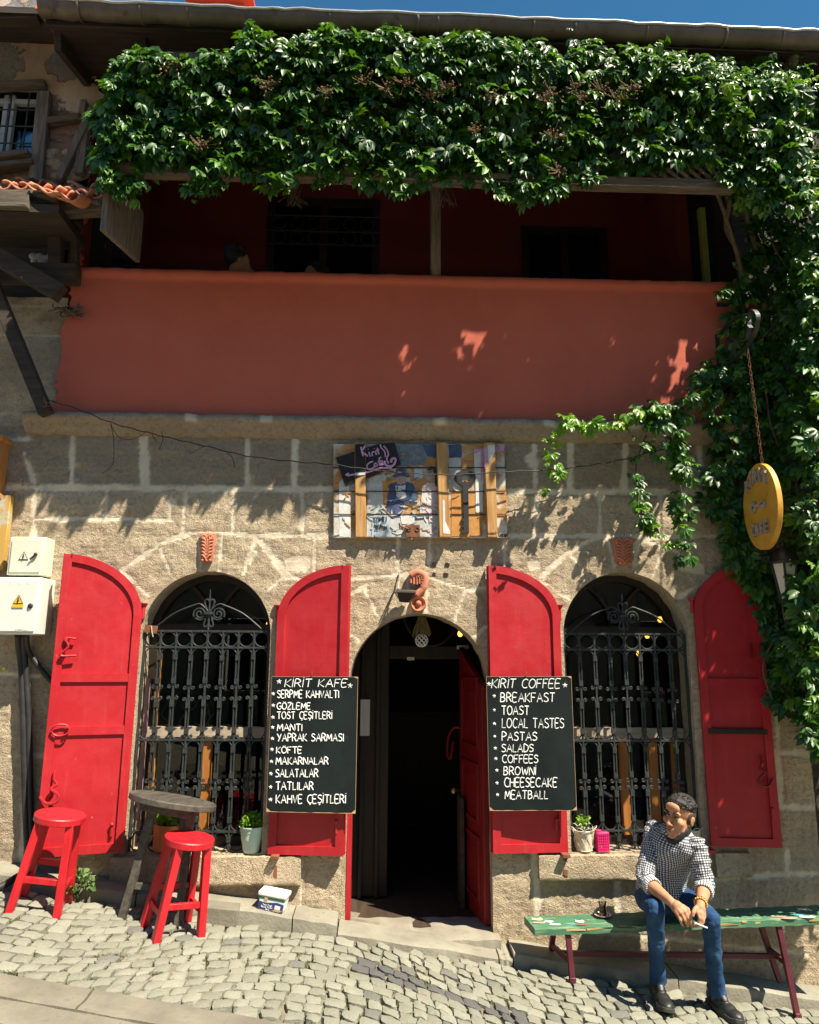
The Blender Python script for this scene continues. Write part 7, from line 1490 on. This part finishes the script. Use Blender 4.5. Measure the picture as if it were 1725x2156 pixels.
# head
for c_, r_ in (((0, .018, .035), (.074, .094, .083)), ((0, -.02, -.035), (.060, .068, .078)), ((0, -.060, -.104), (.030, .026, .022)), ((0, -.045, -.08), (.044, .040, .036)), ((.040, -.012, -.07), (.024, .04, .032)), ((-.040, -.012, -.07), (.024, .04, .032)), ((.042, -.058, -.022), (.024, .024, .022)), ((-.042, -.058, -.022), (.024, .024, .022)), ((.028, -.078, .030), (.028, .014, .010)), ((-.028, -.078, .030), (.028, .014, .010)), ((0, -.078, .026), (.014, .014, .012)), ((0, -.076, .058), (.045, .022, .03)), ((0, -.106, -.032), (.0135, .014, .012)), ((.011, -.097, -.036), (.009, .011, .008)), ((-.011, -.097, -.036), (.009, .011, .008)), ((0, -.080, -.060), (.026, .016, .012)), ((0, -.086, -.064), (.023, .011, .0055)), ((0, -.084, -.075), (.020, .012, .0065)), ((.075, .014, -.014), (.007, .017, .028)), ((-.075, .014, -.014), (.007, .017, .028)), ((.080, .020, .0), (.005, .012, .017)), ((-.080, .020, .0), (.005, .012, .017))):
    body.ell(hd(*c_), r_, HR, 18, 12)
body.tube([hd(0, -.082, .022), hd(0, -.094, -.006), hd(0, -.105, -.03)], [.008, .0095, .011], 8)
for s in (-1, 1): body.tube([hd(s * .014, -.086, .026), hd(s * .034, -.084, .033), hd(s * .052, -.070, .028)], [.006, .008, .005], 6)
limb(body, [hd(0, .025, -.06), NB + V(.0, .03, .01), NB + V(.01, .06, -.05)], [.053, .056, .065])
# trunk inside the shirt, arms, legs
limb(body, [PEL, PEL.lerp(NB, .4) + V(0, .03, 0), PEL.lerp(NB, .75) + V(0, .02, 0), NB + V(.01, .05, -.04)], [.07, .065, .07, .055]); limb(body, [SHR + V(.02, 0, -.02), NB + V(0, .04, -.05), SHL + V(-.02, 0, -.02)], [.028, .04, .028])
limb(body, [SHR + V(0, 0, -.02), ELR], [.032, .034]); limb(body, [SHL + V(0, 0, -.02), ELL_], [.032, .034])
def forearm(E, Wr): d = Wr - E; limb(body, [E, E + d * .25, E + d * .55, E + d * .85, Wr], [.037, .040, .034, .027, .025])
forearm(ELR, WRR); forearm(ELL_, WRL)
HEMR, HEML = p2(515, 1450, -.425), p2(1432, 1640, -.435)
for H_, K_, E_ in ((HPR, KNR, HEMR), (HPL, KNL, HEML)): limb(body, [H_, H_.lerp(K_, .5), K_ + V(0, .015, -.012), K_.lerp(E_, .5) + V(0, .014, 0), E_, E_ - V(0, 0, .03)], [.045, .04, .028, .026, .026, .026])
def finger(pts, r0, r1): limb(body, pts, list(np.linspace(r0, r1, len(pts))), 8)
YH = -.705                                                   # right hand (photo left), hanging relaxed
kn = [p2(965, 345, YH - .01), p2(915, 375, YH - .022), p2(862, 398, YH - .024), p2(812, 418, YH - .016)]
for k in kn: limb(body, [WRR, WRR.lerp(k, .55), k], [.022, .018, .0125], 10)
body.ell(WRR.lerp((kn[1] + kn[2]) / 2, .55), (.030, .020, .036), None, 12, 8)
for k, mid, tip in zip(kn, ((1000, 430), (965, 470), (915, 500), (850, 505)), ((1035, 530), (1020, 575), (968, 595), (885, 585))):
    m0 = p2(*mid, YH - .028); finger([k, k.lerp(m0, .5), m0, m0.lerp(p2(*tip, YH - .006), .55), p2(*tip, YH - .004)], .0105, .0072)
finger([WRR + V(.018, -.012, -.01), p2(900, 300, YH + .004), p2(985, 385, YH + .012), p2(1010, 450, YH + .012)], .015, .0085)
YL = -.715                                                   # left hand with the cigarette
kl = [p2(1120, 395, YL - .018), p2(1165, 405, YL - .022), p2(1198, 425, YL - .016), p2(1214, 455, YL - .004)]
for k in kl: limb(body, [WRL, WRL.lerp(k, .55), k], [.022, .019, .0125], 10)
body.ell(WRL.lerp(kl[1], .6), (.027, .02, .032), None, 12, 8)
for k, mid, tip in zip(kl, ((1148, 475), (1195, 500), (1206, 530), (1190, 560)), ((1128, 575), (1140, 600), (1090, 612), (1040, 612))):
    m0 = p2(*mid, YL - .034); finger([k, k.lerp(m0, .5), m0, m0.lerp(p2(*tip, YL - .026), .5), p2(*tip, YL - .022)], .0105, .0075)
finger([WRL + V(-.012, -.012, -.005), p2(1075, 345, YL - .018), p2(1050, 395, YL - .03), p2(1042, 440, YL - .032)], .0155, .0092)
MAN = thing('person', 'young man in a checked shirt and blue jeans sitting on the bench, looking sideways', 'person', V(PEL.x, PEL.y, gz(PEL.x, -.5)))
v_, f_ = remesh(body, .0036, 5, .5); link_mesh('body', v_.tolist(), f_, M['skin'], MAN, 180)
# eyes, brows, hair, mask
M['eyew'] = mk('eye_white', (.50, .46, .42), None, 5, .3); M['iris'] = mk('dark_iris', (.012, .007, .004), None, 5, .2); M['hair'] = mk('black_hair', (.006, .005, .005), (.022, .018, .015), 60, .62, .6, 190, .003); M['lip'] = mk('lips', (.30, .10, .075), (.34, .13, .09), 20, .45)
for s in (-1, 1):
    e = MB(); e.ell(hd(s * .031, -.0765, .008), (.0135, .010, .0075), HR, 12, 8); e_ = e.build('eye', M['eyew'], MAN, 180); i_ = MB(); i_.ell(hd(s * .031 - .004, -.0855, .008), (.0058, .003, .0062), HR, 10, 6); i_.build('iris', M['iris'], e_, 180)
    l_ = MB(); l_.tube([hd(s * .031 - .014, -.080, .010), hd(s * .031, -.0885, .0155), hd(s * .031 + .014, -.079, .011)], [.0018, .0026, .0018], 5); l_.build('eyelid', M['hair'], e_, 180)
    b = MB(); b.tube(smoothpath([hd(s * .012, -.093, .026), hd(s * .030, -.0935, .0345), hd(s * .052, -.078, .031)], 4), [.0035, .005, .0055, .006, .0058, .0055, .0045, .0035, .002], 6, sq=.8); b.build('eyebrow', M['hair'], MAN, 180)
b = MB(); b.ell(hd(0, -.0955, -.0645), (.017, .0055, .0038), HR, 12, 6); b.ell(hd(0, -.0945, -.0735), (.0145, .006, .0048), HR, 12, 6); v_, f_ = remesh(b, .0015, 2); link_mesh('lips', v_.tolist(), f_, M['lip'], MAN, 180)
hb = MB(); hb.ell(hd(0, .026, .046), (.0755, .0925, .0765), HR, 24, 16)
rr = random.Random(4)
for k in range(520):
    a = rr.uniform(0, 6.283); z = rr.uniform(.15, 1.0); q = math.sqrt(1 - z * z); x_, y_, z_ = .076 * q * math.cos(a), .026 + .092 * q * math.sin(a), .046 + .077 * z
    if y_ < -.055 and z_ < .09: continue
    d = V(x_ * .12 + rr.gauss(0, .004), -.014 + rr.gauss(0, .004), .005 + rr.gauss(0, .002)); L = rr.uniform(.7, 1.2); hb.tube([hd(x_ * .96, y_, z_ * .97), hd(x_ + d.x * .4, y_ + d.y * .4, z_ + .002), hd(x_ + d.x * L, y_ + d.y * L, z_ + d.z * L * .6)], [.0055, .0045, .0025], 5)
# fringe swept over the forehead
for k in range(46):
    t_ = k / 45; x_ = -.055 + .11 * t_ + rr.gauss(0, .003); x2 = x_ + .012 * (1 if t_ > .4 else .3); hb.tube([hd(x_ * .9, -.035, .112 - 6 * x_ * x_), hd(x_ + .004, -.068 + 9 * x_ * x_, .100 - 5 * x_ * x_ + rr.gauss(0, .003)), hd(x2, -.084 + 11 * x2 * x2, .083 - .012 * t_ + rr.gauss(0, .006))], [.008, .006, .002], 5)
hc = MB()
# keep the hair off the face: cut by a plane behind the forehead line and above the ears
v_, f_ = remesh(hb, .0026, 2, .5); vv = (np.array(v_) - np.array(HC)) @ np.array(HR)
keep = ~((vv[:, 1] < -.050) & (vv[:, 2] < .066)) & ~((vv[:, 2] < .028) & (vv[:, 1] < .0)) & ~((vv[:, 2] < -.03)) & ~((vv[:, 2] < .040 - .35 * (vv[:, 1] - .0)) & (np.abs(vv[:, 0]) > .045) & (vv[:, 1] < .09))
idx = np.full(len(v_), -1); idx[keep] = np.arange(keep.sum()); ff_ = [tuple(int(idx[i]) for i in f) for f in f_ if all(keep[i] for i in f)]; link_mesh('hair', v_[keep].tolist(), ff_, M['hair'], MAN, 180, fix=False)
M['fade'] = mk('cropped_hair', (.035, .022, .016), (.07, .042, .03), 90, .7)
fb = MB(); fb.ell(hd(0, .022, .012), (.0765, .0925, .075), HR, 30, 22); vv = (np.array(fb.v) - np.array(HC)) @ np.array(HR); kp = (vv[:, 1] > -.03 - .3 * (vv[:, 2] - .02)) & (vv[:, 2] > -.04) & (vv[:, 2] < .06); ff_ = [f for f in fb.f if all(kp[i] for i in f)]; used = sorted({i for f in ff_ for i in f}); mp = {i: k for k, i in enumerate(used)}; link_mesh('cropped_side_hair', [fb.v[i] for i in used], [tuple(mp[i] for i in f) for f in ff_], M['fade'], MAN, 180, fix=False)
M['mask'] = mk('black_cloth_mask', (.010, .010, .011), (.02, .02, .02), 30, .8, .4, 60)
mk_ = MB(); P = []; n = 22
for j, (dz, dr, yy) in enumerate(((-.010, .0, .0), (-.020, .007, .002), (-.034, .008, .008), (-.05, .0, .016), (-.062, -.014, .024))):
    for i in range(n): a = math.pi * (-.06 + 1.12 * i / (n - 1)); x_ = math.cos(a); y_ = math.sin(a); u = abs(x_); P.append(hd(x_ * (.062 + dr), -.005 - y_ * (.074 + dr) * 1.0 + yy, -.106 + dz + .070 * u ** 3.0))
mk_.grid(P, n, 5); o_ = mk_.build('face_mask', M['mask'], MAN, 180, fix=False); sm = o_.modifiers.new('t', 'SOLIDIFY'); sm.thickness = .004
for s in (-1, 1): q = MB(); q.tube([hd(s * .066, -.005, -.062), hd(s * .078, .012, -.03), hd(s * .083, .034, -.01), hd(s * .080, .03, .02)], .002, 5); q.build('mask_loop', M['mask'], o_, 180)
# shirt: gingham carried by the cloth (u round, v along)
def mat_gingham():
    m, t, p = nodes('gingham_cloth'); u, v = attr(t, 'u'), attr(t, 'v')
    def band(x): return mth(t, 'GREATER_THAN', mth(t, 'FRACT', mth(t, 'DIVIDE', x, .0130)), .5)
    s = mth(t, 'MULTIPLY', mth(t, 'ADD', band(u), band(v)), .5); c = ramp(t, s, [(0., (.66, .67, .64)), (.5, (.15, .16, .19)), (1., (.022, .026, .045))])
    t.links.new(c, p.inputs['Base Color']); p.inputs['Roughness'].default_value = .85; p.inputs['Specular IOR Level'].default_value = .2; bump(t, p, noise(t, 24, 5, .6, obc(t)).outputs[0], .35, .012); return m
M['gingham'] = mat_gingham()
def stripes():
    m, t, p = nodes('striped_cuff_lining'); u = attr(t, 'u'); s = mth(t, 'GREATER_THAN', mth(t, 'FRACT', mth(t, 'DIVIDE', u, .013)), .6); c = ramp(t, s, [(0., (.64, .65, .64)), (1., (.03, .035, .06))]); t.links.new(c, p.inputs['Base Color']); p.inputs['Roughness'].default_value = .85; return m
M['cuff'] = stripes()
def loft(rings, n=40, m_per=7, wr=.006, seed=1, fold=(26., 9.), cap=False):
    """rings: (centre, axis_a, axis_b, ra, rb); returns verts, faces, u, v"""
    C = [Vector(r[0]) for r in rings]; K = len(rings); VV = []; U = []; Vv = []; L = 0; prev = None; rows = []
    for i in range(K - 1):
        for q in range(m_per if i < K - 2 else m_per + 1):
            t = q / m_per; 
            def cr(f):
                a, b, c, d = f(max(i - 1, 0)), f(i), f(i + 1), f(min(i + 2, K - 1)); return .5 * ((2 * b) + (c - a) * t + (2 * a - 5 * b + 4 * c - d) * t * t + (3 * b - a - 3 * c + d) * t ** 3)
            c = cr(lambda k: C[k]); A = cr(lambda k: Vector(rings[k][1])).normalized(); B = cr(lambda k: Vector(rings[k][2])); B = (B - A * B.dot(A)).normalized(); ra = cr(lambda k: rings[k][3]); rb = cr(lambda k: rings[k][4])
            if prev is not None: L += (c - prev).length
            prev = c; rows.append((c, A, B, ra, rb, L))
    tot = rows[-1][-1]; per = 6.283 * max((r[3] + r[4]) / 2 for r in rows)
    for (c, A, B, ra, rb, l) in rows:
        for k in range(n): a = 6.2832 * k / n; ca, sa = math.cos(a), math.sin(a); ca = math.copysign(abs(ca) ** .85, ca); sa = math.copysign(abs(sa) ** .85, sa); VV.append(c + A * (ra * ca) + B * (rb * sa)); U.append(per * k / n); Vv.append(l)
    A_ = np.array([tuple(p) for p in VV]); Cn = np.repeat(np.array([tuple(r[0]) for r in rows]), n, 0); d = A_ - Cn; ln = np.linalg.norm(d, axis=1, keepdims=True)
    w_ = fbm(A_ * np.array([1., 1., 1.6]), seed, 3, fold[1]) * wr + fbm(A_, seed + 1, 2, fold[0]) * wr * .4; A_ = A_ + d / np.maximum(ln, 1e-6) * w_[:, None]
    F = [(i * n + k, i * n + (k + 1) % n, (i + 1) * n + (k + 1) % n, (i + 1) * n + k) for i in range(len(rows) - 1) for k in range(n)]
    # cloth coordinate at the seam: wrap jump is hidden at the back
    return A_, F, np.array(U), np.array(Vv)
def merge(parts):
    VA = []; FA = []; UA = []; WA = []; o = 0
    for A_, F, U, W_ in parts: VA.append(A_); FA += [tuple(i + o for i in f) for f in F]; UA.append(U); WA.append(W_); o += len(A_)
    return np.concatenate(VA).tolist(), FA, np.concatenate(UA), np.concatenate(WA)
ush = (SHL - SHR).normalized(); uh = V(1, -.12, 0).normalized(); bk = lambda u: V(0, 0, 1).cross(u).normalized()
def RG(c, u, ra, rb, roll=0): return (c, u, bk(u), ra, rb)
tor = [RG(at(1392, 1886, -.25), uh, .150, .135), RG(at(1393, 1866, -.25), uh, .142, .125), RG(at(1399, 1838, -.28), uh.lerp(ush, .3), .132, .112), RG(at(1408, 1806, -.325), uh.lerp(ush, .6), .150, .115), RG(at(1415, 1779, -.355), ush, .168, .108), RG(at(1419, 1762, -.368), ush, .165, .088), RG(at(1423, 1752, -.375), ush, .120, .070), RG(at(1424, 1743, -.385), ush, .070, .062)]
def arm_rings(S, E, Wv, fr, r0, r1, r2, out):
    d1 = (E - S).normalized(); d2 = (Wv - E).normalized(); a1 = d1.cross(V(0, 1, .2)).normalized(); R_ = [(S - d1 * .046 + out, a1, a1.cross(d1), r0 * .12, r0 * .12), (S - d1 * .040 + out, a1, a1.cross(d1), r0 * .62, r0 * .62), (S - d1 * .014 + out, a1, a1.cross(d1), r0 * .93, r0 * .93), (S + d1 * .03 + out, a1, a1.cross(d1), r0, r0), (S.lerp(E, .5), a1, a1.cross(d1), (r0 + r1) / 2, (r0 + r1) / 2), (E - d1 * .03, a1, a1.cross(d1), r1 * 1.05, r1 * 1.05)]
    a2 = d2.cross(V(0, 1, .2)).normalized()
    if a2.dot(a1) < 0: a2 = -a2
    R_ += [(E + d2 * .05, a2, a2.cross(d2), r1 * .98, r1 * 1.0), (E.lerp(Wv, fr), a2, a2.cross(d2), r2, r2)]; return R_
aR = arm_rings(SHR, ELR, WRR, .36, .053, .047, .043, V(.0, 0, 0)); aL = arm_rings(SHL, ELL_, WRL, .34, .052, .046, .043, V(0, 0, 0))
pt_ = [loft(tor, 64, 8, .008, 71), loft(aR, 36, 8, .009, 73, (30., 13.)), loft(aL, 36, 8, .009, 76, (30., 13.))]
vs, fs, U, W_ = merge(pt_); SH = link_mesh('shirt', vs, fs, M['gingham'], MAN, 180, attrs={'u': U, 'v': W_}, fix=False)
sm = SH.modifiers.new('t', 'SOLIDIFY'); sm.thickness = .003
for nm, R_ in (('r', aR), ('l', aL)):
    e = R_[-1]; d = (Vector(R_[-1][0]) - Vector(R_[-2][0])).normalized(); c = Vector(e[0]); cu = [(c - d * .045, e[1], e[2], e[3] + .006, e[4] + .006), (c - d * .02, e[1], e[2], e[3] + .008, e[4] + .008), (c + d * .006, e[1], e[2], e[3] + .005, e[4] + .005), (c + d * .004, e[1], e[2], e[3] - .006, e[4] - .006)]
    A_, F, U, W_ = loft(cu, 32, 4, .003, 80); link_mesh('rolled_cuff', A_.tolist(), F, M['cuff'], SH, 180, attrs={'u': U}, fix=False)
# collar, placket, buttons, hem tail
for s in (-1, 1):
    P = []; n = 8; c0 = at(1424, 1748, -.385)
    for j, (r_, dz) in enumerate(((.058, .012), (.064, .034), (.078, .018), (.084, -.004))):
        for i in range(n): a = math.pi * .5 + s * math.pi * (i / (n - 1)); q = 1 + (.22 * (i / (n - 1)) ** 3 if j > 1 else 0); P.append(c0 + ush * (r_ * q * math.cos(a + 0) ) + bk(ush) * (r_ * .95 * q * math.sin(a)) + V(0, 0, dz - .020 * (i / (n - 1)) * (j > 1)))
    m_ = MB(); m_.grid(P, n, 4); A_ = np.array(m_.v); m_.build('collar', M['gingham'], SH, 180, attrs={'u': A_[:, 0] + A_[:, 1], 'v': A_[:, 2] * 1.2}, fix=False).modifiers.new('t', 'SOLIDIFY').thickness = .003
# jeans
def mat_denim():
    m, t, p = nodes('blue_denim'); v = obc(t); c = ramp(t, noise(t, 7, 6, .65, v).outputs[0], [(.3, (.010, .032, .085)), (.55, (.020, .060, .145)), (.75, (.05, .115, .23))])
    c = mixc(t, ramp(t, noise(t, 5, 7, .7, stretch(t, 6, 2, .9)).outputs[0], [(.52, 0.), (.75, .35)]), c, (.075, .16, .28)); t.links.new(c, p.inputs['Base Color']); p.inputs['Roughness'].default_value = .85; p.inputs['Specular IOR Level'].default_value = .2
    h = mth(t, 'ADD', noise(t, 26, 6, .6, v).outputs[0], mth(t, 'MULTIPLY', noise(t, 260, 2, .5, v).outputs[0], .15)); bump(t, p, h, .6, .010); return m
M['denim'] = mat_denim()
jb = MB(); HEMR, HEML = p2(515, 1450, -.425), p2(1432, 1640, -.435)
limb(jb, [HPR, HPR.lerp(KNR, .5) + V(0, 0, .005), KNR + V(0, .015, -.01)], [.083, .070, .052]); limb(jb, [HPL, HPL.lerp(KNL, .5) + V(0, 0, .005), KNL + V(0, .015, -.01)], [.083, .070, .054])
limb(jb, [HPR, PEL, HPL], [.083, .092, .083])
for K_, H_, s in ((KNR, HEMR, 1), (KNL, HEML, 2)):
    k0 = K_ + V(0, .012, -.012); d = H_ - k0; n = 16; P = []; R_ = []
    for i in range(n): t = i / (n - 1); P.append(k0 + d * t + V(0, .012 * math.sin(t * 3.1), 0)); R_.append(np.interp(t, [0, .25, .6, .82, 1], [.050, .049, .043, .042, .048]) + .0026 * math.sin(t * 30 + s) * (t > .78) + .001 * math.sin(t * 15))
    jb.tube(P, R_, 18); jb.ell(k0, .053, None, 14, 10)
v_, f_ = remesh(jb, .006, 5, .5); A_ = np.array(v_); zz = A_[:, 2]; fold = fbm(A_ * np.array([1.2, 1.2, 1.4]), 91, 3, 8.) * .0042 + fbm(A_ * np.array([.8, .8, 1.8]), 92, 2, 15.) * .0018
cm = np.array(PEL.lerp((KNR + KNL) / 2, .5)); dd = A_ - np.array([A_[:, 0].mean(), -.45, .1]); bb = np.where(A_[:, [0]] < (PEL.x + .03), np.array(KNR.lerp(HEMR, .5)), np.array(KNL.lerp(HEML, .5))); dv = A_ - bb; dv[:, 2] *= .15; dv /= np.maximum(np.linalg.norm(dv, axis=1, keepdims=True), 1e-6); A_ = A_ + dv * fold[:, None]
JE = link_mesh('jeans', A_.tolist(), f_, M['denim'], MAN, 180)
# trainers
M['shoe'] = mk('black_leather_shoe', (.010, .011, .011), (.022, .023, .022), 12, .45, .5, 60, .004, c3=(.07, .07, .05), s3=14, t3=(.6, .75)); M['sole'] = mk('worn_rubber_sole', (.018, .018, .017), (.06, .058, .045), 14, .7)
for H_, yaw, tip in ((HEMR, rad(-4), p2(485, 1830, -.5)), (HEML, rad(14), p2(1570, 2060, -.5))):
    hx_, hy_ = H_.x, H_.y + .015; fd = V(math.sin(yaw), -math.cos(yaw), 0); sd_ = V(math.cos(yaw), math.sin(yaw), 0); g0 = lambda a, s, h: V(hx_, hy_, 0) + fd * a + sd_ * s + V(0, 0, gz(hx_ + fd.x * a + sd_.x * s, hy_ + fd.y * a + sd_.y * s) + .006 + h)
    out = [(-.075, -.028), (-.085, 0), (-.075, .028), (-.02, .036), (.05, .038), (.11, .048), (.15, .046), (.185, .028), (.195, 0), (.185, -.03), (.15, -.044), (.11, -.044), (.05, -.036), (-.02, -.034)]
    so_ = MB(); n = len(out); lo = [g0(a, s, 0 + (.02 if a > .16 else 0)) for a, s in out]; hi = [g0(a, s, .030 + (.012 if a > .16 else 0)) for a, s in out]; so_.add(lo + hi, [tuple(range(n)), tuple(range(2 * n - 1, n - 1, -1))] + [(i, (i + 1) % n, n + (i + 1) % n, n + i) for i in range(n)])
    up = MB(); R_ = Matrix((sd_, -fd, V(0, 0, 1))).transposed()
    for a, s, h, ra, rs, rh in ((-.035, 0, .06, .046, .036, .05), (.02, 0, .055, .06, .037, .045), (.08, .002, .042, .065, .043, .034), (.135, .002, .036, .055, .043, .030), (-.03, 0, .105, .042, .036, .035)): up.ell(g0(a, s, h), (rs, ra, rh), R_, 16, 10)
    up.tube([g0(.0, 0, .10), g0(-.005, 0, .15)], [.034, .032], 12); up.tube([g0(.075, 0, .075), g0(.03, 0, .12), g0(.025, 0, .165)], [.020, .024, .022], 10, sq=.6)
    v_, f_ = remesh(up, .004, 4); s0 = link_mesh('shoe', v_.tolist(), f_, M['shoe'], MAN, 180); so_.build('sole', M['sole'], s0, 40, bevel=.003)
    lc = MB()
    for k in range(5): a = .035 + k * .018; lc.tube([g0(a, -.028, .082 - k * .007), g0(a + .004, 0, .102 - k * .010), g0(a, .030, .082 - k * .007)], .0042, 6)
    lc.build('laces', M['black'], s0, 180)
M['amber'] = mk('amber_beads', (.60, .33, .05), (.75, .50, .16), 60, .3)
d = (WRL - ELL_).normalized(); a_ = d.cross(V(0, 0, 1)).normalized(); b_ = a_.cross(d); c = WRL - d * .010; q = MB()
for k in range(16): q.ell(c + a_ * (.0315 * math.cos(.3927 * k)) + b_ * (.0315 * math.sin(.3927 * k)), .0066, None, 8, 6)
q.build('bead_bracelet', M['amber'], MAN, 180); q = MB(); c -= d * .012; q.tube([c + a_ * (.0305 * math.cos(t)) + b_ * (.0305 * math.sin(t)) for t in np.linspace(0, 6.28, 21)[:-1]], .0042, 6, closed=True); q.build('dark_bracelet', M['black'], MAN, 180)
M['cig'] = mk('cigarette_paper', (.75, .74, .70), None, 5, .7); q = MB(); q.tube([p2(1068, 548, YL - .034), p2(1268, 628, YL - .044)], .0042, 8); o_ = q.build('cigarette', M['cig'], None, 60); tag(o_, 'white cigarette held between the fingers of the seated man', 'cigarette')
q = MB(); q.tube([p2(1268, 628, YL - .044), p2(1278, 632, YL - .0445)], .0043, 8)

# ------------------------------------------------------------------ people half hidden on the balcony
def sitter(label, hp, sh_dir, hair_bun, arm=False):
    root = thing('person', label, 'person', hp + V(0, 0, -.95)); b = MB(); R_ = Matrix.Rotation(sh_dir, 3, 'Z'); f = lambda x, y, z: hp + R_ @ V(x, y, z)
    for c_, r_ in (((0, .015, .03), (.074, .092, .082)), ((0, -.03, -.04), (.058, .062, .075)), ((0, -.07, -.1), (.026, .022, .02)), ((0, -.105, -.035), (.012, .014, .014)), ((.079, .012, -.01), (.01, .02, .03)), ((-.079, .012, -.01), (.01, .02, .03)), ((0, -.082, -.065), (.022, .012, .012))): b.ell(f(*c_), r_, R_, 16, 10)
    limb(b, [f(0, .03, -.06), f(0, .06, -.17)], [.052, .056]); limb(b, [f(-.16, .07, -.24), f(.16, .07, -.24)], [.05, .05]); limb(b, [f(0, .08, -.25), f(0, .1, -.55)], [.11, .12]); limb(b, [f(.18, .05, -.25), f(.22, -.04, -.5), f(.1, -.25, -.52)], [.048, .04, .032]); limb(b, [f(-.18, .05, -.25), f(-.22, -.04, -.5), f(-.1, -.25, -.52)], [.048, .04, .032])
    v_, f_ = remesh(b, .007, 4); link_mesh('body', v_.tolist(), f_, M['skin'], root, 180)
    h = MB(); h.ell(f(0, .035, .045), (.084, .095, .085), R_, 18, 12)
    if hair_bun: h.ell(f(0, .10, .11), (.04, .04, .035), R_, 12, 8)
    for k in range(60): a = random.random() * 6.28; h.ell(f(.06 * math.cos(a), .04 + .07 * math.sin(a), .06 + random.random() * .06), .022, None, 6, 5)
    v_, f_ = remesh(h, .007, 2); link_mesh('hair', v_.tolist(), f_, M['hair'], root, 180)
    s = MB(); limb(s, [f(-.17, .07, -.25), f(0, .065, -.2), f(.17, .07, -.25)], [.066, .075, .066]); limb(s, [f(0, .08, -.25), f(0, .1, -.6)], [.14, .145]); 
    if not arm:
        for q_ in (-1, 1): limb(s, [f(q_ * .18, .05, -.25), f(q_ * .22, -.03, -.46)], [.062, .055])
    v_, f_ = remesh(s, .009, 5); link_mesh('shirt', v_.tolist(), f_, M['mask'], root, 180)
sitter('dark haired person in black bending forward behind the red balcony parapet', at(505, 556, .38), rad(112), True); sitter('person behind the parapet with only a bare arm and shoulder catching light', at(660, 585, .50), rad(-60), False, True)
